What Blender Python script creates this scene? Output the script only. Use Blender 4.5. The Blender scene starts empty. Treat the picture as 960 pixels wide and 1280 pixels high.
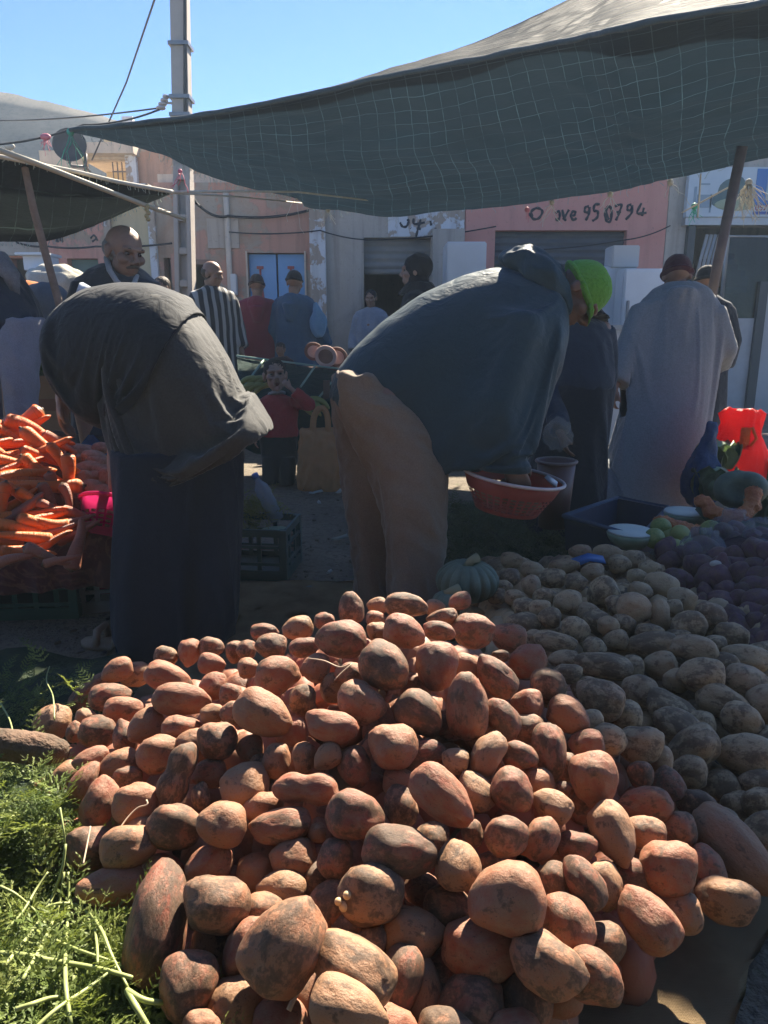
import bpy, bmesh, math, random
import numpy as np
from mathutils import Vector, Matrix, noise, Euler
R = math.radians
rnd = random.Random(7)
sc = bpy.context.scene
COL = sc.collection

# ---------------------------------------------------------------- camera
CAM = Vector((0, 0, 1.12)); PITCH = R(14.0); FPX = 924.0
cd = bpy.data.cameras.new('camera'); cam = bpy.data.objects.new('camera', cd); COL.objects.link(cam)
cd.sensor_fit = 'VERTICAL'; cd.sensor_height = 36; cd.lens = FPX * 36 / 1280
cd.clip_start = .02; cd.clip_end = 6000
cam.location = CAM; cam.rotation_euler = (R(90) - PITCH, 0, 0)
sc.camera = cam

# ---------------------------------------------------------------- light
SUN_EL, SUN_AZ = R(42.0), R(20.0)       # azimuth to the right of straight ahead
sc.world = bpy.data.worlds.new('World'); sc.world.use_nodes = True
wt = sc.world.node_tree; wt.nodes.clear()
sky = wt.nodes.new('ShaderNodeTexSky'); sky.sky_type = 'NISHITA'; sky.sun_disc = False
sky.sun_elevation = SUN_EL; sky.sun_rotation = SUN_AZ
sky.altitude = 0; sky.air_density = .7; sky.dust_density = 0; sky.ozone_density = 10
bg = wt.nodes.new('ShaderNodeBackground'); bg.inputs[1].default_value = .055
wo = wt.nodes.new('ShaderNodeOutputWorld')
wt.links.new(sky.outputs[0], bg.inputs[0]); wt.links.new(bg.outputs[0], wo.inputs[0])
sl = bpy.data.lights.new('sun', 'SUN'); sl.energy = 5.0; sl.angle = R(.53); sl.color = (1, .90, .74)
so = bpy.data.objects.new('sun', sl); COL.objects.link(so)
sdir = Vector((math.sin(SUN_AZ) * math.cos(SUN_EL), math.cos(SUN_AZ) * math.cos(SUN_EL), math.sin(SUN_EL)))
so.rotation_euler = sdir.to_track_quat('Z', 'Y').to_euler(); so.location = sdir * 30
vs = sc.view_settings
sc.display_settings.display_device = 'sRGB'
vs.view_transform = 'Standard'; vs.look = 'None'; vs.gamma = 1; vs.use_curve_mapping = False
vs.exposure = 2.05
cy = sc.cycles
cy.use_denoising = True; cy.max_bounces = 6; cy.diffuse_bounces = 3; cy.glossy_bounces = 2
cy.transmission_bounces = 4; cy.transparent_max_bounces = 8; cy.volume_bounces = 0
cy.caustics_reflective = False; cy.caustics_refractive = False

# ---------------------------------------------------------------- photo geometry -> world points
_f = Vector((0, math.cos(PITCH), -math.sin(PITCH))); _u = Vector((0, math.sin(PITCH), math.cos(PITCH)))
def ray(px, py): return Vector(((px - 480) / FPX, 0, 0)) + _u * ((640 - py) / FPX) + _f
def D(px, py, d): return CAM + ray(px, py) * d                      # at a camera depth
def W(px, py, Y):                                                   # on the vertical plane y = Y
    r = ray(px, py); return CAM + r * (Y / r.y)
def G(px, py, Z=0.):                                                # on the level plane z = Z
    r = ray(px, py); return CAM + r * ((Z - CAM.z) / r.z)

# ---------------------------------------------------------------- objects
def tag(o, label, cat, group=None, kind=None):
    o['label'] = label; o['category'] = cat
    if group: o['group'] = group
    if kind: o['kind'] = kind
    return o
def thing(name, label, cat, loc=(0, 0, 0), rz=0., group=None):
    o = bpy.data.objects.new(name, None); COL.objects.link(o); o.empty_display_size = .05
    o.location = loc; o.rotation_euler = (0, 0, rz)
    o['_loc'] = 1
    del o['_loc']
    return tag(o, label, cat, group)
def link(name, me, m=None, parent=None, world=True):
    """one mesh object; world=True: the mesh is in world coordinates and moves into its parent's frame"""
    o = bpy.data.objects.new(name, me); COL.objects.link(o)
    if m is not None:
        for q in (m if isinstance(m, (list, tuple)) else [m]): me.materials.append(q)
    if parent is not None:
        o.parent = parent
        if world:
            p, M = parent, Matrix.Identity(4)
            while p is not None: M = p.matrix_basis @ M; p = p.parent
            me.transform(M.inverted())
    return o
def setk(o, kind): o['kind'] = kind; return o

class MB:
    """collects shapes into one mesh"""
    def __init__(s): s.bm = bmesh.new(); s.mi = 0
    def face(s, vs):
        try:
            f = s.bm.faces.new(vs); f.material_index = s.mi; return f
        except ValueError: return None
    def quad(s, *pts): return s.face([s.bm.verts.new(p) for p in pts])
    def loft(s, secs, cap=True, closed=True):
        rows = [[s.bm.verts.new(p) for p in q] for q in secs]; n = len(rows[0])
        for a, b in zip(rows, rows[1:]):
            for i in range(n if closed else n - 1):
                j = (i + 1) % n; s.face((a[i], a[j], b[j], b[i]))
        if cap and closed:
            s.face(list(reversed(rows[0]))); s.face(rows[-1])
        return rows
    def tube(s, pts, rad, seg=10, cap=True, flat=None):
        """rad: number or list; flat=(normal, factor) squashes the section along a direction"""
        pts = [Vector(p) for p in pts]
        if not isinstance(rad, (list, tuple)): rad = [rad] * len(pts)
        secs = []; up = None
        for i, p in enumerate(pts):
            t = (pts[min(i + 1, len(pts) - 1)] - pts[max(i - 1, 0)])
            t = t.normalized() if t.length > 1e-9 else Vector((0, 0, 1))
            if up is None: up = t.orthogonal().normalized()
            up = up - t * up.dot(t)
            up = up.normalized() if up.length > 1e-6 else t.orthogonal().normalized()
            sd = t.cross(up); q = []
            for k in range(seg):
                a = 2 * math.pi * k / seg; v = up * math.cos(a) + sd * math.sin(a)
                if flat: v = v - flat[0] * v.dot(flat[0]) * (1 - flat[1])
                q.append(p + v * rad[i])
            secs.append(q)
        s.loft(secs, cap); return s
    def ell(s, c, r, M=None, sub=3):
        if not isinstance(r, (list, tuple, Vector)): r = (r, r, r)
        T = Matrix.Translation(Vector(c)) @ Matrix.Diagonal((*r, 1))
        if M is not None: T = M @ T
        q = bmesh.ops.create_icosphere(s.bm, subdivisions=sub, radius=1, matrix=T)
        for v in q['verts']:
            for f in v.link_faces: f.material_index = s.mi
        return s
    def box(s, c, d, M=None, rz=0.):
        T = Matrix.Translation(Vector(c)) @ Matrix.Rotation(rz, 4, 'Z') @ Matrix.Diagonal((*d, 1))
        if M is not None: T = M @ T
        q = bmesh.ops.create_cube(s.bm, size=1, matrix=T)
        for v in q['verts']:
            for f in v.link_faces: f.material_index = s.mi
        return s
    def cyl(s, c, r, h, seg=20, r2=None, M=None):
        T = Matrix.Translation(Vector(c))
        if M is not None: T = M @ T
        bmesh.ops.create_cone(s.bm, cap_ends=True, segments=seg, radius1=r, radius2=r if r2 is None else r2, depth=h, matrix=T)
        return s
    def lathe(s, prof, c=(0, 0, 0), seg=24, M=None):
        secs = []
        for r, z in prof:
            q = []
            for k in range(seg):
                a = 2 * math.pi * k / seg; p = Vector((c[0] + r * math.cos(a), c[1] + r * math.sin(a), c[2] + z))
                q.append(M @ p if M is not None else p)
            secs.append(q)
        s.loft(secs, True); return s
    def mesh(s, name, smooth=True, bevel=0., seg=2):
        bmesh.ops.recalc_face_normals(s.bm, faces=s.bm.faces[:])
        if bevel:
            bmesh.ops.bevel(s.bm, geom=s.bm.edges[:] , offset=bevel, segments=seg, affect='EDGES', clamp_overlap=True)
        me = bpy.data.meshes.new(name); s.bm.to_mesh(me); s.bm.free()
        if smooth: me.polygons.foreach_set('use_smooth', [True] * len(me.polygons))
        me.update(); return me

def fuse(mb, name, voxel=.012, smooth=4):
    """grow overlapping closed shapes into one continuous skin"""
    me = mb.mesh(name + '_raw')
    o = bpy.data.objects.new('tmp', me); COL.objects.link(o)
    m = o.modifiers.new('r', 'REMESH'); m.mode = 'VOXEL'; m.voxel_size = voxel; m.use_smooth_shade = True
    if smooth:
        q = o.modifiers.new('s', 'SMOOTH'); q.factor = .5; q.iterations = smooth
    dg = bpy.context.evaluated_depsgraph_get(); dg.update()
    out = bpy.data.meshes.new_from_object(o.evaluated_get(dg)); out.name = name
    bpy.data.objects.remove(o); bpy.data.meshes.remove(me)
    out.polygons.foreach_set('use_smooth', [True] * len(out.polygons))
    return out
def coords(me):
    a = np.empty(len(me.vertices) * 3); me.vertices.foreach_get('co', a); return a.reshape(-1, 3)
def normals(me):
    a = np.empty(len(me.vertices) * 3); me.vertices.foreach_get('normal', a); return a.reshape(-1, 3)
def setco(me, a): me.vertices.foreach_set('co', np.ascontiguousarray(a).ravel()); me.update()
def vnoise(P, seed=0):
    o = seed * 13.7
    return np.array([noise.noise((p[0] + o, p[1] - o, p[2] + 2 * o)) for p in P])
def folds(me, axis=(0, 0, 1), amp=.012, freq=9., stretch=.15, seed=0, fine=.35, where=None):
    """drape creases that run along an axis: ridged noise drawn out along it"""
    P = coords(me); N = normals(me); ax = np.array(Vector(axis).normalized())
    al = P @ ax; Q = P - np.outer(al, ax) * (1 - stretch)
    n1 = vnoise(Q * freq, seed); n2 = vnoise(Q * freq * 2.3, seed + 5)
    d = (1 - 2 * np.abs(n1)) * .7 - .25 + fine * n2
    w = np.ones(len(P)) if where is None else np.array([where(p) for p in P])
    setco(me, P + N * (d * amp * w)[:, None]); return me
def dent(me, items):
    """gaussian pushes: (centre, radius, vector)"""
    P = coords(me)
    for c, r, v in items:
        w = np.exp(-((P - np.array(c)) ** 2).sum(1) / (r * r)); P = P + w[:, None] * np.array(v)
    setco(me, P); return me
def cuthole(me, fn):
    """drop the faces whose centre satisfies fn"""
    bm = bmesh.new(); bm.from_mesh(me)
    bmesh.ops.delete(bm, geom=[f for f in bm.faces if fn(f.calc_center_median())], context='FACES')
    bm.to_mesh(me); bm.free(); return me

# ---------------------------------------------------------------- materials
class NT:
    def __init__(s, name):
        s.m = bpy.data.materials.new(name); s.m.use_nodes = True; s.t = s.m.node_tree; s.t.nodes.clear()
        s.out = s.n('OutputMaterial'); s.co = s.n('TexCoord')
    def n(s, kind, **kw):
        q = s.t.nodes.new('ShaderNode' + kind)
        for k, v in kw.items(): setattr(q, k, v)
        return q
    def set(s, node, **kw):
        for k, v in kw.items():
            i = node.inputs[int(k[1:])] if k[0] == 'i' and k[1:].isdigit() else node.inputs[k.replace('_', ' ')]
            if hasattr(v, 'is_output'): s.t.links.new(v, i)
            else: i.default_value = v
        return node
    def noise(s, scale, detail=4, rough=.6, vec=None, dist=0.):
        q = s.set(s.n('TexNoise'), Scale=scale, Detail=detail, Roughness=rough, Distortion=dist)
        s.t.links.new(vec if vec is not None else s.co.outputs['Object'], q.inputs['Vector']); return q.outputs['Fac']
    def ramp(s, fac, stops, interp='LINEAR'):
        q = s.n('ValToRGB'); q.color_ramp.interpolation = interp; e = q.color_ramp.elements
        while len(e) < len(stops): e.new(.5)
        for k, (p, c) in zip(e, stops):
            k.position = p; k.color = (*c, 1) if not isinstance(c, (int, float)) else (c, c, c, 1)
        s.t.links.new(fac, q.inputs[0]); return q.outputs[0]
    def mix(s, fac, a, b, mode='MIX'):
        q = s.n('MixRGB', blend_type=mode)
        for i, v in ((0, fac), (1, a), (2, b)):
            if hasattr(v, 'is_output'): s.t.links.new(v, q.inputs[i])
            else: q.inputs[i].default_value = v if i == 0 else (*v, 1)
        return q.outputs[0]
    def math(s, op, a, b=0.):
        q = s.n('Math', operation=op)
        for i, v in ((0, a), (1, b)):
            if hasattr(v, 'is_output'): s.t.links.new(v, q.inputs[i])
            else: q.inputs[i].default_value = v
        return q.outputs[0]
    def bump(s, h, strength=.4, dist=.01, normal=None):
        q = s.set(s.n('Bump'), Strength=strength, Distance=dist, Height=h)
        if normal is not None: s.t.links.new(normal, q.inputs['Normal'])
        return q.outputs[0]
    def pbsdf(s, color, rough=.8, normal=None, spec=.3, metal=0., trans=0., alpha=None, sheen=0., coat=0.):
        b = s.set(s.n('BsdfPrincipled'), Roughness=rough, Metallic=metal)
        s.set(b, **{'Specular_IOR_Level': spec, 'Transmission_Weight': trans, 'Sheen_Weight': sheen, 'Coat_Weight': coat})
        if hasattr(color, 'is_output'): s.t.links.new(color, b.inputs['Base Color'])
        else: b.inputs['Base Color'].default_value = (*color, 1)
        if normal is not None: s.t.links.new(normal, b.inputs['Normal'])
        if alpha is not None: s.set(b, Alpha=alpha)
        return b.outputs[0]
    def done(s, shader): s.t.links.new(shader, s.out.inputs[0]); return s.m

def mat(name, c, c2=None, scale=6., rough=.8, bump=0., bscale=60., spec=.3, metal=0., det=5, spread=(.35, .65), sheen=0., coat=0.):
    """base colour with a second tone worked in, and a fine relief"""
    t = NT(name)
    col = c if c2 is None else t.ramp(t.noise(scale, det), [(spread[0], c), (spread[1], c2)])
    nrm = t.bump(t.noise(bscale, 3), bump, .01) if bump else None
    return t.done(t.pbsdf(col, rough, nrm, spec, metal, sheen=sheen, coat=coat))
def cloth(name, c, c2=None, scale=3., weave=500., rough=.9, bump=.25, wrinkle=.35, wscale=14., sheen=.15, trans=0.):
    t = NT(name)
    c2 = c2 or tuple(x * .72 for x in c)
    col = t.ramp(t.noise(scale, 5), [(.3, c2), (.7, c)])
    col = t.mix(.35, col, t.ramp(t.noise(weave * .4, 2), [(.35, tuple(x * .7 for x in c)), (.65, tuple(min(1, x * 1.25) for x in c))]))
    nr = t.bump(t.noise(weave, 2), bump, .002)
    nr = t.bump(t.noise(wscale, 4, .55, dist=.8), wrinkle, .03, nr)
    sh = t.pbsdf(col, rough, nr, .2, sheen=sheen)
    if trans:
        tr = t.n('BsdfTranslucent'); t.t.links.new(col, tr.inputs[0]); t.t.links.new(nr, tr.inputs[1])
        mx = t.n('MixShader'); mx.inputs[0].default_value = trans
        t.t.links.new(sh, mx.inputs[1]); t.t.links.new(tr.outputs[0], mx.inputs[2]); sh = mx.outputs[0]
    return t.done(sh)
def film(name, c, clear=.5, rough=.15, trans=.4):
    """thin creased plastic bag: part see-through, part glowing with the light behind it"""
    t = NT(name)
    nr = t.bump(t.noise(22, 5, .7, dist=1.5), .9, .03)
    sh = t.pbsdf(c, rough, nr, .6)
    tr = t.n('BsdfTranslucent'); tr.inputs[0].default_value = (*c, 1); t.t.links.new(nr, tr.inputs[1])
    m1 = t.n('MixShader'); m1.inputs[0].default_value = trans
    t.t.links.new(sh, m1.inputs[1]); t.t.links.new(tr.outputs[0], m1.inputs[2])
    tp = t.n('BsdfTransparent'); m2 = t.n('MixShader'); m2.inputs[0].default_value = clear
    t.t.links.new(m1.outputs[0], m2.inputs[1]); t.t.links.new(tp.outputs[0], m2.inputs[2])
    return t.done(m2.outputs[0])

def drape(me, body, frames=20, pin=None, bend=.35, tens=14., shrink=-.03, mass=.25, gap=.006, solid=.005, smooth=2):
    """let a garment settle over a body under gravity and keep the settled, creased shape"""
    sc.frame_start = 1; sc.frame_end = frames + 2; sc.frame_set(1)
    b = bpy.data.objects.new('collider', body); COL.objects.link(b); b.modifiers.new('c', 'COLLISION'); b.collision.thickness_outer = .006; b.collision.cloth_friction = 12
    o = bpy.data.objects.new('garment', me); COL.objects.link(o); m = o.modifiers.new('cloth', 'CLOTH'); s = m.settings
    s.quality = 6; s.mass = mass; s.tension_stiffness = tens; s.compression_stiffness = tens; s.shear_stiffness = tens * .5; s.bending_stiffness = bend
    s.air_damping = 2.; s.tension_damping = 8; s.shear_damping = 8; s.bending_damping = 1.; s.shrink_min = shrink
    if pin is not None:
        g = o.vertex_groups.new(name='pin')
        for v in me.vertices:
            w = pin(v.co)
            if w > 0: g.add([v.index], w, 'REPLACE')
        s.vertex_group_mass = 'pin'; s.pin_stiffness = 1.
    m.collision_settings.distance_min = gap; m.collision_settings.collision_quality = 2; m.collision_settings.use_self_collision = False
    m.point_cache.frame_start = 1; m.point_cache.frame_end = frames + 2
    for f in range(1, frames + 1): sc.frame_set(f)
    dg = bpy.context.evaluated_depsgraph_get(); out = bpy.data.meshes.new_from_object(o.evaluated_get(dg))
    bpy.data.objects.remove(o); bpy.data.objects.remove(b); sc.frame_set(1)
    bm = bmesh.new(); bm.from_mesh(out)
    bad = [v for v in bm.verts if any(e.calc_length() > .09 for e in v.link_edges)]
    if bad: bmesh.ops.delete(bm, geom=bad, context='VERTS')
    bmesh.ops.delete(bm, geom=[v for v in bm.verts if not v.link_faces], context='VERTS')
    for _ in range(smooth): bmesh.ops.smooth_vert(bm, verts=bm.verts, factor=.3, use_axis_x=True, use_axis_y=True, use_axis_z=True)
    # a turned hem along every open edge, then the thickness of the cloth
    bm.to_mesh(out); bm.free()
    if solid:
        o = bpy.data.objects.new('garment', out); COL.objects.link(o); q = o.modifiers.new('s', 'SOLIDIFY'); q.thickness = solid; q.offset = -1; q.use_even_offset = False
        dg = bpy.context.evaluated_depsgraph_get(); dg.update(); new = bpy.data.meshes.new_from_object(o.evaluated_get(dg)); bpy.data.objects.remove(o); bpy.data.meshes.remove(out); out = new
    out.polygons.foreach_set('use_smooth', [True] * len(out.polygons)); return out
def cut(me, p, n, where=None):
    """cut a garment open along a plane, dropping the side n points to"""
    bm = bmesh.new(); bm.from_mesh(me)
    fs = [f for f in bm.faces if where is None or where(f.calc_center_median())]
    g = list({v for f in fs for v in f.verts}) + list({e for f in fs for e in f.edges}) + fs
    bmesh.ops.bisect_plane(bm, geom=g, dist=1e-5, plane_co=Vector(p), plane_no=Vector(n), clear_outer=True)
    bmesh.ops.remove_doubles(bm, verts=bm.verts[:], dist=.0035)
    bmesh.ops.delete(bm, geom=[v for v in bm.verts if not v.link_faces], context='VERTS')
    bmesh.ops.delete(bm, geom=[e for e in bm.edges if not e.link_faces], context='EDGES')
    bm.to_mesh(me); bm.free(); return me
def largest(me):
    """keep only the largest connected piece"""
    bm = bmesh.new(); bm.from_mesh(me); seen = set(); best = []
    for v in bm.verts:
        if v in seen: continue
        st, comp = [v], [v]; seen.add(v)
        while st:
            for e in st.pop().link_edges:
                for w in e.verts:
                    if w not in seen: seen.add(w); comp.append(w); st.append(w)
        if len(comp) > len(best): best = comp
    keep = set(best); bmesh.ops.delete(bm, geom=[v for v in bm.verts if v not in keep], context='VERTS')
    bm.to_mesh(me); bm.free(); return me
# ================================================================ SETTING
# ---- ground: one sheet to the horizon, packed dark earth with grit and scraps trodden in
def ground_mat():
    t = NT('packed_earth')
    a = t.noise(1.3, 6); b = t.noise(30, 4, .7)
    col = t.ramp(a, [(.3, (.13, .105, .078)), (.55, (.20, .165, .122)), (.75, (.27, .225, .165))])
    col = t.mix(t.ramp(b, [(.5, 0.), (.62, .6)]), col, (.08, .066, .05))
    col = t.mix(t.ramp(t.noise(55, 2), [(.68, 0.), (.72, .8)]), col, (.26, .23, .19))
    col = t.mix(t.ramp(t.noise(16, 3), [(.62, 0.), (.68, .5)]), col, (.10, .11, .05))
    h = t.math('ADD', t.math('MULTIPLY', t.noise(7, 5), 1.5), t.noise(60, 4))
    return t.done(t.pbsdf(col, .92, t.bump(h, .7, .03), .25))
g = MB(); xs = [-3000, -400, -60, -14] + [-6 + .25 * i for i in range(49)] + [14, 60, 400, 3000]
ys = [-60, -8] + [-.5 + .25 * i for i in range(52)] + [20, 60, 300, 3000]
rows = [[g.bm.verts.new((x, y, .018 * noise.noise((x * 1.7, y * 1.7, 0)) if abs(x) < 7 and 0 < y < 12 else -.02)) for x in xs] for y in ys]
for a, b in zip(rows, rows[1:]):
    for i in range(len(xs) - 1): g.face((a[i], a[i + 1], b[i + 1], b[i]))
setk(link('ground', g.mesh('ground'), ground_mat()), 'structure')

# ---- the mountain beyond the roofs
def mountain():
    Y0 = 34.; K = Y0 / 640; prof = [(-420, 150), (-250, 118), (-120, 98), (-40, 106), (0, 115), (60, 127), (120, 143), (175, 157), (260, 178), (420, 205), (700, 250), (1200, 330)]
    mb = MB(); rows = []
    for k in range(25):
        f = k / 24; row = []
        for i in range(140):
            px = -420 + i * 1620 / 139
            for (xa, ya), (xb, yb) in zip(prof, prof[1:]):
                if xa <= px <= xb: py = ya + (yb - ya) * (px - xa) / (xb - xa)
            top = W(px, py, Y0)
            y = Y0 - 14 + 14 * f; z = top.z * f ** 1.25
            p = Vector((top.x, y, z))
            n_ = noise.fractal(Vector((p.x * .012 / K, p.y * .012 / K, 1)), 1, 2, 6)
            p.z += n_ * 11 * K * (f * (1 - f) * 4) + noise.fractal(Vector((p.x * .05 / K, p.y * .05 / K, 3)), 1, 2, 4) * 1.6 * K * f
            row.append(mb.bm.verts.new(p))
        rows.append(row)
    back = [mb.bm.verts.new((v.co.x, Y0 + 8, -2)) for v in rows[-1]]
    rows.append(back)
    for a, b in zip(rows, rows[1:]):
        for i in range(len(a) - 1): mb.face((a[i], a[i + 1], b[i + 1], b[i]))
    return mb.mesh('mountain')
t = NT('mountain_scrub')
col = t.ramp(t.noise(.6, 8, .7), [(.3, (.04, .038, .036)), (.5, (.06, .055, .05)), (.7, (.085, .075, .068))])
col = t.mix(t.ramp(t.noise(5.5, 3, .8), [(.5, 0.), (.62, .6)]), col, (.022, .026, .02))
setk(link('mountain', mountain(), t.done(t.pbsdf(col, .95))), 'structure')

# ---- added haze volume: stands in for lens veil, also hazes the mountain
HAZE = .0030
mb = MB(); mb.box((0, 20, 5.5), (110, 54, 13.4)); o = link('haze', mb.mesh('haze', False)); setk(o, 'stuff')
t = NT('veil_haze'); pv = t.set(t.n('VolumePrincipled'), Density=HAZE, Anisotropy=.3); pv.inputs['Color'].default_value = (.62, .80, 1, 1); t.t.links.new(pv.outputs[0], t.out.inputs[1]); o.data.materials.append(t.m); t.m.cycles.homogeneous_volume = True

# ---- street front ------------------------------------------------------------
YF = 10.0
def plaster(name, tones, scale=1.1, peel=None, under=None, bump=.35, streak=.35):
    """limewashed wall: blotched coats of paint, peeled patches with the render showing, rain streaks"""
    t = NT(name)
    n1 = t.noise(scale, 7, .65, dist=.6)
    tones = [tuple(min(.62, x * 1.55 * w) for x, w in zip(c, (1.08, .97, .84))) for c in tones]; under = under and tuple(x * 1.4 * w for x, w in zip(under, (1.08, .97, .84)))
    k = len(tones); col = t.ramp(n1, [(.25 + .5 * i / max(1, k - 1), c) for i, c in enumerate(tones)])
    h = t.noise(9, 6, .7)
    if peel:
        fac = t.ramp(t.noise(peel, 8, .62, dist=.3), [(.50, 0.), (.525, 1.)])
        col = t.mix(fac, col, under); h = t.math('SUBTRACT', h, t.math('MULTIPLY', fac, .8))
    mp = t.set(t.n('Mapping'), Scale=(5, 5, .35)); t.t.links.new(t.co.outputs['Object'], mp.inputs[0])
    col = t.mix(t.ramp(t.noise(1.6, 5, .6, vec=mp.outputs[0]), [(.5, 0.), (.72, streak)]), col, (.10, .085, .075))
    col = t.mix(t.ramp(t.noise(22, 4, .7), [(.6, 0.), (.7, .35)]), col, (.09, .08, .07))
    return t.done(t.pbsdf(col, .92, t.bump(h, bump, .03), .2))
PINK = (.42, .20, .175); PINK2 = (.36, .165, .15); GREY = (.24, .225, .205); DGREY = (.155, .145, .135); BROWN = (.23, .17, .135)
m_pink = plaster('pink_limewash', [(.33, .15, .135), PINK, (.46, .24, .21)], 1.2, .9, (.27, .215, .175))
m_pinkclean = plaster('pink_wall_paint', [(.40, .17, .16), (.44, .20, .185), (.40, .18, .17)], .8, None, None, .2, .15)
m_peel = plaster('peeling_render', [DGREY, GREY, BROWN, (.30, .25, .21)], 1.0, 1.15, (.34, .21, .175))
m_grey = plaster('grey_render', [(.20, .195, .19), (.27, .26, .25), (.24, .225, .21)], .9, None, None, .3, .4)
m_olive = plaster('olive_wall_paint', [(.30, .275, .19), (.34, .31, .22), (.30, .27, .20)], .9, None, None, .2, .2)
m_white = plaster('chipped_whitewash', [(.55, .53, .50), (.62, .60, .57), (.48, .46, .43)], 1.4, 2.6, (.27, .24, .215), .3)
m_conc = plaster('bare_concrete', [(.30, .275, .25), (.36, .335, .30), (.28, .25, .22)], 1.2, None, None, .3, .3)
m_dark = mat('dark_interior', (.018, .018, .02), (.03, .028, .026), 2, .95)

def wall_holes(x0, x1, z0, z1, holes, Y, th=.28):
    """a wall with real openings: front at Y, back at Y + th"""
    xs = sorted({x0, x1, *[h[0] for h in holes], *[h[1] for h in holes]})
    zs = sorted({z0, z1, *[h[2] for h in holes], *[h[3] for h in holes]})
    xs = [x for x in xs if x0 <= x <= x1]; zs = [z for z in zs if z0 <= z <= z1]
    def solid(i, j):
        if not (0 <= i < len(xs) - 1 and 0 <= j < len(zs) - 1): return False
        cx, cz = (xs[i] + xs[i + 1]) / 2, (zs[j] + zs[j + 1]) / 2
        return not any(h[0] < cx < h[1] and h[2] < cz < h[3] for h in holes)
    mb = MB()
    for i in range(len(xs) - 1):
        for j in range(len(zs) - 1):
            if not solid(i, j): continue
            a, b, c, d = xs[i], xs[i + 1], zs[j], zs[j + 1]; B = Y + th
            mb.quad((a, Y, c), (b, Y, c), (b, Y, d), (a, Y, d)); mb.quad((a, B, c), (a, B, d), (b, B, d), (b, B, c))
            if not solid(i - 1, j): mb.quad((a, Y, c), (a, Y, d), (a, B, d), (a, B, c))
            if not solid(i + 1, j): mb.quad((b, Y, c), (b, B, c), (b, B, d), (b, Y, d))
            if not solid(i, j - 1): mb.quad((a, Y, c), (a, B, c), (b, B, c), (b, Y, c))
            if not solid(i, j + 1): mb.quad((a, Y, d), (b, Y, d), (b, B, d), (a, B, d))
    bmesh.ops.remove_doubles(mb.bm, verts=mb.bm.verts[:], dist=1e-5)
    return mb
def PX(px, py=410): return W(px, py, YF).x
def PZ(py, px=480): return W(px, py, YF).z
def shell(x0, x1, z1, Y=YF, th=.28, deep=4.6):
    """side walls, back wall and flat roof behind a front"""
    e = .012; mb = MB()
    mb.box(((x0 + .12), Y + th + deep / 2 + e, z1 / 2), (.2, deep, z1 - .02)); mb.box(((x1 - .12), Y + th + deep / 2 + e, z1 / 2), (.2, deep, z1 - .02))
    mb.box(((x0 + x1) / 2, Y + th + deep + .12, z1 / 2), (x1 - x0 - .02, .2, z1 - .02))
    mb.box(((x0 + x1) / 2, Y + th + deep / 2, z1 + .06), (x1 - x0 - .01, deep + .2, .14))
    return mb.mesh('shell', False)
def building(name, label, x0, x1, z1, holes, m, roof=True):
    t_ = thing(name, label, 'building', ((x0 + x1) / 2, YF, 0))
    link('front_wall', wall_holes(x0 + .004, x1 - .004, -.05, z1, holes, YF).mesh('front_wall', False), m, t_)
    link('outer_shell', shell(x0 + .004, x1 - .004, z1), m_conc, t_)
    return t_
m_shut = mat('old_shutter_steel', (.20, .19, .175), (.27, .245, .21), 4, .6, .2, 40, .4)
m_shutd = mat('dark_shutter_steel', (.075, .085, .095), (.10, .11, .115), 3, .55, .1, 40, .4)
def shutter(parent, x0, x1, z0, z1, m, Y=YF + .12, pitch=.085):
    mb = MB(); n = max(2, int((z1 - z0) / pitch)); secs = []
    for i in range(n * 4 + 1):
        z = z0 + (z1 - z0) * i / (n * 4); y = Y + .018 * math.cos(i / 4 * 2 * math.pi)
        secs.append((z, y))
    a = [mb.bm.verts.new((x0, y, z)) for z, y in secs]; b = [mb.bm.verts.new((x1, y, z)) for z, y in secs]
    c = [mb.bm.verts.new((x0, Y + .06, z)) for z, y in secs]; d = [mb.bm.verts.new((x1, Y + .06, z)) for z, y in secs]
    for i in range(len(a) - 1):
        mb.face((a[i], b[i], b[i + 1], a[i + 1])); mb.face((c[i], c[i + 1], d[i + 1], d[i]))
    mb.box(((x0 + x1) / 2, Y, z0 - .03), (x1 - x0, .05, .06))
    return link('roller_shutter', mb.mesh('roller_shutter'), m, parent)
def strokes(name, lines, m, parent, Y, rad=.012, to=None):
    """brush lettering: flat strokes 4 mm proud of the wall, given in photo pixels on the wall plane"""
    mb = MB()
    for ln in lines:
        pts = [W(px, py, Y) for px, py in ln]
        sm = []
        for i in range(len(pts) - 1):
            p0, p1, p2, p3 = pts[max(i - 1, 0)], pts[i], pts[i + 1], pts[min(i + 2, len(pts) - 1)]
            for k in range(5):
                u = k / 5; sm.append(.5 * ((2 * p1) + (p2 - p0) * u + (2 * p0 - 5 * p1 + 4 * p2 - p3) * u * u + (3 * p1 - p0 - 3 * p2 + p3) * u ** 3))
        sm.append(pts[-1]); rr = [rad * (.75 + .5 * abs(math.sin(i * .7 + len(ln)))) for i in range(len(sm))]
        mb.tube(sm, rr, 6, True, (Vector((0, 1, 0)), .18))
    return link(name, mb.mesh(name), m, parent)
m_ink = mat('black_wall_paint', (.03, .035, .04), (.06, .06, .065), 20, .8)

XL, XA, XB, XC, XD, XE, XF, XG, XH = -9.5, PX(143), PX(204), PX(394), PX(545), PX(578), PX(822), PX(838), 8.5
ZLOW = 3.35; ZHIGH = 4.2
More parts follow.
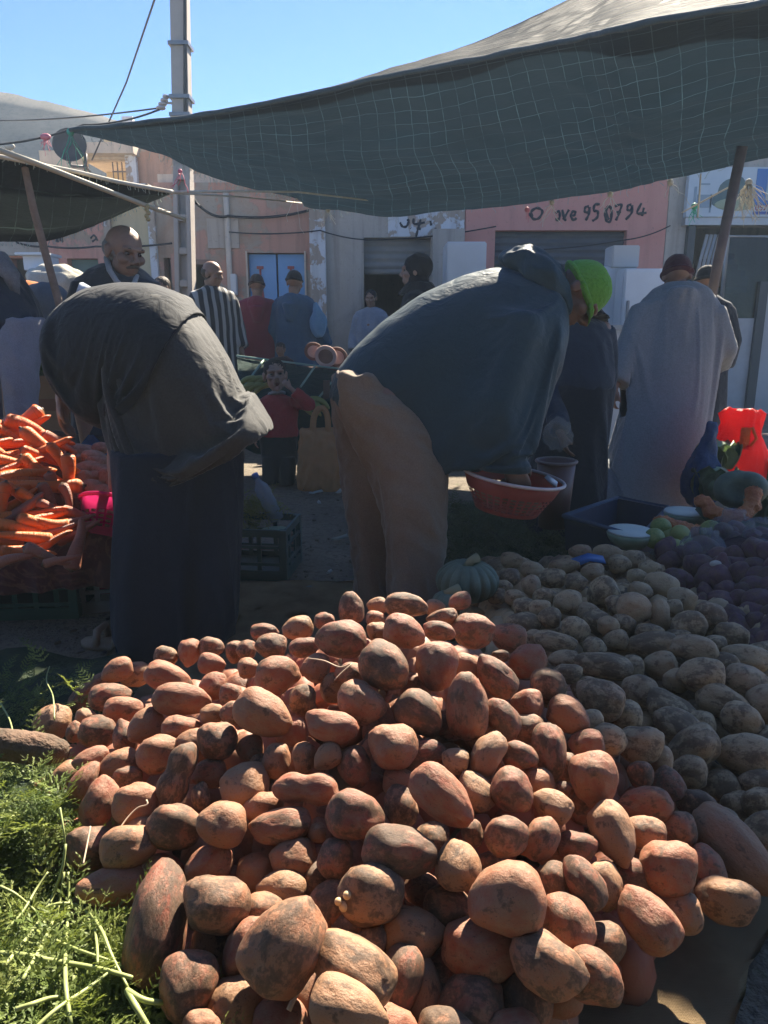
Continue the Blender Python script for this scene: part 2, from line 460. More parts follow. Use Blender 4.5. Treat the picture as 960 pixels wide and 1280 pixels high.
# 1. low pink shops on the left, patches of paint missing
h1 = [(PX(18), PX(58), -.1, PZ(322)), (PX(92), PX(130), PZ(395), PZ(323)), (PX(-150), PX(-20), -.1, PZ(322))]
b1 = building('pink_shop_row', 'low pink limewashed shop row with dark openings, peeling, on the far left', XL, XA, PZ(262), h1, m_pink)
mb = MB(); mb.box(((PX(92) + PX(130)) / 2, YF + .16, (PZ(395) + PZ(323)) / 2), (PX(130) - PX(92) - .01, .05, PZ(323) - PZ(395) - .01)); link('shutter_leaf', mb.mesh('shutter_leaf', False), mat('sea_green_paint', (.10, .17, .15), (.13, .2, .17), 4, .6), b1)
mb = MB(); mb.box(((XL + PX(62)) / 2, YF - .02, (PZ(320) + PZ(302)) / 2), (PX(62) - XL, .1, PZ(302) - PZ(320))); link('lintel_band', mb.mesh('lintel_band', False), m_grey, b1)
strokes('wall_writing', [[(67, 297), (70, 294), (73, 297), (70, 301), (74, 302)], [(78, 295), (75, 299), (78, 302), (77, 296)], [(113, 298), (117, 294), (120, 298), (115, 302)], [(120, 296), (122, 301)]], m_ink, b1, YF - .006, .011)
# 2. upper storey set back behind it: concrete box with a barred balcony recess
YU = 13.0
def PXu(px): return W(px, 300, YU).x
def PZu(py): return W(480, py, YU).z
ub = thing('upper_house', 'grey concrete upper storey with a barred balcony recess under a thin roof slab', 'building', (PXu(140), YU, 0))
link('front_wall', wall_holes(PXu(60), PXu(176), 0, PZu(188), [(PXu(112), PXu(170), PZu(230), PZu(199))], YU, .25).mesh('w', False), m_conc, ub)
mb = MB(); mb.box(((PXu(108) + PXu(178)) / 2, YU + .6, PZu(189)), (PXu(180) - PXu(104), 1.7, .16)); link('roof_slab', mb.mesh('roof_slab', False), m_conc, ub)
mb = MB(); mb.box((PXu(140), YU + 1.3, PZu(215)), (PXu(172) - PXu(108), .15, 1.6)); link('recess_wall', mb.mesh('recess_wall', False), m_olive, ub)
mb = MB(); mb.box((PXu(160), YU + 1.2, PZu(214)), (.28, .06, .75)); link('window', mb.mesh('window', False), m_dark, ub)
mb = MB()
for k in range(7):
    x = PXu(146) + k * .075; mb.tube([(x, YU + .1, PZu(226)), (x, YU + .1, PZu(201))], .011, 6)
mb.tube([(PXu(145), YU + .1, PZu(213)), (PXu(145) + .52, YU + .1, PZu(213))], .011, 6)
link('window_bars', mb.mesh('window_bars'), mat('rusty_bar', (.22, .2, .18), None, rough=.6), ub)
mb = MB(); mb.box((PXu(173), YU - .06, PZu(240)), (.17, .1, 2.2)); link('pilaster', mb.mesh('pilaster', False), m_white, ub)
ur = thing('brick_upper_wall', 'brown unrendered upper wall with raw patches behind the concrete pole', 'building', (PXu(230), YU + .1, 0))
link('brick_wall', wall_holes(PXu(178), PXu(330), 0, PZu(183), [], YU + .05, .3).mesh('w', False), plaster('raw_brick', [(.25, .17, .13), (.30, .20, .16), (.20, .15, .125)], 1.4, 1.1, (.30, .26, .22), .5), ur)
# 3. olive house with white corner bands
b2 = building('olive_house', 'narrow olive painted house with white corner bands between pink shops and peeling wall', XA, XB, PZ(246), [(PX(160), PX(188), -.1, PZ(398))], m_olive)
for px in (146.5, 200):
    mb = MB(); mb.box((PX(px), YF - .03, PZ(246) / 2), (.085, .07, PZ(246) - .02)); link('corner_band', mb.mesh('corner_band', False), m_white, b2)
mb = MB(); mb.box(((XA + XB) / 2, YF - .05, PZ(246) + .05), (XB - XA + .04, .5, .11)); link('roof_edge', mb.mesh('roof_edge', False), m_white, b2)
# 4. peeling wall with a doorway and a blue metal double door
hx = [(PX(241), PX(266), -.1, PZ(331)), (PX(313), PX(382.5), -.1, PZ(316)), (PX(210), PX(219), PZ(372), PZ(322))]
b3 = building('peeling_house', 'peeling grey and pink house front with a pale blue metal double door', XB, XC, PZ(228), hx, m_peel)
m_blue = mat('pale_blue_door_paint', (.16, .33, .55), (.20, .38, .60), 3, .55, .08, 60, .4)
for s, (a, b) in ((0, (313, 347.5)), (1, (348.5, 382.5))):
    mb = MB(); x0, x1, z1 = PX(a), PX(b), PZ(316)
    mb.box(((x0 + x1) / 2, YF + .10, z1 / 2), (x1 - x0 - .012, .045, z1 - .02))
    dl = link('door_leaf', mb.mesh('door_leaf', False, .004), m_blue, b3)
    mb = MB(); zt = PZ(334); xm = PX(327 if s == 0 else 365)          # red arrow-shaped strap painted metal on each leaf
    mb.box((xm, YF + .066, zt), (.085, .02, .035)); mb.tube([(xm, YF + .068, zt), (xm, YF + .068, PZ(349))], .014, 6)
    secs = [[Vector((xm + sx * w_, YF + yy, z_)) for sx, yy in ((-1, .06), (1, .06), (1, .075), (-1, .075))] for w_, z_ in ((.012, PZ(344)), (.045, PZ(374)), (.06, PZ(400)))]
    mb.loft(secs); link('hinge_strap', mb.mesh('hinge_strap', False), mat('red_brown_paint', (.34, .09, .07), None, rough=.6), dl)
mb = MB()
for a, b, c, d in ((311, 313, 520, 314), (382.5, 384.5, 520, 314)): mb.box(((PX(a) + PX(b)) / 2, YF - .008, PZ(d) / 2), (PX(b) - PX(a), .03, PZ(d)))
link('door_frame', mb.mesh('door_frame', False), m_conc, b3)
mb = MB(); mb.box((PX(296), YF - .05, PZ(356)), (.075, .1, .26)); link('meter_box', mb.mesh('meter_box', False, .008), mat('white_plastic', (.62, .62, .6), None, rough=.5), b3)
mb = MB(); mb.tube([(PX(291), YF - .04, 0), (PX(291), YF - .04, PZ(240))], .035, 10); link('drain_pipe', mb.mesh('drain_pipe'), m_conc, b3)
mb = MB(); x0, x1 = PX(392), PX(411)                                   # chipped white pier at its right edge
mb.box(((x0 + x1) / 2 - .02, YF - .045, PZ(262) / 2), (x1 - x0, .08, PZ(262))); link('white_pier', mb.mesh('white_pier', False), m_white, b3)
mb = MB(); mb.box(((PX(270) + PX(300)) / 2, YF - .012, PZ(292)), (PX(300) - PX(262), .02, PZ(275) - PZ(312))); link('render_patch', mb.mesh('render_patch', False), m_grey, b3)
mb = MB(); mb.box(((PX(241) + PX(266)) / 2, YF + .08, PZ(328)), (PX(270) - PX(238), .3, .06)); link('door_lintel', mb.mesh('door_lintel', False), mat('rust_lintel', (.25, .15, .11), None), b3)
# 5. grey shop with a half-open old roller shutter
h4 = [(PX(455), PX(537), -.1, PZ(297))]
b4 = building('grey_shop', 'grey rendered shop with a half raised old roller shutter over a dark doorway', XC, XE, 3.62, h4, m_grey)
shutter(b4, PX(455), PX(537), PZ(336), PZ(297), m_shut)
mb = MB(); x0, x1 = PX(485), PX(577); mb.box(((x0 + x1) / 2, YF - .01, (PZ(296) + PZ(240)) / 2), (x1 - x0, .025, PZ(240) - PZ(296)))
ws = link('painted_band', mb.mesh('painted_band', False), m_white, b4)
strokes('band_writing', [[(500, 278), (503, 283), (508, 283), (511, 277), (509, 274)], [(513, 285), (513.6, 285.6)], [(517, 273), (518, 280), (531, 278)], [(526, 274), (522, 288), (520, 296)], [(521, 286), (526, 286)], [(538, 276), (539, 282)], [(544, 285), (546, 289)]], m_ink, ws, YF - .026, .014)
mb = MB(); mb.box(((PX(537) + PX(578)) / 2, YF - .09, PZ(288) / 2), (PX(576) - PX(538), .16, PZ(288))); link('pier', mb.mesh('pier', False), m_grey, b4)
# 6. pink garage with a phone number brushed over the closed shutter
h5 = [(PX(615), PX(775), -.1, PZ(288))]
b5 = building('pink_garage', 'pink garage front with a closed dark shutter and a brushed phone number', XE, XF, ZHIGH, h5, m_pinkclean)
shutter(b5, PX(615), PX(775), 0.05, PZ(288), m_shutd)
q = lambda pts, s=4.8, ox=630, oy=235: [(ox + x / s, oy + y / s) for x, y in pts]
strokes('phone_number', [q(l) for l in (
    [(150, 150), (175, 185), (210, 180), (230, 140), (200, 120), (165, 140), (170, 175)], [(310, 150), (330, 140), (335, 170), (322, 195), (312, 180)],
    [(350, 130), (362, 185), (375, 190)], [(390, 130), (355, 190)], [(400, 165), (420, 165), (428, 145), (412, 142), (402, 170), (418, 192), (435, 180)],
    [(510, 110), (490, 115), (485, 140), (505, 145), (515, 115), (508, 160), (490, 195)], [(575, 98), (545, 100), (540, 135), (562, 140), (560, 175), (530, 198)],
    [(612, 120), (607, 165), (618, 200), (640, 195), (645, 130), (625, 110), (614, 150), (630, 190)], [(665, 110), (705, 100), (690, 150), (672, 195)], [(675, 145), (702, 142)],
    [(765, 100), (745, 105), (742, 130), (760, 132), (770, 105), (765, 150), (730, 190)], [(825, 90), (800, 150), (855, 148)], [(840, 118), (828, 168)])], m_ink, b5, YF - .006, .0145)
# 7. grey pier and the shop under a printed sign
h6 = [(PX(846), PX(1010), .22, PZ(281)), (PX(855), PX(1010), -.1, .22)]
b6 = building('sign_shop', 'grey shop on the right with a printed blue signboard over its dark glazed front', XF, XH, 3.5, h6, m_grey)
# ---- signboard
sg = thing('signboard', 'printed shop signboard, picture panel on the left and blue panel with numbers', 'sign', (PX(900), YF - .12, PZ(250)))
x0, x1, xm = PX(839), PX(1030), PX(918)
mb = MB(); mb.box(((x0 + x1) / 2, YF - .10, (PZ(273) + PZ(212)) / 2), (x1 - x0, .1, PZ(212) - PZ(273))); link('board', mb.mesh('board', False), mat('sign_pale', (.42, .50, .55), (.48, .55, .58), 3, .5), sg)
mb = MB(); mb.box(((xm + x1) / 2, YF - .153, (PZ(259) + PZ(214)) / 2), (x1 - xm, .008, PZ(214) - PZ(259))); link('blue_panel', mb.mesh('blue_panel', False), mat('sign_blue', (.05, .17, .42), None, rough=.5), sg)
mb = MB(); mb.box(((xm + x1) / 2, YF - .153, PZ(268.5)), (x1 - xm, .008, .035)); link('blue_stripe', mb.mesh('blue_stripe', False), mat('sign_stripe', (.06, .10, .30), None, rough=.5), sg)
def txt(s, loc, size, m, parent, name='lettering', bold=0.):
    cu = bpy.data.curves.new('t', 'FONT'); cu.body = s; cu.size = size; cu.extrude = .002; cu.align_x = 'LEFT'; cu.offset = bold
    o = bpy.data.objects.new('t', cu); COL.objects.link(o)
    dg = bpy.context.evaluated_depsgraph_get(); me = bpy.data.meshes.new_from_object(o.evaluated_get(dg)); bpy.data.objects.remove(o)
    me.transform(Matrix.Translation(Vector(loc)) @ Matrix.Rotation(R(90), 4, 'X'))
    return link(name, me, m, parent)
txt('0577215001 4', (xm + .02, YF - .154, PZ(265.5)), .10, mat('sign_red_ink', (.36, .10, .13), None), sg, bold=.001)
mb = MB(); mb.box((PX(945), YF - .16, PZ(237)), (.30, .006, .30)); link('photo_panel', mb.mesh('photo_panel', False), mat('sign_tile', (.22, .38, .42), (.35, .45, .48), 9, .5), sg)
mb = MB()                                                             # the printed picture: shelves and a seated figure, abstract patches
for (a, b, c, d) in ((846, 849, 236, 262), (853, 864, 232, 234), (850, 868, 246, 262), (866, 867, 245, 268)): mb.box(((PX(a) + PX(b)) / 2, YF - .153, (PZ(c) + PZ(d)) / 2), (max(.02, PX(b) - PX(a)), .007, abs(PZ(c) - PZ(d))))
link('picture_shelf', mb.mesh('picture_shelf', False), mat('sign_slate', (.22, .30, .36), None, rough=.5), sg)
mb = MB()
for (a, c, w_, h_) in ((890, 243, .17, .16), (897, 237, .10, .13), (884, 252, .20, .1), (901, 254, .16, .09)): mb.ell((PX(a), YF - .150, PZ(c)), (w_, .008, h_), sub=3)
link('picture_shape', mb.mesh('picture_shape'), mat('sign_dark_green', (.05, .11, .12), (.09, .15, .15), 6, .5), sg)
mb = MB(); mb.ell((PX(896), YF - .151, PZ(257)), (.27, .012, .085)); link('picture_table', mb.mesh('picture_table'), mat('sign_olive', (.28, .33, .22), None, rough=.5), sg)
# ---- shop front joinery
sf = thing('glazed_storefront', 'metal shop front with a glazed door, pale lower panels and dark frame', 'storefront', (PX(900), YF, 0))
m_alu = mat('grey_aluminium', (.32, .33, .34), (.38, .38, .38), 5, .4, spec=.5, metal=.4)
m_dfr = mat('dark_frame_paint', (.05, .06, .065), None, rough=.5)
m_panel = mat('pale_metal_panel', (.50, .49, .47), (.42, .40, .38), 2.5, .6, .1)
mb = MB(); mb.box(((PX(840) + PX(1010)) / 2, YF - .06, PZ(278)), (PX(1010) - PX(840), .12, .09)); link('lintel', mb.mesh('lintel', False), m_alu, sf)
mb = MB(); mb.box((PX(851), YF - .03, PZ(280) / 2), (.09, .1, PZ(280))); link('jamb', mb.mesh('jamb', False), m_dfr, sf)
for (a, b, c, d) in ((893, 938, 398, 516), (948, 1000, 340, 516)):
    mb = MB(); mb.box(((PX(a) + PX(b)) / 2, YF - .10, (PZ(c) + PZ(d)) / 2), (PX(b) - PX(a), .05, PZ(c) - PZ(d))); link('lower_panel', mb.mesh('lower_panel', False, .004), m_panel, sf)
mb = MB(); mb.box((PX(941), YF - .14, PZ(440)), (.11, .08, PZ(345) - PZ(516))); link('door_post', mb.mesh('door_post', False), m_dfr, sf)
mb = MB(); z0, z1, a, b = PZ(398), PZ(297), PX(893), PX(956)
mb.tube([(a, YF - .12, z0), (a, YF - .12, z1), (b, YF - .12, z1), (b, YF - .12, z0)], .028, 8); link('glass_frame', mb.mesh('glass_frame'), m_alu, sf)
mb = MB(); mb.box(((a + b) / 2, YF - .11, (z0 + z1) / 2), (b - a, .01, z1 - z0))
t = NT('shop_glass'); gl = t.set(t.n('BsdfGlossy'), Roughness=.05); gl.inputs[0].default_value = (.5, .55, .6, 1); tp = t.n('BsdfTransparent'); tp.inputs[0].default_value = (.45, .52, .56, 1)
fr = t.set(t.n('LayerWeight'), Blend=.25); mx = t.n('MixShader'); t.t.links.new(fr.outputs[0], mx.inputs[0]); t.t.links.new(tp.outputs[0], mx.inputs[1]); t.t.links.new(gl.outputs[0], mx.inputs[2])
m_glass = t.done(mx.outputs[0]); link('glass_pane', mb.mesh('glass_pane', False), m_glass, sf)
# goods standing inside the shop
for k in range(6):
    a = PX(872 + k * 5.2); mb = MB()
    mb.tube([(a, YF + .2, PZ(345)), (a + .03, YF + .19, PZ(320)), (a + .075, YF + .17, PZ(291))], .022, 8, True, (Vector((0, 1, 0)), .5))
    tag(link('white_profile', mb.mesh('white_profile'), mat('white_profile', (.55, .56, .57), None, rough=.5) if k == 0 else bpy.data.materials['white_profile']),
        'white plastic strip leaning upright in the dark shop beside the glazed door', 'strip', 'white strips leaning in the shop')
for k, (px, py, c) in enumerate(((915, 345, (.25, .16, .10)), (932, 352, (.20, .19, .17)), (922, 328, (.14, .10, .09)))):
    mb = MB(); mb.box((PX(px), YF + .6 + .15 * k, PZ(py)), (.5, .3, .22), rz=.2 * k); mb.box((PX(px) + .1, YF + .55 + .15 * k, PZ(py) + .14), (.2, .2, .08))
    tag(link('shop_carton', mb.mesh('shop_carton', False, .01), mat('carton_%d' % k, c, tuple(x * 1.4 for x in c), 8)), ('brown carton behind the shop glass, middle one', 'grey carton behind the shop glass, lowest one', 'dark brown carton behind the shop glass, highest one')[k], 'carton')

# ---- concrete utility pole with ladder slots
YP = 8.6
def pole():
    P = thing('utility_pole', 'tall concrete utility pole with ladder slots rising behind the moustached man', 'pole', (W(229, 480, YP).x, YP, 0))
    xb, wb = W(229.5, 440, YP).x, .205; xt, wt_ = W(225, 0, YP).x, .165; zt = W(225, -60, YP).z; z1 = W(225, 225, YP).z
    def at(z):
        f = z / W(225, 0, YP).z; return xb + (xt - xb) * f, wb + (wt_ - wb) * f
    mb = MB()
    def prism(z0, z1_, fx0, fx1, y0, y1):
        secs = []
        for z in (z0, z1_):
            c, w = at(z); secs.append([Vector((c + w * fx0, YP + y0, z)), Vector((c + w * fx1, YP + y0, z)), Vector((c + w * fx1, YP + y1, z)), Vector((c + w * fx0, YP + y1, z))])
        mb.loft(secs)
    prism(-.1, z1, -.5, -.24, -.1, .1); prism(-.1, z1, .24, .5, -.1, .1); prism(z1 - .01, zt, -.5, .5, -.085, .085)
    prism(-.1, z1, -.235, .235, -.01, .06)
    z = .2
    while z < z1 - .1:
        prism(z, z + .07, -.237, .237, -.085, .055); z += .34
    link('shaft', mb.mesh('shaft', False, .006), mat('pole_concrete', (.40, .35, .30), (.46, .40, .345), 5, .9, .3, 90), P)
    mb = MB(); c, w = at(zt); mb.tube([(W(234.5, y, YP).x, YP - .1, W(235, y, YP).z) for y in (-40, 30, 60, 95, 130, 180)], .02, 6); link('cable', mb.mesh('cable'), mat('black_cable', (.02, .02, .022), None, rough=.5), P)
    for y in (58, 124, 146):
        z = W(225, y, YP).z; c, w = at(z); mb = MB(); mb.box((c, YP, z), (w + .04, .24, .035)); link('steel_band', mb.mesh('steel_band', False), mat('band_steel', (.2, .2, .2), None, rough=.4, metal=.6) if y == 58 else bpy.data.materials['band_steel'], P)
    mb = MB(); z = W(208, 130, YP).z; xx = W(206, 130, YP).x
    for k in range(4): mb.ell((xx - .03 + .02 * k, YP - .05, z - .05 + .035 * k), (.05 - .005 * k, .05, .022))
    mb.tube([(xx, YP - .05, z), (at(z)[0], YP, z)], .012, 6); link('insulator', mb.mesh('insulator'), mat('porcelain', (.55, .48, .44), None, rough=.3, spec=.6), P)
pole()
# ---- wires
m_wire = mat('wire_black', (.03, .03, .033), None, rough=.6)
def wire(name, label, pts, r=.008, m=m_wire, sag=0., cat='wire', group=None):
    sm = []
    for a, b in zip(pts, pts[1:]):
        a, b = Vector(a), Vector(b)
        for k in range(12): u = k / 12; p = a.lerp(b, u); p.z -= sag * 4 * u * (1 - u); sm.append(p)
    sm.append(Vector(pts[-1])); mb = MB(); mb.tube(sm, r, 6)
    return tag(link(name, mb.mesh(name), m), label, cat, group)
wire('overhead_wire', 'steep overhead wire running down from the sky to the grey upper storey', [W(212, -60, YP), W(193, 0, 9.2), W(158, 103, 11), W(115, 200, 12.9)], .011)
wire('overhead_wire', 'level overhead wire crossing the mountain to the pole insulator, upper one', [W(-40, 150, 12), W(206, 134, YP)], .009, sag=.05)
wire('overhead_wire', 'slanting overhead wire from the dish height up to the pole insulator, lower one', [W(-30, 182, 7), W(104, 156, 7.8), W(206, 134, YP)], .010, sag=.04)
wire('overhead_wire', 'black cable drooping along the peeling house front from the pole', [W(232, 225, YP), W(250, 258, 9.8), W(285, 270, 9.93), W(390, 262, 9.93)], .016, sag=.05)
wire('wall_cable', 'thin cable sagging across the blue door wall and the grey shop', [W(286, 290, 9.9), W(400, 288, 9.85), W(470, 300, 9.88), W(620, 283, 9.9)], .008, sag=.03)
wire('wall_cable', 'thin cable running along the pink shop row behind the tilted pole', [W(20, 303, 9.85), W(60, 308, 9.8), W(120, 308, 9.85), W(215, 304, 9.85)], .012, sag=.02)
wire('wall_cable', 'thin cable along the pink garage wall toward the grey pier', [W(640, 313, 9.85), W(780, 300, 9.88), W(838, 282, 9.85)], .008, sag=.03)

# ---- satellite dish on the upper storey
def dish():
    c = W(87, 181, 10.6); P = thing('satellite_dish', 'dark round satellite dish on a bent arm in front of the mountain', 'satellite dish', c)
    M = Matrix.Translation(c) @ Matrix.Rotation(R(80), 4, 'X') @ Matrix.Rotation(R(12), 4, 'Y')
    mb = MB(); mb.lathe([(.001, -.07), (.08, -.065), (.15, -.045), (.2, -.015), (.215, .005), (.2, -.008), (.15, -.036), (.08, -.055), (.001, -.06)], seg=32, M=M)
    link('reflector', mb.mesh('reflector'), mat('dish_grey', (.03, .032, .035), (.045, .045, .05), 6, .5), P)
    mb = MB(); mb.tube([c + Vector((0, .06, -.1)), W(87, 204, 10.65), W(90, 208, 10.65), W(108, 209, 10.7)], .022, 8); mb.tube([W(107, 192, 10.7), W(107, 215, 10.7)], .022, 8)
    mb.tube([W(108, 209, 10.7), W(112, 214, 12.9)], .02, 8)
    link('arm', mb.mesh('arm'), mat('dish_arm', (.06, .06, .065), None, rough=.5), P)
dish()

# ================================================================ AWNINGS
def catmull(pts, n):
    """resample a polyline of vectors evenly through a smooth curve"""
    pts = [Vector(p) for p in pts]; sm = []
    for i in range(len(pts) - 1):
        p0, p1, p2, p3 = pts[max(i - 1, 0)], pts[i], pts[i + 1], pts[min(i + 2, len(pts) - 1)]
        for k in range(16):
            u = k / 16; sm.append(.5 * ((2 * p1) + (p2 - p0) * u + (2 * p0 - 5 * p1 + 4 * p2 - p3) * u * u + (3 * p1 - p0 - 3 * p2 + p3) * u ** 3))
    sm.append(pts[-1]); L = [0]
    for a, b in zip(sm, sm[1:]): L.append(L[-1] + (b - a).length)
    out = []; j = 0
    for i in range(n):
        t_ = L[-1] * i / (n - 1)
        while j < len(L) - 2 and L[j + 1] < t_: j += 1
        out.append(sm[j].lerp(sm[j + 1], (t_ - L[j]) / max(1e-9, L[j + 1] - L[j])))
    return out
def shade_mat(name, c, thru=.25, cord=(.25, .38, .36), su=26., sv=12., lit=.05):
    """woven shade net: dark green weave that lets some sun through, knotted twine laid over it in a loose grid"""
    t = NT(name); uv = t.co.outputs['UV']
    wob = t.n('VectorMath', operation='ADD'); nz = t.set(t.n('TexNoise'), Scale=2.2, Detail=2); t.t.links.new(uv, nz.inputs['Vector'])
    sc_ = t.n('VectorMath', operation='SCALE'); sc_.inputs['Scale'].default_value = .022; t.t.links.new(nz.outputs['Color'], sc_.inputs[0])
    t.t.links.new(uv, wob.inputs[0]); t.t.links.new(sc_.outputs[0], wob.inputs[1])
    sp = t.n('SeparateXYZ'); t.t.links.new(wob.outputs[0], sp.inputs[0])
    def lines(v, k, w):
        f = t.math('ABSOLUTE', t.math('SUBTRACT', t.math('FRACT', t.math('MULTIPLY', v, k)), .5))
        return t.math('LESS_THAN', f, w)
    ln = t.math('MAXIMUM', lines(sp.outputs[0], su, .022), lines(sp.outputs[1], sv, .022))
    worn = t.ramp(t.noise(7, 4, .7, vec=uv), [(.38, .05), (.62, .8)])
    ln = t.math('MULTIPLY', ln, worn)
    base = t.ramp(t.noise(5, 5, .6, vec=uv), [(.3, tuple(x * .75 for x in c)), (.7, tuple(x * 1.2 for x in c))])
    col = t.mix(ln, base, cord)
    nr = t.bump(t.noise(40, 4, .6, vec=uv), .35, .02)
    a = t.pbsdf(col, .75, nr, .35)
    b = t.n('BsdfTranslucent'); t.t.links.new(t.mix(.55, col, tuple(min(1, x * 1.9 + lit) for x in c)), b.inputs[0]); t.t.links.new(nr, b.inputs[1])
    m = t.n('MixShader'); m.inputs[0].default_value = thru
    t.t.links.new(a, m.inputs[1]); t.t.links.new(b.outputs[0], m.inputs[2])
    return t.done(m.outputs[0])
def sheet(edges, n, rows, sag=0., rip=.02, seed=1, thick=.004):
    """cloth stretched between edge curves (a list, near to far), ruffled, with a UV grid; it has a back face of its own"""
    curves = [catmull(e, n) for e in edges]; mb = MB(); uvl = mb.bm.loops.layers.uv.new('UVMap'); vv = []
    for j in range(rows):
        f = j / (rows - 1) * (len(curves) - 1); k = min(int(f), len(curves) - 2); u = f - k; r_ = []
        for i in range(n):
            p = curves[k][i].lerp(curves[k + 1][i], u)
            e = 4 * (j / (rows - 1)) * (1 - j / (rows - 1))
            p.z -= sag * e * math.sin(math.pi * i / (n - 1))
            q = p * 1.0; d = noise.noise((q.x * 1.6 + seed, q.y * 1.6, 0)) + .5 * noise.noise((q.x * 5 + seed, q.y * 5, 3)) + .22 * noise.noise((q.x * 14, q.y * 14, seed))
            edge = .4 + .6 * e
            p.z += rip * d * edge * (min(1, i / 6, (n - 1 - i) / 6) if n > 12 else 1)
            v = mb.bm.verts.new(p); r_.append((v, i / (n - 1), j / (rows - 1)))
        vv.append(r_)
    for a, b in zip(vv, vv[1:]):
        for i in range(n - 1):
            c4 = (a[i], a[i + 1], b[i + 1], b[i]); f = mb.face([x[0] for x in c4])
            if f:
                for lp, x in zip(f.loops, c4): lp[uvl].uv = (x[1], x[2])
    geo = bmesh.ops.solidify(mb.bm, geom=mb.bm.faces[:], thickness=thick)
    return mb.mesh('sheet')
m_net = shade_mat('green_shade_net', (.012, .034, .055), .13, (.13, .22, .27), 46, 16, .015)
m_net2 = shade_mat('dark_shade_net', (.018, .026, .026), .08, (.13, .18, .16), 17, 2.2, .02)
aw = thing('market_awning', 'large dark green shade net awning stretched overhead, twine mesh on its underside', 'awning', (1, 2.8, 1.7))
far_px = [(88, 165, 5.5), (150, 179, 6.0), (210, 196, 6.5), (255, 218, 7.0), (300, 233, 7.4), (368, 246, 7.8), (385, 259, 7.85), (430, 263, 7.95), (490, 271, 8.0), (560, 264, 7.9), (640, 257, 7.6), (700, 248, 7.4), (760, 240, 7.0), (830, 226, 6.1), (900, 211, 5.6), (990, 192, 5.5), (1120, 165, 5.5)]
rid_px = [(88, 163, 5.38), (150, 157, 5.3), (220, 149, 5.2), (300, 136, 5.0), (380, 120, 4.8), (480, 97, 4.75), (560, 82, 4.5), (640, 66, 4.3), (720, 49, 4.02), (760, 40, 3.75), (800, 32, 3.6), (840, 24, 3.58), (880, 17, 3.52), (940, 7, 3.42), (990, -4, 3.2), (1120, -30, 3.0)]
top_px = [(88, 162, 5.4), (150, 156, 5.4), (220, 148, 5.35), (300, 134, 5.25), (380, 117, 5.15), (480, 88, 5.1), (560, 66, 5.0), (620, 41, 4.9), (670, 18, 4.7), (720, -6, 4.65), (800, -40, 4.6), (900, -70, 4.5), (1120, -110, 4.4)]
far = [W(*q) for q in far_px]; rid = [W(*q) for q in rid_px]; top = [W(*q) for q in top_px]
link('net_sheet', sheet([rid, far], 150, 60, .05, .035, 3), m_net, aw)
t = NT('streaked_top_net')
mp = t.set(t.n('Mapping'), Scale=(2, 26, 1)); t.t.links.new(t.co.outputs['UV'], mp.inputs[0])
f = t.noise(2.2, 5, .65, vec=mp.outputs[0], dist=.6)
col = t.mix(t.ramp(f, [(.45, 0.), (.6, 1.)]), (.05, .07, .085), (.30, .28, .24))  # pale streaks over the dark net, drawn out along the flap
nr = t.bump(f, .35, .02)
a = t.pbsdf(col, .7, nr, .4); b = t.n('BsdfTranslucent'); t.t.links.new(col, b.inputs[0]); m_ = t.n('MixShader'); m_.inputs[0].default_value = .35
t.t.links.new(a, m_.inputs[1]); t.t.links.new(b.outputs[0], m_.inputs[2])
link('top_flap', sheet([[p + Vector((0, .01, .004)) for p in rid], top], 150, 18, 0, .03, 8), t.done(m_.outputs[0]), aw)
m_hem = cloth('hem_cloth', (.05, .075, .085), None, 6)
mb = MB(); cv = catmull(rid, 90)
for i, p in enumerate(cv): cv[i] = p + Vector((0, -.01, .008 * noise.noise((i * .3, 0, 0))))
mb.tube(cv, [.014 + .008 * abs(noise.noise((i * .25, 2, 0))) for i in range(90)], 8); link('rolled_hem', mb.mesh('rolled_hem'), m_hem, aw)
# frayed twine and knots along the far edge
def frays(mb, P, n, lo, hi, seed):
    r_ = random.Random(seed)
    for k in range(n):
        p = Vector(P); q = [p]; L = r_.uniform(lo, hi); d = Vector((r_.uniform(-1, 1), r_.uniform(-1, 1), -1.2)).normalized()
        for j in range(5):
            d = (d + Vector((r_.uniform(-.7, .7), r_.uniform(-.7, .7), r_.uniform(-.7, .2)))).normalized(); q.append(q[-1] + d * L / 5)
        mb.tube(q, [.0022] * 6, 4)
m_twine = mat('pale_twine', (.50, .46, .36), (.60, .56, .46), 30, .8); m_gtw = mat('green_twine', (.06, .36, .24), None, rough=.6); m_rtw = mat('pink_ribbon', (.60, .16, .20), None, rough=.6)
def knot(px, py, Y, n, lo, hi, m, label, seed):
    k_ = 1.
    if Y > 3.1 and Y < 3.9 and m is not None: k_ = 2.1; Y = float(np.interp(px, [q[0] for q in far_px], [q[2] for q in far_px])) - .02
    mb = MB(); p = W(px, py, Y); frays(mb, p, n, lo * k_, hi * k_, seed)
    mb.ell(p, (.012 * k_, .010 * k_, .012 * k_), sub=2); tag(link('twine_knot', mb.mesh('twine_knot'), m), label, 'twine', 'twine tied along the awnings')
knot(88, 165, 3.76, 7, .1, .22, m_gtw, 'green twine tail hanging from the awning tip by the dish', 1)
knot(372, 246, 3.4, 2, .10, .18, m_twine, 'pale twine tail hanging under the awning edge above the blue door', 2)
knot(410, 262, 3.34, 6, .04, .10, m_twine, 'frayed pale tassel under the awning edge left of the grey shop', 3)
knot(493, 262, 3.27, 6, .04, .09, m_twine, 'frayed pale twine at the lowest dip of the awning edge', 4)
knot(659, 262, 3.2, 4, .03, .09, m_rtw, 'red ribbon scrap tied under the awning edge', 5)
knot(690, 253, 3.2, 7, .06, .14, m_twine, 'long pale frayed twine hanging over the phone number', 6)
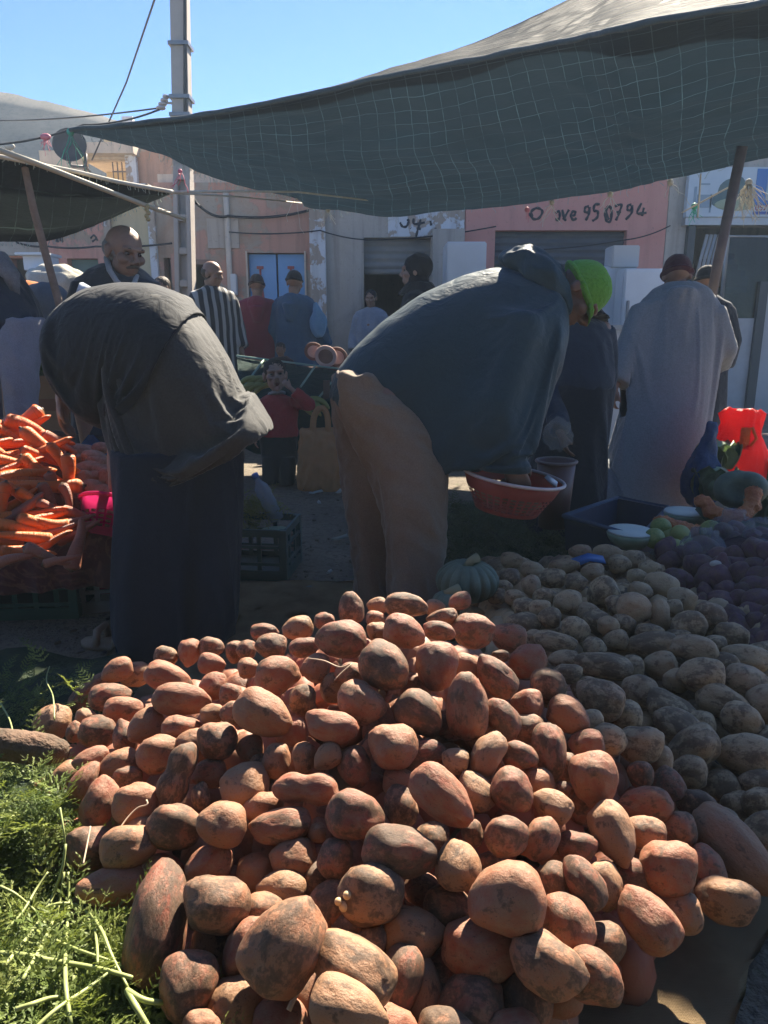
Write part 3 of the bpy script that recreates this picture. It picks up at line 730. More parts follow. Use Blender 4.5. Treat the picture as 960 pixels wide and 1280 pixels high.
knot(763, 243, 3.35, 6, .05, .12, m_twine, 'pale frayed twine at the awning edge near the last digits', 7)
knot(838, 228, 3.5, 4, .05, .12, m_twine, 'pale twine at the corner of the picture sign', 8)
knot(936, 228, 3.5, 46, .07, .16, m_twine, 'thick bundle of pale twine hanging beside the tilted awning pole', 9)
knot(868, 258, 3.5, 10, .02, .07, m_gtw, 'greenish twine knot in front of the picture sign', 10)
knot(225, 214, 4.2, 5, .05, .12, m_rtw, 'pink ribbon knotted at the concrete pole', 11)
wire('tie_string', 'pale cord stretched slantwise in front of the picture sign', [W(852, 266, 5.6), W(915, 232, 5.5)], .006, m_twine, 0, 'string')
wire('tie_string', 'pale cord hanging straight down in front of the picture sign', [W(876, 217, 5.6), W(874, 250, 5.6), W(872, 272, 5.6)], .006, m_twine, 0, 'string')
# edge frays as part of the awning
mb = MB(); cf = catmull(far, 160)
for i, p in enumerate(cf):
    if i % 2 == 0: frays(mb, p, 1, .02, .08, 100 + i)
    if 18 < i < 62: frays(mb, p, 2, .02, .08, 400 + i)
link('frayed_edge', mb.mesh('frayed_edge'), mat('edge_twine', (.22, .30, .27), (.4, .44, .38), 12, .8), aw)
# supporting pole at the right, tilted
ap = thing('awning_pole', 'tilted dark steel awning pole in front of the printed signboard', 'pole', G(878, 600))
mb = MB(); mb.tube([W(928, 183, 5.0), W(897, 330, 5.1), W(880, 420, 5.15), G(866, 556)], .032, 10); link('shaft', mb.mesh('shaft'), mat('rusty_pipe', (.13, .10, .095), (.18, .14, .12), 12, .6, .2), ap)
# added awning and back cloth, out of view, blocking sky light on the heap
sky_blocker = thing('market_awning', 'dark stall awning with a hanging back cloth behind the photographer', 'awning', (0, -2.5, 2.2))
m_back = cloth('sky_blocker_tarp', (.03, .04, .042), None, 3)
link('net_sheet', sheet([[(-5, -5, 2.0), (-2, -5, 2.1), (2, -5, 2.1), (5, -5, 2.0)], [(-5, .3, 2.5), (-2, .8, 2.4), (-.2, .95, 2.4), (.8, .2, 2.4), (2, -.2, 2.4), (5, -.4, 2.5)]], 40, 16, .15, .04, 2), m_back, sky_blocker)
link('sky_blocker_cloth', sheet([[(-5, -3.4, .05), (-2, -3.5, .05), (2, -3.4, .05), (5, -3.5, .05)], [(-5, -3.5, 2.0), (-2, -3.5, 2.0), (2, -3.5, 2.0), (5, -3.5, 2.0)]], 40, 16, 0, .0, 2), m_back, sky_blocker)
# second awning, upper left
aw2 = thing('market_awning', 'smaller dark shade net awning at the left edge, held by a tilted wooden pole', 'awning', (-2.2, 4, 1.7))
e_top = [W(*q) for q in ((-160, 176, 3.4), (-60, 188, 3.5), (0, 196, 3.6), (50, 206, 3.72), (100, 216, 3.85), (150, 228, 4.0), (216, 240, 4.2))]
e_bot = [W(*q) for q in ((-160, 300, 4.9), (-60, 306, 4.85), (0, 303, 4.75), (55, 302, 4.65), (110, 285, 4.5), (160, 264, 4.35), (217, 241, 4.21))]
link('net_sheet', sheet([e_top, e_bot], 60, 26, .05, .03, 5), m_net2, aw2)
mb = MB(); e3 = [W(*q) for q in ((-160, 165, 3.9), (-60, 178, 4.0), (0, 187, 4.05), (30, 196, 4.1), (95, 214, 4.15), (150, 227, 4.18), (216, 239.5, 4.21))]
link('top_flap', sheet([[p + Vector((0, 0, .006)) for p in e_top], e3], 60, 8, 0, .03, 6), cloth('grey_top_cloth', (.20, .20, .18), (.12, .12, .11), 5, trans=.3), aw2)
mb = MB(); mb.tube(catmull([p + Vector((0, -.005, 0)) for p in e_top], 60), .010, 8); link('hem_rope', mb.mesh('hem_rope'), m_twine, aw2)
mb = MB(); cf = catmull(e_bot, 90)
for i, p in enumerate(cf): frays(mb, p, 1, .01, .04, 800 + i)
for i, p in enumerate(catmull(e_top, 70)): frays(mb, p, 1, .01, .035, 1800 + i)
link('frayed_edge', mb.mesh('frayed_edge'), bpy.data.materials['edge_twine'], aw2)
wp = thing('wooden_pole', 'thin crooked wooden pole tilted under the left awning', 'pole', W(72, 372, 3.9))
mb = MB(); mb.tube([W(30, 205, 3.72), W(42, 262, 3.78), W(55, 310, 3.84), W(72, 372, 3.9), W(100, 480, 3.95), W(118, 640, 4.0)], [.017, .019, .020, .021, .022, .022], 8); link('stick', mb.mesh('stick'), mat('grey_wood', (.20, .145, .11), (.27, .20, .155), 20, .85, .4, 50), wp)
tag(link('guy_rope', MB().tube([W(216, 240, 4.2), W(300, 239, 5), W(372, 240, 6.0), W(560, 262, 9.8)], .007, 6).mesh('r'), m_twine), 'pale guy rope from the left awning tip across to the buildings', 'rope')
tag(link('guy_rope', MB().tube([W(216, 241, 4.2), W(300, 246, 6), W(400, 256, 9.8)], .006, 6).mesh('r'), m_twine), 'second thinner guy rope below, from the left awning tip to the white pier', 'rope')
tag(link('bamboo_stick', MB().tube([W(-6, 186, 3.5), W(45, 204, 3.6), W(180, 256, 4.1), W(232, 274, 4.3)], [.013, .013, .012, .010], 8).mesh('r'), mat('bamboo', (.48, .42, .30), None, rough=.6)), 'pale bamboo stick poking out below the left awning beside the pole', 'stick')
mb = MB()
for k in range(5): mb.ell(W(185 + rnd.uniform(-2, 2), 258 + 4 * k, 4.1), (.012, .01, .012), sub=2)
tag(link('dried_bunch', mb.mesh('d'), mat('dry_yellow', (.42, .34, .16), None)), 'small yellowish dried bunch hanging under the bamboo stick', 'bunch')
for (px, py, m, lb) in ((57, 171, m_rtw, 'reddish ribbon scrap caught on the slanting wire'), (12, 183, m_twine, 'pale rag scrap caught on the wire at far left')):
    mb = MB(); frays(mb, W(px, py, 7.4), 14, .08, .2, px); mb.ell(W(px, py, 7.4), (.05, .03, .03), sub=2); tag(link('rag_scrap', mb.mesh('r'), m), lb, 'rag')
# ================================================================ POTATOES
def potato_mat(name, stops, dirt=.5, film_=(.30, .19, .115), fmul=.65):
    t = NT(name); info = t.n('ObjectInfo')
    off = t.n('VectorMath', operation='ADD'); cmb = t.n('CombineXYZ')
    for i in range(3): t.t.links.new(t.math('MULTIPLY', info.outputs['Random'], (37., 91., 53.)[i]), cmb.inputs[i])
    t.t.links.new(t.co.outputs['Object'], off.inputs[0]); t.t.links.new(cmb.outputs[0], off.inputs[1]); v = off.outputs[0]
    base = t.ramp(info.outputs['Random'], stops)
    base = t.mix(t.ramp(t.noise(1.6, 4, .6, v), [(.42, 0.), (.75, .6)]), base, (.40, .225, .125))        # patches of yellower skin
    base = t.mix(t.ramp(t.noise(2.2, 5, .65, v), [(.4, 0.), (.66, fmul)]), base, film_)                  # dried dust
    net = t.ramp(t.noise(26, 5, .75, v), [(.42, 0.), (.68, .35)]); base = t.mix(net, base, (.22, .12, .075))
    sp = t.ramp(t.noise(13, 3, .6, v), [(.665, 0.), (.69, .85)]); base = t.mix(sp, base, (.055, .035, .024))  # pits and eyes
    d1 = t.noise(1.6, 10, .74, v, .2); thr = t.math('MULTIPLY', t.math('FRACT', t.math('MULTIPLY', info.outputs['Random'], 7.31)), .17)
    soil = t.ramp(t.math('ADD', d1, t.math('SUBTRACT', thr, .05)), [(.535, 0.), (.575, .7), (.65, 1.)])                        # caked soil
    soilc = t.ramp(t.noise(9, 5, .7, v), [(.3, (.05, .031, .019)), (.6, (.115, .07, .04)), (.8, (.20, .13, .075))])
    col = t.mix(t.math('MULTIPLY', soil, dirt), base, soilc)
    h = t.math('ADD', t.math('MULTIPLY', t.noise(7, 6, .62, v), .5), t.math('MULTIPLY', soil, t.math('MULTIPLY', t.noise(16, 5, .8, v), 1.6)))
    fs = t.ramp(t.noise(34, 2, .5, v), [(.62, 0.), (.68, .55)]); col = t.mix(fs, col, (.10, .055, .035))
    h = t.math('SUBTRACT', h, t.math('MULTIPLY', sp, .3)); h = t.math('SUBTRACT', h, t.math('MULTIPLY', fs, .16))
    rough = t.math('ADD', .5, t.math('MULTIPLY', soil, .4))
    b = t.pbsdf(col, .6, t.bump(h, .26, .06), .36); return t.done(b)
RED = [(0, (.30, .080, .042)), (.2, (.34, .145, .07)), (.4, (.26, .068, .038)), (.6, (.35, .185, .092)), (.75, (.31, .10, .052)), (.9, (.24, .064, .038)), (1, (.38, .215, .11))]
DUSTY = [(0, (.50, .33, .175)), (.4, (.54, .37, .20)), (.7, (.43, .28, .15)), (1, (.49, .29, .165))]
m_pot = potato_mat('red_potato_skin', RED, .92); m_pot2 = potato_mat('dusty_potato_skin', DUSTY, .7, (.52, .38, .215), .8)
def potato_mesh(seed, kind=0, sub=4):
    r_ = random.Random(seed); bm = bmesh.new(); bmesh.ops.create_icosphere(bm, subdivisions=sub, radius=1)
    s = seed * 7.3; eyes = [Vector((r_.uniform(-1, 1), r_.uniform(-1, 1), r_.uniform(-1, 1))).normalized() for _ in range(7)]
    tap = r_.uniform(-.26, .26); bend = r_.uniform(-.2, .2); sq = r_.uniform(2.0, 2.28)
    for v in bm.verts:
        d = v.co.normalized()
        # slightly squarish section, tapered and bent, low lumps, sunken eyes
        k = (abs(d.x) ** sq + abs(d.y) ** sq + abs(d.z) ** sq) ** (-1 / sq)
        p = d * k * (1 + .135 * noise.noise(d * 1.25 + Vector((s, 0, 0))) + .042 * noise.noise(d * 3.1 + Vector((0, s, 0))) + .012 * noise.noise(d * 8 + Vector((0, 0, s))))
        for e in eyes:
            a = d.angle(e)
            p *= 1 - .055 * math.exp(-(a / .13) ** 2) + .02 * math.exp(-((a - .2) / .08) ** 2)
        if kind == 1: p.y *= 1 - .25 * math.exp(-(p.x / .28) ** 2); p.z *= 1 - .22 * math.exp(-(p.x / .28) ** 2)      # waisted
        if kind == 2:                                                                                           # with a knob on one end
            kn = Vector((.9, .32, .1)); p += kn.normalized() * .22 * math.exp(-(d.angle(kn) / .35) ** 2)
        p.y *= 1 + tap * p.x; p.z *= 1 + tap * p.x; p.y += bend * (p.x * p.x - .4)
        v.co = p
    me = bpy.data.meshes.new('potato'); bm.to_mesh(me); bm.free()
    me.polygons.foreach_set('use_smooth', [True] * len(me.polygons)); me.update(); return me
POT = [potato_mesh(i + 1, 0) for i in range(9)]; POTW = [potato_mesh(31, 1), potato_mesh(32, 1)]; POTK = [potato_mesh(41, 2), potato_mesh(42, 2), potato_mesh(43, 2)]
for me in POT + POTW + POTK: me.materials.append(m_pot)
POT2 = []
for me in POT:
    q = me.copy(); q.materials.clear(); q.materials.append(m_pot2); POT2.append(q)

# heap shape: a mound in front, a lower shelf of dustier potatoes on the right
PK = Vector((.06, 1.62, .485))
def heap_front(x, y):
    dx, dy = x - PK.x, y - PK.y
    sx = .40 if dx < 0 else .56; sy = .46 if dy < 0 else .62
    d = math.sqrt((dx * sx) ** 2 + (dy * sy) ** 2 + .0016) - .04
    return PK.z - d
def heap_right(x, y): return .30 - max(0, 2.1 - y) * .26 - max(0, .45 - x) * .5 - max(0, y - 2.75) * .5 - max(0, x - 1.25) * .3
def heap(x, y): return max(heap_front(x, y), heap_right(x, y))
def on_heap(px, py, fn=heap, lift=0.):
    r = ray(px, py); t_ = .6
    while t_ < 4:
        p = CAM + r * t_
        if p.z < max(.02, fn(p.x, p.y)) + lift: break
        t_ += .004
    return t_
# seen one by one in the photograph: centre, long and short size, tilt (pixels, degrees), set back (cm), variant
P_FRONT = '''207 821 31 28 0 1;237 816 38 30 90 1;264 809 34 27 0 1.5;294 815 30 26 90 1;265 830 38 29 10 0;146 838 42 30 -25 0;168 842 44 34 0 1;211 847 64 37 20 0;
227 875 74 40 3 -2;115 866 64 36 -40 0;138 870 53 34 -8 -1;155 886 51 32 -5 0;66 902 44 40 0 -1;107 897 26 24 0 1;121 914 47 42 0 -1;93 915 28 19 90 1;156 920 45 30 75 1;182 908 52 42 -35 0;
227 912 52 38 10 0;272 925 52 50 0 -1;265 892 33 27 -15 .5;267 857 38 36 0 1;288 868 30 29 0 1;291 892 35 34 0 1;200 942 57 50 0 .5;114 950 45 31 -15 -1;106 977 50 31 -65 0;80 970 42 27 -50 .5;
148 957 54 38 -25 1.5;160 972 38 29 0 1;125 1003 60 45 -70 0;171 1004 58 52 0 -1;223 967 78 40 -72 -1.5 w;251 995 34 25 75 1;219 1033 68 56 15 0;277 1030 64 56 0 -1.5;114 1059 58 52 0 1.5;161 1059 69 51 -15 -.5;
207 1087 46 38 0 2.5;260 1082 62 48 -35 2;305 982 66 62 0 .5;262 967 45 37 0 2;330 790 41 24 0 1.5;372 785 44 33 -15 1.5;405 776 30 25 0 2;439 760 45 34 80 -.5;471 757 28 24 0 2;507 757 62 34 3 0;470 773 28 22 0 1;
472 789 30 28 0 1;426 799 65 50 3 -1.5;506 790 62 46 20 -1.5;480 832 75 58 40 -2.5;339 807 45 34 5 0;380 809 41 29 -5 .5;308 812 28 26 0 1;394 835 42 40 0 .5;347 844 59 48 -20 -.5;311 835 30 28 0 1;329 892 80 55 30 -2.5;
379 875 42 38 90 1.5;436 842 40 32 0 1.5;451 878 67 56 40 -.5;414 907 74 44 10 -2;524 892 71 54 35 .5;546 832 67 58 90 -1.5;544 759 28 23 0 2;575 751 34 24 -20 .5;590 788 54 46 10 -1 r;552 772 46 24 -10 .5;550 789 44 27 10 0 k;635 796 49 37 15 -1;
660 826 54 46 -20 -.5;685 857 50 47 0 -1;620 845 68 43 50 -1;626 820 26 18 0 1.5;584 882 87 55 86 -1.5;628 898 56 42 60 -.5;583 835 42 40 0 2;658 880 45 41 0 2;712 895 62 45 35 1;346 950 46 38 90 1.5;380 947 41 31 90 .5;409 946 42 33 -35 0;
444 958 56 42 70 1.5;492 932 66 62 0 -.5;382 986 84 41 3 -.5 w;312 935 37 35 0 2;444 1019 70 58 5 -1;500 977 46 37 0 2.5;500 1008 54 44 80 1.5;350 1032 82 45 -5 .5;396 1041 25 24 0 1.5;366 1073 61 52 0 .5;420 1072 50 46 90 .5;500 1065 94 62 8 -2;
553 995 94 56 45 -3;569 950 37 33 20 0;530 945 62 42 -20 1.5;610 945 61 40 -60 -1 k;650 945 46 36 10 0;688 940 76 43 85 -.5;596 989 60 40 55 .5;641 989 60 54 40 -1.5;691 1007 55 39 30 -1;672 978 42 40 0 1.5;634 1045 55 51 10 -1.5;
676 1048 56 43 -50 -.5 k;591 1042 36 29 90 1;721 1058 50 38 10 .5;573 1082 63 56 80 -1.5;707 988 26 23 0 1;733 930 46 38 0 .5;743 975 69 57 85 -2;708 960 41 32 90 2;
140 1108 83 45 -8 1;197 1152 126 66 93 -1.5;271 1129 78 64 5 -2.5;265 1187 58 50 90 1.5;307 1187 73 52 -70 -.5;235 1232 74 66 90 -1;300 1252 78 62 -30 .5;252 1284 46 36 0 -1;
357 1179 110 88 -55 -4;465 1117 79 70 10 -1.5;439 1207 110 66 35 -3.5;466 1179 38 34 80 .5;447 1165 62 46 10 2;352 1112 63 47 10 2;412 1130 60 56 0 2;515 1167 80 62 0 1.5;436 1262 92 60 20 -3;375 1245 84 72 90 1.5;497 1232 92 52 -70 .5;
530 1240 82 46 85 2.5;530 1112 52 38 10 2;634 1124 92 78 0 -3.5;694 1107 56 40 80 0;730 1103 62 41 62 -2;754 1107 58 46 80 .5;709 1155 67 58 80 -1;657 1162 42 37 0 1.5;684 1205 86 64 35 -2.5;742 1222 66 54 25 -1.5;598 1185 94 72 5 .5;
753 1177 54 48 0 1;590 1258 80 76 0 1;657 1250 72 64 80 1;767 1042 76 49 70 -1.5;801 969 35 31 80 .5;807 1007 68 43 0 1;805 1042 52 44 20 1;848 1036 44 41 0 0;835 980 43 40 80 1;872 1006 46 37 20 .5;915 1060 114 58 52 -1;
836 1084 63 62 0 -1.5;810 1148 78 54 55 -1;852 1141 46 44 0 .5;909 1125 64 50 12 -.5;880 1087 56 48 60 1;785 1095 52 48 0 2;180 1040 46 40 20 2.5;330 1145 60 50 0 2.5;560 1135 60 50 0 2.5;640 1210 60 52 0 2.5;
400 1100 52 46 0 3;470 1040 50 44 0 3;540 1050 50 44 0 3;610 1090 50 44 0 3;330 1010 50 44 0 3;240 930 44 40 0 2.5;330 960 40 36 0 3;560 905 46 42 0 3;420 860 42 40 0 3;365 915 44 38 0 3;690 1060 46 42 0 3;520 860 46 42 0 3;660 910 44 40 0 3;
600 920 44 40 0 3;730 1010 46 42 0 3;320 1090 52 46 0 3;480 1200 60 52 0 3.5;560 1215 64 56 0 3;700 1240 60 52 0 2.5;350 1280 70 60 0 2;480 1290 80 60 0 1;560 1295 70 60 0 1;640 1295 70 60 0 1;420 745 0 0 0 0'''
P_RIGHT = '''637 721 27 24 0 0;664 733 30 25 80 0;681 746 30 25 10 0;643 746 27 20 0 0;656 759 33 25 0 0;686 772 32 27 0 -.5;653 779 45 29 0 0;720 787 37 34 0 -.5;694 802 55 28 15 -.5;743 810 30 28 0 0;705 824 41 24 0 0;752 832 74 34 8 -.5;750 872 62 48 30 -.5;
710 842 36 27 0 .5;752 742 46 38 -40 0;774 757 34 30 0 .5;710 753 38 34 0 0;690 723 38 26 0 0;705 708 42 20 -5 0;760 694 42 26 0 -.5;745 778 37 35 0 .5;793 761 45 39 0 -.5;827 731 44 32 25 -.5;796 720 25 19 0 0;825 768 40 26 88 0;853 749 36 31 0 0;861 781 43 33 0 -.5;
888 770 36 34 0 -.5;812 790 36 22 0 0;812 806 70 32 -3 0;866 811 60 33 14 -1;825 832 42 36 0 -.5;877 844 58 42 0 -1;934 855 52 46 10 -1;799 863 44 40 20 -1;838 886 66 40 32 -1;904 878 62 38 25 -.5;930 822 56 34 15 0;787 836 36 34 0 1;892 806 32 24 0 .5;915 794 42 32 20 0;
847 908 60 42 35 -.5;800 930 56 46 0 -1;865 934 66 46 -25 -1;932 945 74 52 15 -1;928 900 48 38 20 .5;760 925 46 40 0 1;945 980 42 32 0 0;952 1003 42 34 0 -.5;955 1045 48 54 0 0;900 985 44 40 0 1.5;900 1030 44 40 0 1.5;708 893 44 36 30 1;735 905 40 36 0 1.5;
780 895 44 38 0 1.5;730 860 34 30 0 1;670 800 30 26 0 1;675 760 28 24 0 1;640 700 30 22 0 .5;665 712 30 22 0 .5;720 728 30 24 0 .5;740 715 30 24 0 .5;775 705 30 24 0 .5;735 765 30 26 0 1;770 800 32 26 0 1;760 782 28 26 0 1;840 760 26 22 0 1;800 740 30 26 0 1;
630 735 24 22 0 1;620 745 26 22 0 1;615 728 26 22 0 1;848 798 30 24 0 1;905 830 36 30 0 1;955 820 44 34 0 0;960 880 50 44 0 0;965 930 50 44 0 1;845 850 34 30 0 1.2;790 700 34 26 0 0;812 712 30 24 0 .5;725 690 30 20 0 .5;780 780 30 26 0 1.2;
690 870 36 32 0 1.5;875 905 36 32 0 1.2;860 965 44 38 0 1.5;820 950 40 36 0 1.5;925 1010 44 40 0 1.5;585 750 30 24 0 2;600 738 26 22 0 1.5'''
pots = []
for src, fn, right in ((P_FRONT, heap_front, False), (P_RIGHT, heap, True)):
    for row in src.replace('\n', '').split(';'):
        a = row.split(); 
        if not a or a[2] == '0': continue
        px, py, L, S, ang, back = map(float, a[:6]); var = a[6] if len(a) > 6 else ''
        d = on_heap(px, py, heap if right or px > 690 else fn)
        if not right and px < 700: d = min(d, 1.80 / ray(px, py).y)       # crest potatoes sit on the ridge
        d += back * .017
        pots.append(dict(px=px, py=py, L=L, S=S, ang=ang, d=d, var=var, right=right, key=(int(px), int(py))))
# let overlapping ones slide apart along the line of sight (nearer stays nearer)
r_ = random.Random(3)
for q in pots:
    q['tilt'] = r_.uniform(-22, 22); q['v'] = r_.randrange(9); q['roll'] = r_.uniform(0, 6.28); q['thick'] = r_.uniform(.82, .98)
def axes(q):
    r = ray(q['px'], q['py']).normalized(); right = Vector((1, 0, 0)); right = (right - r * right.dot(r)).normalized(); down = r.cross(right).normalized()
    if down.z > 0: down = -down
    a = R(q['ang']); ax = right * math.cos(a) + down * math.sin(a); ax = (ax + r * math.tan(R(q['tilt'])) * .6).normalized()
    b = ax.cross(r).normalized(); return ax, b, ax.cross(b).normalized()
N_ = len(pots); rays = [ray(q['px'], q['py']) for q in pots]; AX = [axes(q) for q in pots]
dd = np.array([q['d'] for q in pots]); d0 = dd.copy(); RY = np.array([list(r) for r in rays]); L_ = np.array([q['L'] for q in pots]) * .5 / FPX; S_ = np.array([q['S'] for q in pots]) * .5 / FPX
AXN = np.array([list(a[0]) for a in AX]); rl = np.linalg.norm(RY, axis=1)
for it in range(60):
    C = np.array(CAM) + RY * dd[:, None]; hl = (L_ - S_) * dd * .8; rad = S_ * dd * .80
    # three spheres along each potato
    pts = np.stack([C - AXN * hl[:, None], C, C + AXN * hl[:, None]], 1).reshape(-1, 3); rr = np.repeat(rad, 3); own = np.repeat(np.arange(N_), 3)
    dv = pts[:, None] - pts[None]; dist = np.sqrt((dv ** 2).sum(2)) + 1e-9; ov = rr[:, None] + rr[None] - dist
    ov[own[:, None] == own[None]] = -1; ii, jj = np.where(np.triu(ov > .002)); push = np.zeros(N_); cnt = np.zeros(N_)
    for a, b in zip(ii, jj):
        A, B = own[a], own[b]; s = 1 if dd[A] > dd[B] else -1; o = min(ov[a, b], .02)
        push[A] += s * o; push[B] -= s * o; cnt[A] += 1; cnt[B] += 1
    dd = dd + .25 * push / np.maximum(cnt, 1); dd = np.clip(dd, d0 - .03, d0 + .05)
special = {
    (227, 875): 'tan freckled potato lying on top at the upper left of the heap',
    (66, 902): 'single tan potato lying on the green herbs left of the heap',
    (223, 967): 'lumpy double potato standing upright on the left flank, sunlit at both knobs',
    (439, 760): 'small upright pinkish potato sticking up from the crest of the heap',
    (426, 799): 'broad dark soil-smeared potato just under the crest of the heap',
    (480, 832): 'large potato with a dark soil patch in the middle below the crest',
    (329, 892): 'long smooth pinkish potato slanting in sun left of the middle',
    (382, 986): 'shaded peanut-shaped potato in the middle of the heap',
    (444, 1019): 'shaded round potato with a big black scab',
    (553, 995): 'long tan potato slanting down to the right, centre of the heap',
    (590, 788): 'hairy soil-caked potato at the right end of the crest',
    (635, 796): 'smooth orange-pink potato jutting out at the right of the crest',
    (584, 882): 'tall reddish potato standing upright right of the middle',
    (743, 975): 'round sunlit potato with small eyes at the right rim of the heap',
    (767, 1042): 'upright potato with a sunlit dusty patch below the round one at the right rim',
    (197, 1152): 'very long brown potato standing upright beside the herbs',
    (271, 1129): 'rounded tan potato with a rough scar right of the very long one',
    (357, 1179): 'biggest yellowish speckled potato near the bottom, scabbed at its left end',
    (465, 1117): 'reddish potato with a cluster of pale round sprouts',
    (439, 1207): 'long smooth red potato lying right of the biggest yellowish one',
    (436, 1262): 'tan rough potato at the bottom edge below the long red one',
    (634, 1124): 'large broad sunlit potato at the lower right of the heap',
    (730, 1103): 'small smooth orange potato leaning beside the large broad one',
    (684, 1205): 'pinkish sunlit potato slanting right near the burlap',
    (742, 1222): 'tan potato resting at the edge of the burlap, lowest at the right',
    (709, 1155): 'dark soil-covered potato below the small orange one',
    (836, 1084): 'round reddish potato in shade on the burlap at the right',
    (810, 1148): 'oval purplish potato lying in shade on the burlap',
    (909, 1125): 'lone oval brown potato farthest right on the burlap',
    (915, 1060): 'longest grey-brown potato slanting at the right above the burlap',
    (500, 1065): 'wide reddish potato with a sunlit top edge, lower middle',
    (347, 844): 'sunlit lumpy tan potato on the upper left slope under the crest',
}
DARKS = {(148, 957), (160, 972)}
for i, q in enumerate(pots):
    d = float(dd[i]); c = CAM + rays[i] * d; ax, b, n = AX[i]; k = d * rl[i] / FPX * .5 * (.93 if q['right'] or q['key'] in special else .885)
    me = {'w': POTW, 'k': POTK, 'r': POTK}.get(q['var'])
    me = me[i % len(me)] if me else (POT2 if q['right'] else POT)[q['v']]
    o = bpy.data.objects.new('potato', me); COL.objects.link(o)
    sgn = 1 if q['roll'] > 3.14 else -1
    M = Matrix((ax * sgn, b, n * sgn)).transposed().to_4x4()
    o.matrix_world = Matrix.Translation(c) @ M @ Matrix.Diagonal((q['L'] * k, q['S'] * k, q['S'] * k * q['thick'], 1))
    if q['key'] in special: tag(o, special[q['key']], 'potato', 'potatoes heaped in front')
    elif q['right']: tag(o, 'dusty tan potato in the shaded pile on the right', 'potato', 'dusty potatoes piled on the right')
    else: tag(o, 'reddish soil-smeared potato in the front heap', 'potato', 'potatoes heaped in front')
    q['o'] = o; q['c'] = c
# pale sprouts on one
sp = next(q for q in pots if q['key'] == (465, 1117)); mb = MB(); dq = float(dd[pots.index(sp)]) - .030
for (x, y, r) in ((434, 1119, 5.5), (430, 1133, 6.5), (447, 1134, 7.5), (423, 1127, 5), (440, 1141, 4.5)):
    p = D(x, y, dq); mb.ell(p, r * dq / FPX, sub=3); mb.ell(p + Vector((0, -.004, .001)), r * dq / FPX * .35, sub=2)
o = mb.mesh('sprout'); ob = link('sprout', o, mat('pale_sprout', (.55, .36, .17), (.62, .44, .24), 60, .45, spec=.5)); M = sp['o'].matrix_world.copy(); ob.parent = sp['o']; o.transform(M.inverted())
# loose roots lying on the heap
m_root = mat('pale_root', (.45, .33, .23), (.55, .42, .30), 30, .8)
def root(pts, lab, r=.0016):
    dq = [min(on_heap(x, y), 9) - .045 for x, y in pts]
    # follow the potatoes just in front of their surface
    mb = MB(); mb.tube(catmull([D(x, y, k) for (x, y), k in zip(pts, dq)], 24), r, 5); tag(link('root', mb.mesh('root'), m_root), lab, 'root')
root([(143, 1046), (158, 1024), (172, 1010), (184, 1006), (183, 1000)], 'curled pale root on the lower left potatoes')
root([(113, 1033), (109, 1055), (104, 1080)], 'thin straight pale root hanging at the left rim by the herbs')
root([(385, 823), (405, 826), (425, 834), (440, 829), (428, 840), (418, 850)], 'tangled dry root below the broad dark potato')
root([(392, 1209), (372, 1240), (361, 1263)], 'short pale stem lying under the biggest potato', .004)

# deeper layer of the heap: potatoes seen only through the gaps
r_ = random.Random(11); mb = MB(); lo = [potato_mesh(60 + i, 0, 2) for i in range(4)]; bmx = mb.bm
def scatter(x0, x1, y0, y1, fn, drop, n, s0, s1, seed):
    r_ = random.Random(seed)
    for _ in range(n):
        x, y = r_.uniform(x0, x1), r_.uniform(y0, y1); z = fn(x, y) - drop - r_.uniform(0, .02)
        if z < .03 or fn(x, y) < drop + .07: continue
        s = r_.uniform(s0, s1); M = Matrix.Translation((x, y, z)) @ Euler((r_.uniform(0, 6), r_.uniform(0, 6), r_.uniform(0, 6))).to_matrix().to_4x4() @ Matrix.Diagonal((s * 1.3, s, s * .9, 1))
        tmp = lo[r_.randrange(4)].copy(); tmp.transform(M); bmx.from_mesh(tmp); bpy.data.meshes.remove(tmp)
scatter(-.80, .8, .62, 2.25, heap_front, .115, 1000, .036, .05, 1)
under = mb.mesh('under'); o = link('heaped_potatoes', under, m_pot); tag(o, 'deeper mass of reddish potatoes filling the gaps of the front heap', 'potatoes', None, 'stuff')
mb = MB(); bmx = mb.bm; scatter(.3, 1.7, 1.1, 3.1, heap_right, .072, 800, .034, .046, 2)
o = link('heaped_potatoes', mb.mesh('under'), m_pot2); tag(o, 'deeper mass of dusty potatoes filling the gaps of the right pile', 'potatoes', None, 'stuff')

# burlap under the heap
def burlap_mesh():
    mb = MB(); rows = []
    for j in range(90):
        y = .62 + j * .028; e = .02 * noise.noise((y * 9, 1, 0)) + .012 * noise.noise((y * 31, 4, 0))
        xl = -.95 + max(0, 1.25 - y) * .75 + e; xr = (.60 + (y - 1.0) * .80 if y < 2.2 else 1.56 + (y - 2.2) * .1) + 1.3 * e; row = []
        for i in range(90):
            x = xl + (xr - xl) * i / 89
            z = max(.03, heap(x, y) - .17) + .010 * noise.noise((x * 5, y * 5, 0)) + .007 * noise.noise((x * 13, y * 13, 2)) + .004 * noise.noise((x * 30, y * 30, 2))
            row.append(mb.bm.verts.new((x, y, max(.026, z))))
        rows.append(row)
    for a, b in zip(rows, rows[1:]):
        for i in range(89): mb.face((a[i], a[i + 1], b[i + 1], b[i]))
    bmesh.ops.solidify(mb.bm, geom=mb.bm.faces[:], thickness=.004)
    return mb.mesh('burlap')
t = NT('burlap'); w1 = t.set(t.n('TexWave', wave_type='BANDS', bands_direction='X'), Scale=120., Distortion=2., Detail=1.); w2 = t.set(t.n('TexWave', wave_type='BANDS', bands_direction='Y'), Scale=120., Distortion=2., Detail=1.)
for w in (w1, w2): t.t.links.new(t.co.outputs['Object'], w.inputs['Vector'])
wv = t.math('MAXIMUM', w1.outputs['Fac'], w2.outputs['Fac'])
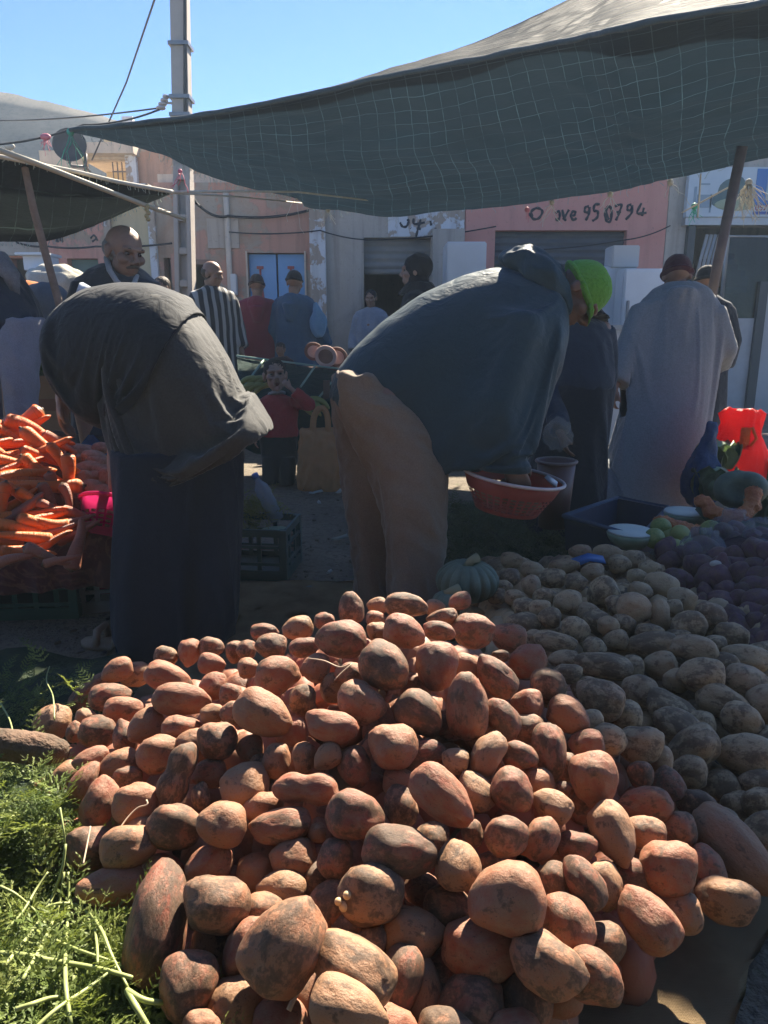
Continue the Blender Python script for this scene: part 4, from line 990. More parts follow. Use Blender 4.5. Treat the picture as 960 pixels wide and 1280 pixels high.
col = t.mix(t.ramp(t.noise(6, 5), [(.4, 0.), (.65, .8)]), (.44, .32, .185), (.27, .19, .11)); col = t.mix(t.ramp(wv, [(.2, .35), (.8, 0.)]), col, (.12, .08, .05))
tag(link('burlap_sack', burlap_mesh(), t.done(t.pbsdf(col, .95, t.bump(wv, .5, .004), .1))), 'brown burlap sacking spread under the potato heap', 'burlap')

# ================================================================ HERBS (lower left)
def frond(L, r_, pairs=7):
    """one feathery leaf along +X: a thin stalk with small paired leaflets"""
    F_ = []; V_ = []
    def leaf(p, d, l, w):
        d = d.normalized(); s = d.cross(Vector((0, 0, 1)) + Vector((r_.uniform(-.5, .5), r_.uniform(-.5, .5), 0))).normalized(); n = len(V_)
        V_.extend([p, p + d * l * .5 + s * w, p + d * l + Vector((0, 0, -.1 * l)), p + d * l * .5 - s * w]); F_.append((n, n + 1, n + 2, n + 3))
    droop = r_.uniform(.1, .6)
    for k in range(pairs):
        u = (k + 1.5) / (pairs + 1); c = Vector((L * u, 0, -droop * L * u * u * .6)); s = L * .30 * (1 - u * .75)
        for sg in (-1, 1):
            d = Vector((.75, sg, r_.uniform(-.25, .35)))
            q0 = c; l = s * r_.uniform(.8, 1.2)
            for j in range(4):
                pp = q0 + d.normalized() * l * (j / 4); leaf(pp, d + Vector((r_.uniform(.2, .9), sg * r_.uniform(-.6, .6), r_.uniform(-.4, .4))), l * .42, l * .07 + .0008)
                leaf(pp, d + Vector((r_.uniform(-.5, .3), sg * r_.uniform(.2, 1.), r_.uniform(-.4, .4))), l * .36, l * .06 + .0008)
    leaf(Vector((L * .96, 0, -droop * L * .6)), Vector((1, 0, -.3)), L * .12, .0015)
    # stalk as two crossing strips
    n = len(V_); K = 6
    for k in range(K + 1):
        u = k / K; c = Vector((L * u, 0, -droop * L * u * u * .6)); w = .0012
        V_.extend([c + Vector((0, w, 0)), c - Vector((0, w, 0)), c + Vector((0, 0, w)), c - Vector((0, 0, w))])
    for k in range(K):
        a = n + 4 * k; F_.append((a, a + 1, a + 5, a + 4)); F_.append((a + 2, a + 3, a + 7, a + 6))
    return V_, F_
def herb_mass(name, spots, seed, m, variants=10, size=(.05, .11)):
    """spots: (point, spread direction or None)"""
    r_ = random.Random(seed); lib = [frond(1, r_) for _ in range(variants)]; V = []; F = []; Vn = 0
    libn = [(np.array([list(v) for v in a]), np.array(b)) for a, b in lib]
    for p, d in spots:
        a, b = libn[r_.randrange(variants)]; L = r_.uniform(*size)
        if d is None: e = Euler((r_.uniform(-.7, .7), r_.uniform(-1.0, .35), r_.uniform(0, 6.28)))
        else: e = d
        M = np.array(e.to_matrix()) * L; V.append(a @ M.T + np.array(p)); F.append(b + Vn); Vn += len(a)
    V = np.concatenate(V); F = np.concatenate(F); me = bpy.data.meshes.new(name); me.vertices.add(len(V)); me.vertices.foreach_set('co', V.ravel()); me.loops.add(F.size); me.loops.foreach_set('vertex_index', F.ravel().astype(np.int32)); me.polygons.add(len(F)); me.polygons.foreach_set('loop_start', np.arange(0, F.size, 4, dtype=np.int32)); me.update(calc_edges=True)
    o = bpy.data.objects.new(name, me); COL.objects.link(o); me.materials.append(m); return o
def leaf_mat(name, c1, c2, c3, trans=.35):
    t = NT(name); col = t.ramp(t.noise(14, 3), [(.3, c1), (.5, c2), (.72, c3)]); a = t.pbsdf(col, .55, None, .35); b = t.n('BsdfTranslucent')
    t.t.links.new(t.mix(.4, col, (.28, .32, .03)), b.inputs[0]); m = t.n('MixShader'); m.inputs[0].default_value = trans; t.t.links.new(a, m.inputs[1]); t.t.links.new(b.outputs[0], m.inputs[2]); return t.done(m.outputs[0])
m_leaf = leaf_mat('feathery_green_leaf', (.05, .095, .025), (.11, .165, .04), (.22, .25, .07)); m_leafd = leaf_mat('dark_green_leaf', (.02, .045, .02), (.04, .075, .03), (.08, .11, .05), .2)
m_stem = mat('pale_green_stem', (.26, .31, .10), (.36, .39, .15), 20, .5, spec=.4)
spots = []; r_ = random.Random(5)
def herb_top(x, y):                       # low mounds of bunched herbs against the left flank of the heap
    return .10 + .09 * noise.noise((x * 3.2, y * 3.2, 4)) + .06 * math.exp(-((x + .85) / .3) ** 2)
def litter_ok(x, y): return x < -.50 - max(0, y - 1.15) * .34
def herb_region(px, py):
    lim = 118 if py < 870 else 62 if py < 905 else 40 if py < 950 else 78 if py < 1010 else 95 if py < 1080 else 120 if py < 1160 else 170 if py < 1220 else 235
    return px < lim
n = 0
while n < 4000:
    px, py = r_.uniform(-90, 250), 838 + 500 * r_.random() ** .8
    if not herb_region(px + r_.uniform(-10, 10), py): continue
    if 908 < py < 955 and px > -5: continue
    if r_.random() < .5 and 1050 < py < 1110: continue
    p = G(px, py, .12); z = herb_top(p.x, p.y); p = G(px, py, z) + Vector((0, 0, r_.uniform(-.05, .02))); spots.append((p, None)); n += 1
tag(herb_mass('herb_foliage', spots, 2, m_leaf, 14, (.035, .085)), 'feathery green herb leaves massed at the lower left', 'herbs', None, 'stuff')
big = [(Vector(p) + Vector((0, 0, r_.uniform(.01, .05))), Euler((r_.uniform(-.6, .6), r_.uniform(-1.1, -.1), r_.uniform(0, 6.28)))) for p, _ in r_.sample(spots, 300)]
tag(herb_mass('herb_sprays', big, 6, leaf_mat('bright_herb_leaf', (.09, .14, .03), (.19, .24, .06), (.32, .34, .10)), 14, (.07, .14)), 'longer loose feathery herb sprays lying on top of the greens at the lower left', 'herbs', None, 'stuff')
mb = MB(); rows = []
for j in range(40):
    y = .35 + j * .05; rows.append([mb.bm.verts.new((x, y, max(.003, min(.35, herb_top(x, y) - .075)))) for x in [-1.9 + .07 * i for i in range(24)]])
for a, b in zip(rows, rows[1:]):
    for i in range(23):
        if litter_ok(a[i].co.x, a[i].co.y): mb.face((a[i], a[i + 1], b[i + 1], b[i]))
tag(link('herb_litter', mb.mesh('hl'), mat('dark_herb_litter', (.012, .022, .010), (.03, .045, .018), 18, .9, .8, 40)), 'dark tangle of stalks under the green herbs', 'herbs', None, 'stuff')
stalks = [
    ([(0, 1192), (30, 1194), (60, 1200), (120, 1210), (165, 1222)], 'thick pale stalk lying level across the herbs', .0042),
    ([(5, 1208), (28, 1180), (50, 1150), (66, 1120), (78, 1085), (82, 1055)], 'pale stalk curving up toward the potatoes', .0034),
    ([(28, 1225), (45, 1195), (60, 1165), (74, 1130), (80, 1090)], 'second pale stalk curving beside the first', .003),
    ([(88, 1280), (82, 1230), (82, 1180), (86, 1130), (85, 1090)], 'upright pale stalk in the middle of the herbs', .0034),
    ([(50, 1140), (70, 1130), (98, 1132), (115, 1150), (121, 1180), (122, 1205)], 'looping thin stalk arching over the herbs', .0028),
    ([(60, 1172), (100, 1188), (135, 1200), (150, 1206)], 'short slanting stalk with a leafy tip', .0026),
    ([(158, 1238), (180, 1250), (205, 1253), (222, 1249)], 'yellow-green stalk pointing at the long potato', .0046),
    ([(160, 1240), (172, 1262), (190, 1292)], 'thick yellow-green stalk at the bottom edge', .0052),
    ([(20, 1262), (40, 1255), (60, 1248), (75, 1246)], 'short brownish stalk at the lower left', .0034),
    ([(75, 1010), (80, 1040), (82, 1065)], 'thin white stalk standing at the heap rim', .002),
    ([(5, 1165), (28, 1140), (45, 1112), (60, 1090)], 'thin stalk lying left of the arching one', .0024),
    ([(0, 1108), (20, 1118), (45, 1140), (60, 1160)], 'stalk running in from the left edge', .0024),
    ([(112, 1140), (128, 1165), (140, 1195), (160, 1235)], 'stalk sloping down to the yellow-green ones', .003),
    ([(40, 1290), (70, 1262), (110, 1235), (150, 1205)], 'long stalk slanting up from the bottom edge', .003),
    ([(68, 900), (66, 870), (58, 850), (62, 833)], 'thin bent stalk sticking up behind the lone potato', .0018),
    ([(0, 878), (12, 900), (18, 925)], 'pale stalk at the left edge above the long root', .0022)]
for pts, lab, r in stalks:
    q = []
    for k, (px, py) in enumerate(pts):
        p = G(px, py, .12); z = herb_top(p.x, p.y) + .08 + .008 * math.sin(k * 1.7); q.append(G(px, py, z))
    mb = MB(); mb.tube(catmull(q, 26), [r * .95 * (1.1 - .35 * i / 25) for i in range(26)], 7); tag(link('herb_stalk', mb.mesh('s'), m_stem), lab, 'stalk', 'stalks lying on the herbs')
# long earthy root at the left edge
mb = MB(); pr = catmull([D(-40, 928, 1.62), D(-5, 930, 1.6), D(35, 935, 1.6), D(62, 938, 1.6), D(84, 940, 1.6)], 30)
mb.tube(pr, [.034 + .004 * noise.noise((i * .6, 0, 0)) - (.02 * max(0, (i - 22) / 7) ** 2) for i in range(30)], 16)
me = mb.mesh('root'); folds(me, (1, 0, 0), .005, 30, .6, 4)
tag(link('long_root', me, mat('earthy_root', (.20, .12, .08), (.09, .065, .045), 14, .9, .9, 60)), 'long earthy brown root vegetable lying on the herbs at the left edge', 'root vegetable')

# ================================================================ CARROTS
def carrot_mesh(seed):
    r_ = random.Random(seed); mb = MB(); b1, b2 = r_.uniform(-.04, .04), r_.uniform(-.025, .025); n = 26; pts = []; rad = []
    for i in range(n):
        u = i / (n - 1); pts.append(Vector((u - .5, b1 * math.sin(u * 3.1) + b2 * math.sin(u * 6), b2 * math.sin(u * 4)))); 
        k = (.118 * (1 - .68 * u ** 1.05)) * min(1, (.45 + u * 9)) * (1 if u < .93 else math.sqrt(max(.02, (1 - u) / .07)))
        rad.append(k * (1 + .03 * noise.noise((u * 14, seed, 0))))
    rad[0] = .035; mb.tube(pts, rad, 16)
    mb.tube([pts[0] + Vector((-.025, 0, 0)), pts[0] + Vector((.01, 0, 0))], [.02, .026], 8)
    return mb.mesh('carrot')
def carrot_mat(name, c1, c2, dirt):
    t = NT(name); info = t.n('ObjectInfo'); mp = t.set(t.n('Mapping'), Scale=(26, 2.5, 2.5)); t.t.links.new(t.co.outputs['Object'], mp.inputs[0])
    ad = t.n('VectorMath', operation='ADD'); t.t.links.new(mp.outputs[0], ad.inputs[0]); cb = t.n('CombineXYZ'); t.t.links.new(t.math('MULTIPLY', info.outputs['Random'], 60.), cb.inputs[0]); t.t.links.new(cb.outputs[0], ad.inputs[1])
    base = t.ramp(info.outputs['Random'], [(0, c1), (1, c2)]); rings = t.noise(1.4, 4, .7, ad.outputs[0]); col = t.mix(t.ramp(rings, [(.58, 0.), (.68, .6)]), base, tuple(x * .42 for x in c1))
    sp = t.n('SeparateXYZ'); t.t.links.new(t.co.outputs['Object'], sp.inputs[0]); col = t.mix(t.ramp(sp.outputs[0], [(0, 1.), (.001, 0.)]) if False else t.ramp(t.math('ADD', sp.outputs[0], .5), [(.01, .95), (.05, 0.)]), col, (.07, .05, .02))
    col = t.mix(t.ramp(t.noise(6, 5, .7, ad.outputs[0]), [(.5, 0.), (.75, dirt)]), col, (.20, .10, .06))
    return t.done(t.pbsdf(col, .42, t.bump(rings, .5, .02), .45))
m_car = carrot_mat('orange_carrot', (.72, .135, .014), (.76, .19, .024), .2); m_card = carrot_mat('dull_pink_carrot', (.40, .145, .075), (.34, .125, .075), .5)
CAR = [carrot_mesh(i) for i in range(6)]; CARD = []
for me in CAR: me.materials.append(m_car); q = me.copy(); q.materials.clear(); q.materials.append(m_card); CARD.append(q)
carrots = '''22 528 55 24 150 0;20 541 50 20 20 1;42 541 60 22 22 0;12 553 60 20 -5 1;25 566 80 19 -12 1;45 568 80 20 -28 0 h;60 573 44 18 5 1;18 580 60 20 -15 0;30 596 66 20 -14 0;72 570 90 19 40 0 h;56 590 56 20 38 1;38 602 60 20 0 1;
52 605 84 20 182 -1;88 605 66 19 86 -1 h;38 622 78 24 210 -1;22 640 66 22 -40 0 d;4 640 64 17 95 -1;30 645 66 17 -8 1;62 653 40 20 190 -1;35 660 60 17 8 0;56 662 60 18 22 1;28 672 60 18 185 -1;60 678 54 16 -28 0;15 688 50 15 -12 0;52 650 60 17 -20 1;
95 680 58 22 -82 -2 m;90 655 50 14 -25 0 d;98 665 50 13 -30 0 d;82 640 44 18 10 1 d;62 625 40 17 60 1 d;100 645 40 14 20 1 d;60 694 50 18 20 0 d;20 700 50 16 -20 0 d;8 612 40 18 10 0;2 530 40 20 -20 0;0 568 40 18 30 0;-20 600 60 20 0 0;-25 640 60 20 20 0;-20 560 60 20 -20 0;
-10 675 60 18 5 0;35 535 52 17 -30 0;66 548 46 15 15 0;8 545 56 17 30 0;30 580 64 16 10 0;78 585 58 15 62 0;15 630 62 16 -35 0;50 640 56 15 -8 0;70 640 44 14 30 1 d;28 612 58 16 -18 0;8 655 60 16 15 0;45 632 50 14 40 0;72 662 46 13 -20 0 d;35 690 56 15 5 0;78 700 40 12 -15 1 d;5 590 56 15 -30 0;58 572 52 14 20 0;84 628 42 13 75 0 d;70 612 40 16 70 1 d;110 655 40 13 -8 1 d;75 555 40 16 30 1 d'''
def heap_car(x, y):
    d = math.sqrt(((x + 1.62) * .75) ** 2 + ((y - 3.12) * .85) ** 2 + .004); return .80 - d * .66
m_i = 0
for row in carrots.replace('\n', '').split(';'):
    a = row.split(); px, py, L, S, ang, back = map(float, a[:6]); v = a[6] if len(a) > 6 else ''
    r = ray(px, py); t_ = 1.6
    while t_ < 4.2:
        p = CAM + r * t_
        if p.z < max(.38, heap_car(p.x, p.y)): break
        t_ += .005
    t_ += back * .015; c = CAM + r * t_; q = dict(px=px, py=py, ang=ang, tilt=rnd.uniform(-14, 14)); ax, b, n = axes(q); k = t_ * r.length / FPX
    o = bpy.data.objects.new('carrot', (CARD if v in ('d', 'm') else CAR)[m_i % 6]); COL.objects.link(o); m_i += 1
    w = S * .86 * k / .22; L *= 1.08
    o.matrix_world = Matrix.Translation(c) @ Matrix((ax, b, n)).transposed().to_4x4() @ Matrix.Diagonal((L * k, w, w, 1))
    if v == 'm': tag(o, 'thick dull carrot hanging over the maroon cloth by the pink basket', 'carrot', 'carrots heaped on the left')
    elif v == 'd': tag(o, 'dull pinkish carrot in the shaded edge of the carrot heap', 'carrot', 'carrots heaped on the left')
    elif (px, py) == (88, 605): tag(o, 'carrot standing nearly upright at the right edge of the orange heap', 'carrot', 'carrots heaped on the left')
    elif (px, py) == (38, 622): tag(o, 'fat bright carrot slanting with its stub end low, centre of the orange heap', 'carrot', 'carrots heaped on the left')
    else: tag(o, 'bright orange sunlit carrot in the heap on the left', 'carrot', 'carrots heaped on the left')
# the core of that heap, under the carrots
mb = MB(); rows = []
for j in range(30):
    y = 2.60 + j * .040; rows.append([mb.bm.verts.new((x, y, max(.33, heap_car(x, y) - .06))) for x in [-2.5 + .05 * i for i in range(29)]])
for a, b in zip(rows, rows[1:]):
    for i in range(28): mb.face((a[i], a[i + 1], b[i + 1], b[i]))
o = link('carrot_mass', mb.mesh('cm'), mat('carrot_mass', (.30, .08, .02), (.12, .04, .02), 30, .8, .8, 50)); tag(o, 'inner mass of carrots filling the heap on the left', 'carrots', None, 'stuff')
# pale pinkish roots in shade behind the carrots
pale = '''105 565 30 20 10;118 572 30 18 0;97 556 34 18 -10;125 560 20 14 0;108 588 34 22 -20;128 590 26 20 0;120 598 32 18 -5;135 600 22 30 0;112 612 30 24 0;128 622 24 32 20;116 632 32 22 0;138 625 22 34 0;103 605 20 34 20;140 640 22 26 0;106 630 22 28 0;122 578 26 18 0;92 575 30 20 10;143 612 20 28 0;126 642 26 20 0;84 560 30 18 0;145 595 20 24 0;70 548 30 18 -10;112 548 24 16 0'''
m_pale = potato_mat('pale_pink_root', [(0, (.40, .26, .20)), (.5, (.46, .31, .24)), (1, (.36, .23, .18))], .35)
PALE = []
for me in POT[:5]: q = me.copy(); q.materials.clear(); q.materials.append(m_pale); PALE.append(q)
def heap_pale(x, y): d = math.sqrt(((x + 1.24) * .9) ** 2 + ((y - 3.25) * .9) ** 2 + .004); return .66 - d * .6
for i, row in enumerate(pale.split(';')):
    px, py, L, S, ang = map(float, row.split()); r = ray(px, py); t_ = 2.4
    while t_ < 4.2:
        p = CAM + r * t_
        if p.z < max(.40, heap_pale(p.x, p.y)): break
        t_ += .005
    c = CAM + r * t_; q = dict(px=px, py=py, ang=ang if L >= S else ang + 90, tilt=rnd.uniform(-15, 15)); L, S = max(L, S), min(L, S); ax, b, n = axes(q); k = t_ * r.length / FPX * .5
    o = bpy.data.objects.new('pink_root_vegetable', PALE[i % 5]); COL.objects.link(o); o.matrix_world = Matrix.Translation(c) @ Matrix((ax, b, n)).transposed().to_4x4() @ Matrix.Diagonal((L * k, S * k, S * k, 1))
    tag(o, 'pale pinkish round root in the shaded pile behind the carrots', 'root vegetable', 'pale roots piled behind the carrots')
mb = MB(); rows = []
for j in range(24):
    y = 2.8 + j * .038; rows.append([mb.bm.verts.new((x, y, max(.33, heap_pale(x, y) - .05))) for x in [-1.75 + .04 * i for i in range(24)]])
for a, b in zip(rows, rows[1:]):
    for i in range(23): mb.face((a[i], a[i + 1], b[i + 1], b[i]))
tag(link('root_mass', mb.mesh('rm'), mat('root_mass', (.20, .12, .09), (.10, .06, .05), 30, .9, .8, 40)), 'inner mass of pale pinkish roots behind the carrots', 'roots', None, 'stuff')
# ================================================================ CRATES, BASKETS, BAGS
def plastic(name, c, rough=.45, trans=.0, bump=.05):
    t = NT(name); col = t.ramp(t.noise(9, 4), [(.35, tuple(x * .8 for x in c)), (.7, c)]); nr = t.bump(t.noise(40, 3), bump, .01); a = t.pbsdf(col, rough, nr, .45)
    if not trans: return t.done(a)
    b = t.n('BsdfTranslucent'); t.t.links.new(col, b.inputs[0]); m = t.n('MixShader'); m.inputs[0].default_value = trans; t.t.links.new(a, m.inputs[1]); t.t.links.new(b.outputs[0], m.inputs[2]); return t.done(m.outputs[0])
def crate_mesh(w, d, h, bars=7, rows=4, th=.012):
    """open slatted plastic crate: corner posts, rim, base and lattice sides"""
    mb = MB()
    mb.box((0, 0, .012), (w, d, .02))
    for sx in (-1, 1):
        for sy in (-1, 1): mb.box((sx * (w / 2 - .016), sy * (d / 2 - .016), h / 2), (.034, .034, h))
    for z, t_ in ((h - .015, .034), (.03, .04), *[(h * k / rows, .014) for k in range(1, rows)]):
        for s in (-1, 1):
            mb.box((0, s * (d / 2 - th / 2), z), (w - .05, th, t_)); mb.box((s * (w / 2 - th / 2), 0, z), (th, d - .05, t_))
    for k in range(1, bars):
        x = -w / 2 + w * k / bars; y = -d / 2 + d * k / bars
        for s in (-1, 1):
            mb.box((x, s * (d / 2 - th * .8), h / 2), (.02, th * .7, h - .02)); mb.box((s * (w / 2 - th * .8), y, h / 2), (th * .7, .02, h - .02))
    return mb.mesh('crate', False)
m_gcr = plastic('dark_green_plastic', (.012, .085, .05)); m_wcr = plastic('grey_white_plastic', (.42, .42, .40)); m_rcr = plastic('crimson_plastic', (.34, .02, .05))
def crate(loc, rz, size, m, label, **k):
    o = link('plastic_crate', crate_mesh(*size, **k), m); o.location = loc; o.rotation_euler = (0, 0, rz); return tag(o, label, 'crate')
crate(G(20, 800) + Vector((-.14, .37, 0)), R(4), (.56, .38, .26), m_gcr, 'dark green slatted crate under the maroon cloth at the left edge')
crate(G(128, 786) + Vector((.0, .36, 0)), R(14), (.40, .36, .27), m_wcr, 'dirty white slatted crate under the maroon cloth beside the bending figure', bars=5, rows=3)
crate(G(85, 790) + Vector((-.02, .50, .0)), R(10), (.22, .30, .26), m_rcr, 'crimson crate squeezed between the green and white ones', bars=4, rows=3)
crate(Vector((-1.75, 3.35, 0)), R(0), (.6, .4, .30), m_gcr, 'second dark green crate farther back under the carrots')
# maroon patterned cloth draped over the crates
def brocade():
    mb = MB(); rows = []; cx, cy = -1.56, 3.22
    for j in range(34):
        f = j / 33; row = []
        for i in range(150):
            a = 2 * math.pi * i / 150; ca, sa = math.cos(a), math.sin(a)
            rx, ry = .76, .60; q = (abs(ca) ** 3 + abs(sa) ** 3) ** (-1 / 3)
            if f < .62: k = f / .62; x = cx + rx * ca * q * k; y = cy + ry * sa * q * k; z = .355 + .05 * (1 - k) + .02 * noise.noise((x * 6, y * 6, 0))
            else:
                k = (f - .62) / .38; fl = 1 + .035 * k * (1 + 1.2 * noise.noise((ca * 4.5, sa * 4.5, 2))) ; x = cx + rx * ca * q * fl; y = cy + ry * sa * q * fl
                z = .355 - k * (.20 + .05 * noise.noise((ca * 3, sa * 3, 7))) ; x += .016 * k * math.sin(a * 34 + 3 * noise.noise((ca, sa, 0))) * ca; y += .022 * k * math.sin(a * 34 + 3 * noise.noise((ca * 2, sa * 2, 0))) * sa
            row.append(mb.bm.verts.new((x, y, z)))
        rows.append(row)
    for a, b in zip(rows, rows[1:]):
        for i in range(150): mb.face((a[i], a[(i + 1) % 150], b[(i + 1) % 150], b[i]))
    bmesh.ops.remove_doubles(mb.bm, verts=mb.bm.verts[:], dist=1e-4); bmesh.ops.solidify(mb.bm, geom=mb.bm.faces[:], thickness=.004)
    return mb.mesh('cloth')
t = NT('maroon_brocade'); w = t.noise(7, 3, .5, dist=2.5); col = t.mix(t.ramp(w, [(.44, 0.), (.48, 1.), (.52, 1.), (.56, 0.)]), (.085, .018, .018), (.17, .055, .04)); col = t.mix(t.ramp(t.noise(22, 3), [(.45, 0.), (.7, .5)]), col, (.05, .012, .012))
tag(link("maroon_cloth", brocade(), t.done(t.pbsdf(col, .75, t.bump(t.noise(10, 5), .6, .03), .3, sheen=.2))), 'maroon patterned cloth draped over crates under the carrots', 'cloth')

def basket_mesh(r1, r0, h, n=30, rows=5, th=.004):
    """round plastic basket: solid rim and base, pierced wall"""
    mb = MB(); prof = [(r0, 0), (r0 + (r1 - r0) * .35, h * .3), (r0 + (r1 - r0) * .75, h * .7), (r1, h)]
    def at(u): 
        k = min(int(u * 3), 2); f = u * 3 - k; return prof[k][0] + (prof[k + 1][0] - prof[k][0]) * f, u * h
    seg = n * 2; lev = [0, .12]; 
    for k in range(rows): lev += [.12 + .5 * (k + .62) / rows, .12 + .5 * (k + 1) / rows]
    lev += [1.0]
    V = [[None] * seg for _ in lev]
    for j, u in enumerate(lev):
        r, z = at(u)
        for i in range(seg): a = 2 * math.pi * (i + (.18 if i % 2 else -.18)) / seg; V[j][i] = mb.bm.verts.new((r * math.cos(a), r * math.sin(a), z))
    for j in range(len(lev) - 1):
        hole = j % 2 == 1 and j < len(lev) - 2
        for i in range(seg):
            if hole and i % 2 == 0: continue
            mb.face((V[j][i], V[j][(i + 1) % seg], V[j + 1][(i + 1) % seg], V[j + 1][i]))
    c = mb.bm.verts.new((0, 0, 0))
    for i in range(seg): mb.face((c, V[0][(i + 1) % seg], V[0][i]))
    bmesh.ops.solidify(mb.bm, geom=mb.bm.faces[:], thickness=th)
    return mb
pb = thing('pink_basket', 'bright pink pierced plastic basket tipped between carrots and bending figure', 'basket', D(130, 655, 2.82))
M = Matrix.Translation(D(134, 672, 2.82)) @ Euler((R(-34), R(8), 0)).to_matrix().to_4x4()
me = basket_mesh(.13, .085, .13, 22, 4).mesh('bowl'); me.transform(M); m_pinkp = plastic('hot_pink_plastic', (.80, .04, .22), .4, .45); link('bowl', me, m_pinkp, pb)
mb = MB(); mb.tube([M @ Vector((.133 * math.cos(a), .133 * math.sin(a), .13)) for a in [2 * math.pi * i / 40 for i in range(41)]], .007, 8); link('rim', mb.mesh('rim'), m_pinkp, pb)
# blue scrap of plastic behind the pale roots
mb = MB(); p = D(115, 558, 3.45); mb.loft([[p + Vector((x * .075 * s, .03 * math.sin(x * 3) * s, z)) for x, in ((-1,), (-.4,), (.3,), (1,), (.4,), (-.4,))] for z, s in ((-.06, 1), (0, .8), (.055, .15))]); me = mb.mesh('b'); 
tag(link('blue_bag', me, film('blue_film', (.10, .25, .55), .1)), 'crumpled blue plastic scrap behind the pale roots', 'plastic bag')

# ---- coral basket the bending man fills
CB = D(634, 600, 2.72)
cbk = thing('coral_basket', 'coral red pierced plastic basket held by the bending man', 'basket', CB)
M = Matrix.Translation(CB + Vector((0, 0, -.115))) @ Euler((R(4), R(9), 0)).to_matrix().to_4x4() @ Matrix.Diagonal((1.12, .9, 1, 1))
me = basket_mesh(.165, .105, .135, 34, 5).mesh('bowl'); me.transform(M); link('bowl', me, plastic('coral_plastic', (.62, .13, .09), .45, .15), cbk)
mb = MB(); mb.tube([M @ Vector((.168 * math.cos(a), .168 * math.sin(a), .135)) for a in [2 * math.pi * i / 48 for i in range(49)]], .0065, 8); link('rim', mb.mesh('rim'), plastic('pale_coral_rim', (.68, .55, .52)), cbk)
for k, (x, y, z) in enumerate(((-.05, .02, .05), (.05, -.03, .05), (.02, .05, .075))):
    o = bpy.data.objects.new('potato', POT2[k]); COL.objects.link(o); o.matrix_world = M @ Matrix.Translation((x, y, z)) @ Matrix.Diagonal((.055, .042, .04, 1)); tag(o, 'dusty potato inside the coral basket', 'potato', 'potatoes in the coral basket')
mb = MB(); p = D(690, 607, 2.68); mb.loft([[p + Vector((a, b, c)) for a, b, c in q] for q in (((-.03, 0, .03), (-.01, .03, .035), (.0, .02, .0)), ((.01, 0, .0), (.025, .02, .01), (.02, .01, -.02)))]); tag(link('paper_scrap', mb.mesh('p'), mat('white_paper', (.6, .6, .6), None)), 'white paper corner at the right rim of the coral basket', 'paper')

# ---- striped pumpkin
def pumpkin(c, r, h, ribs, name, label, m, squash=1.):
    P = thing(name, label, 'pumpkin', c); bm = bmesh.new(); bmesh.ops.create_uvsphere(bm, u_segments=ribs * 8, v_segments=28, radius=1)
    for v in bm.verts:
        a = math.atan2(v.co.y, v.co.x); rr = math.hypot(v.co.x, v.co.y); k = 1 - .12 * abs(math.cos(a * ribs / 2)) ** 6 * min(1, rr * 1.5)
        z = v.co.z; dip = .35 * math.exp(-(rr / .28) ** 2)
        v.co = Vector((v.co.x * r * k, v.co.y * r * k, (z - (dip if z > 0 else -dip)) * h)) + c
    me = bpy.data.meshes.new('flesh'); bm.to_mesh(me); bm.free(); me.polygons.foreach_set('use_smooth', [True] * len(me.polygons)); link('rind', me, m, P)
    mb = MB(); mb.tube([c + Vector((0, 0, h * .6)), c + Vector((.01, 0, h * .95)), c + Vector((.035, .01, h * 1.1))], [.02, .014, .017], 8); link('stem', mb.mesh('stem'), mat('pumpkin_stem', (.25, .22, .12), None), P); return P
t = NT('grey_green_rind'); col = t.ramp(t.noise(14, 5), [(.35, (.085, .11, .075)), (.6, (.13, .16, .11)), (.75, (.20, .22, .16))]); m_rind = t.done(t.pbsdf(col, .6, t.bump(t.noise(30, 4), .3, .01), .35))
pc = D(584, 726, 2.45); pumpkin(pc, .105, .072, 16, 'ribbed_pumpkin', 'ribbed grey green pumpkin behind the crest of the heap', m_rind)
pumpkin(D(560, 752, 2.3), .05, .035, 12, 'ribbed_pumpkin', 'small pale green gourd peeping out below the ribbed pumpkin', m_rind)

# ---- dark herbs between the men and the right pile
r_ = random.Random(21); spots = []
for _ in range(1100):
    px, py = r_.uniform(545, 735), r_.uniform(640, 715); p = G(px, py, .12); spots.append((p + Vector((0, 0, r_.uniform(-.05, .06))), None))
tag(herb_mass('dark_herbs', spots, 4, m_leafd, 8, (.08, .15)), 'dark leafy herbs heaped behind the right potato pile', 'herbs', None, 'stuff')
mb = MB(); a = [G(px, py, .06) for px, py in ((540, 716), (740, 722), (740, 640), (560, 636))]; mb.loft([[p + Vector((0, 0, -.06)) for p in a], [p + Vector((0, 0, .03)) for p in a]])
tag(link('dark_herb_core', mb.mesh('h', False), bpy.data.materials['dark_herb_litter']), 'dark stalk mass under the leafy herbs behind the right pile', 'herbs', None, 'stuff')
mb = MB(); p = D(735, 703, 2.62); mb.loft([[p + Vector((a * .06, b * .03, c)) for a, b, c in q] for q in (((-1, -1, -.012), (-.9, 1, .0), (-.9, 1, .004)), ((0, -.8, .012), (.1, 1, .022), (.1, 1, .026)), ((1, -.6, .0), (1, .9, .012), (1, .9, .016)))])
tag(link('blue_scrap', mb.mesh('s'), plastic('blue_wrapper', (.10, .26, .62), .4, .3)), 'blue wrapper scrap lying on the right potato pile', 'wrapper')

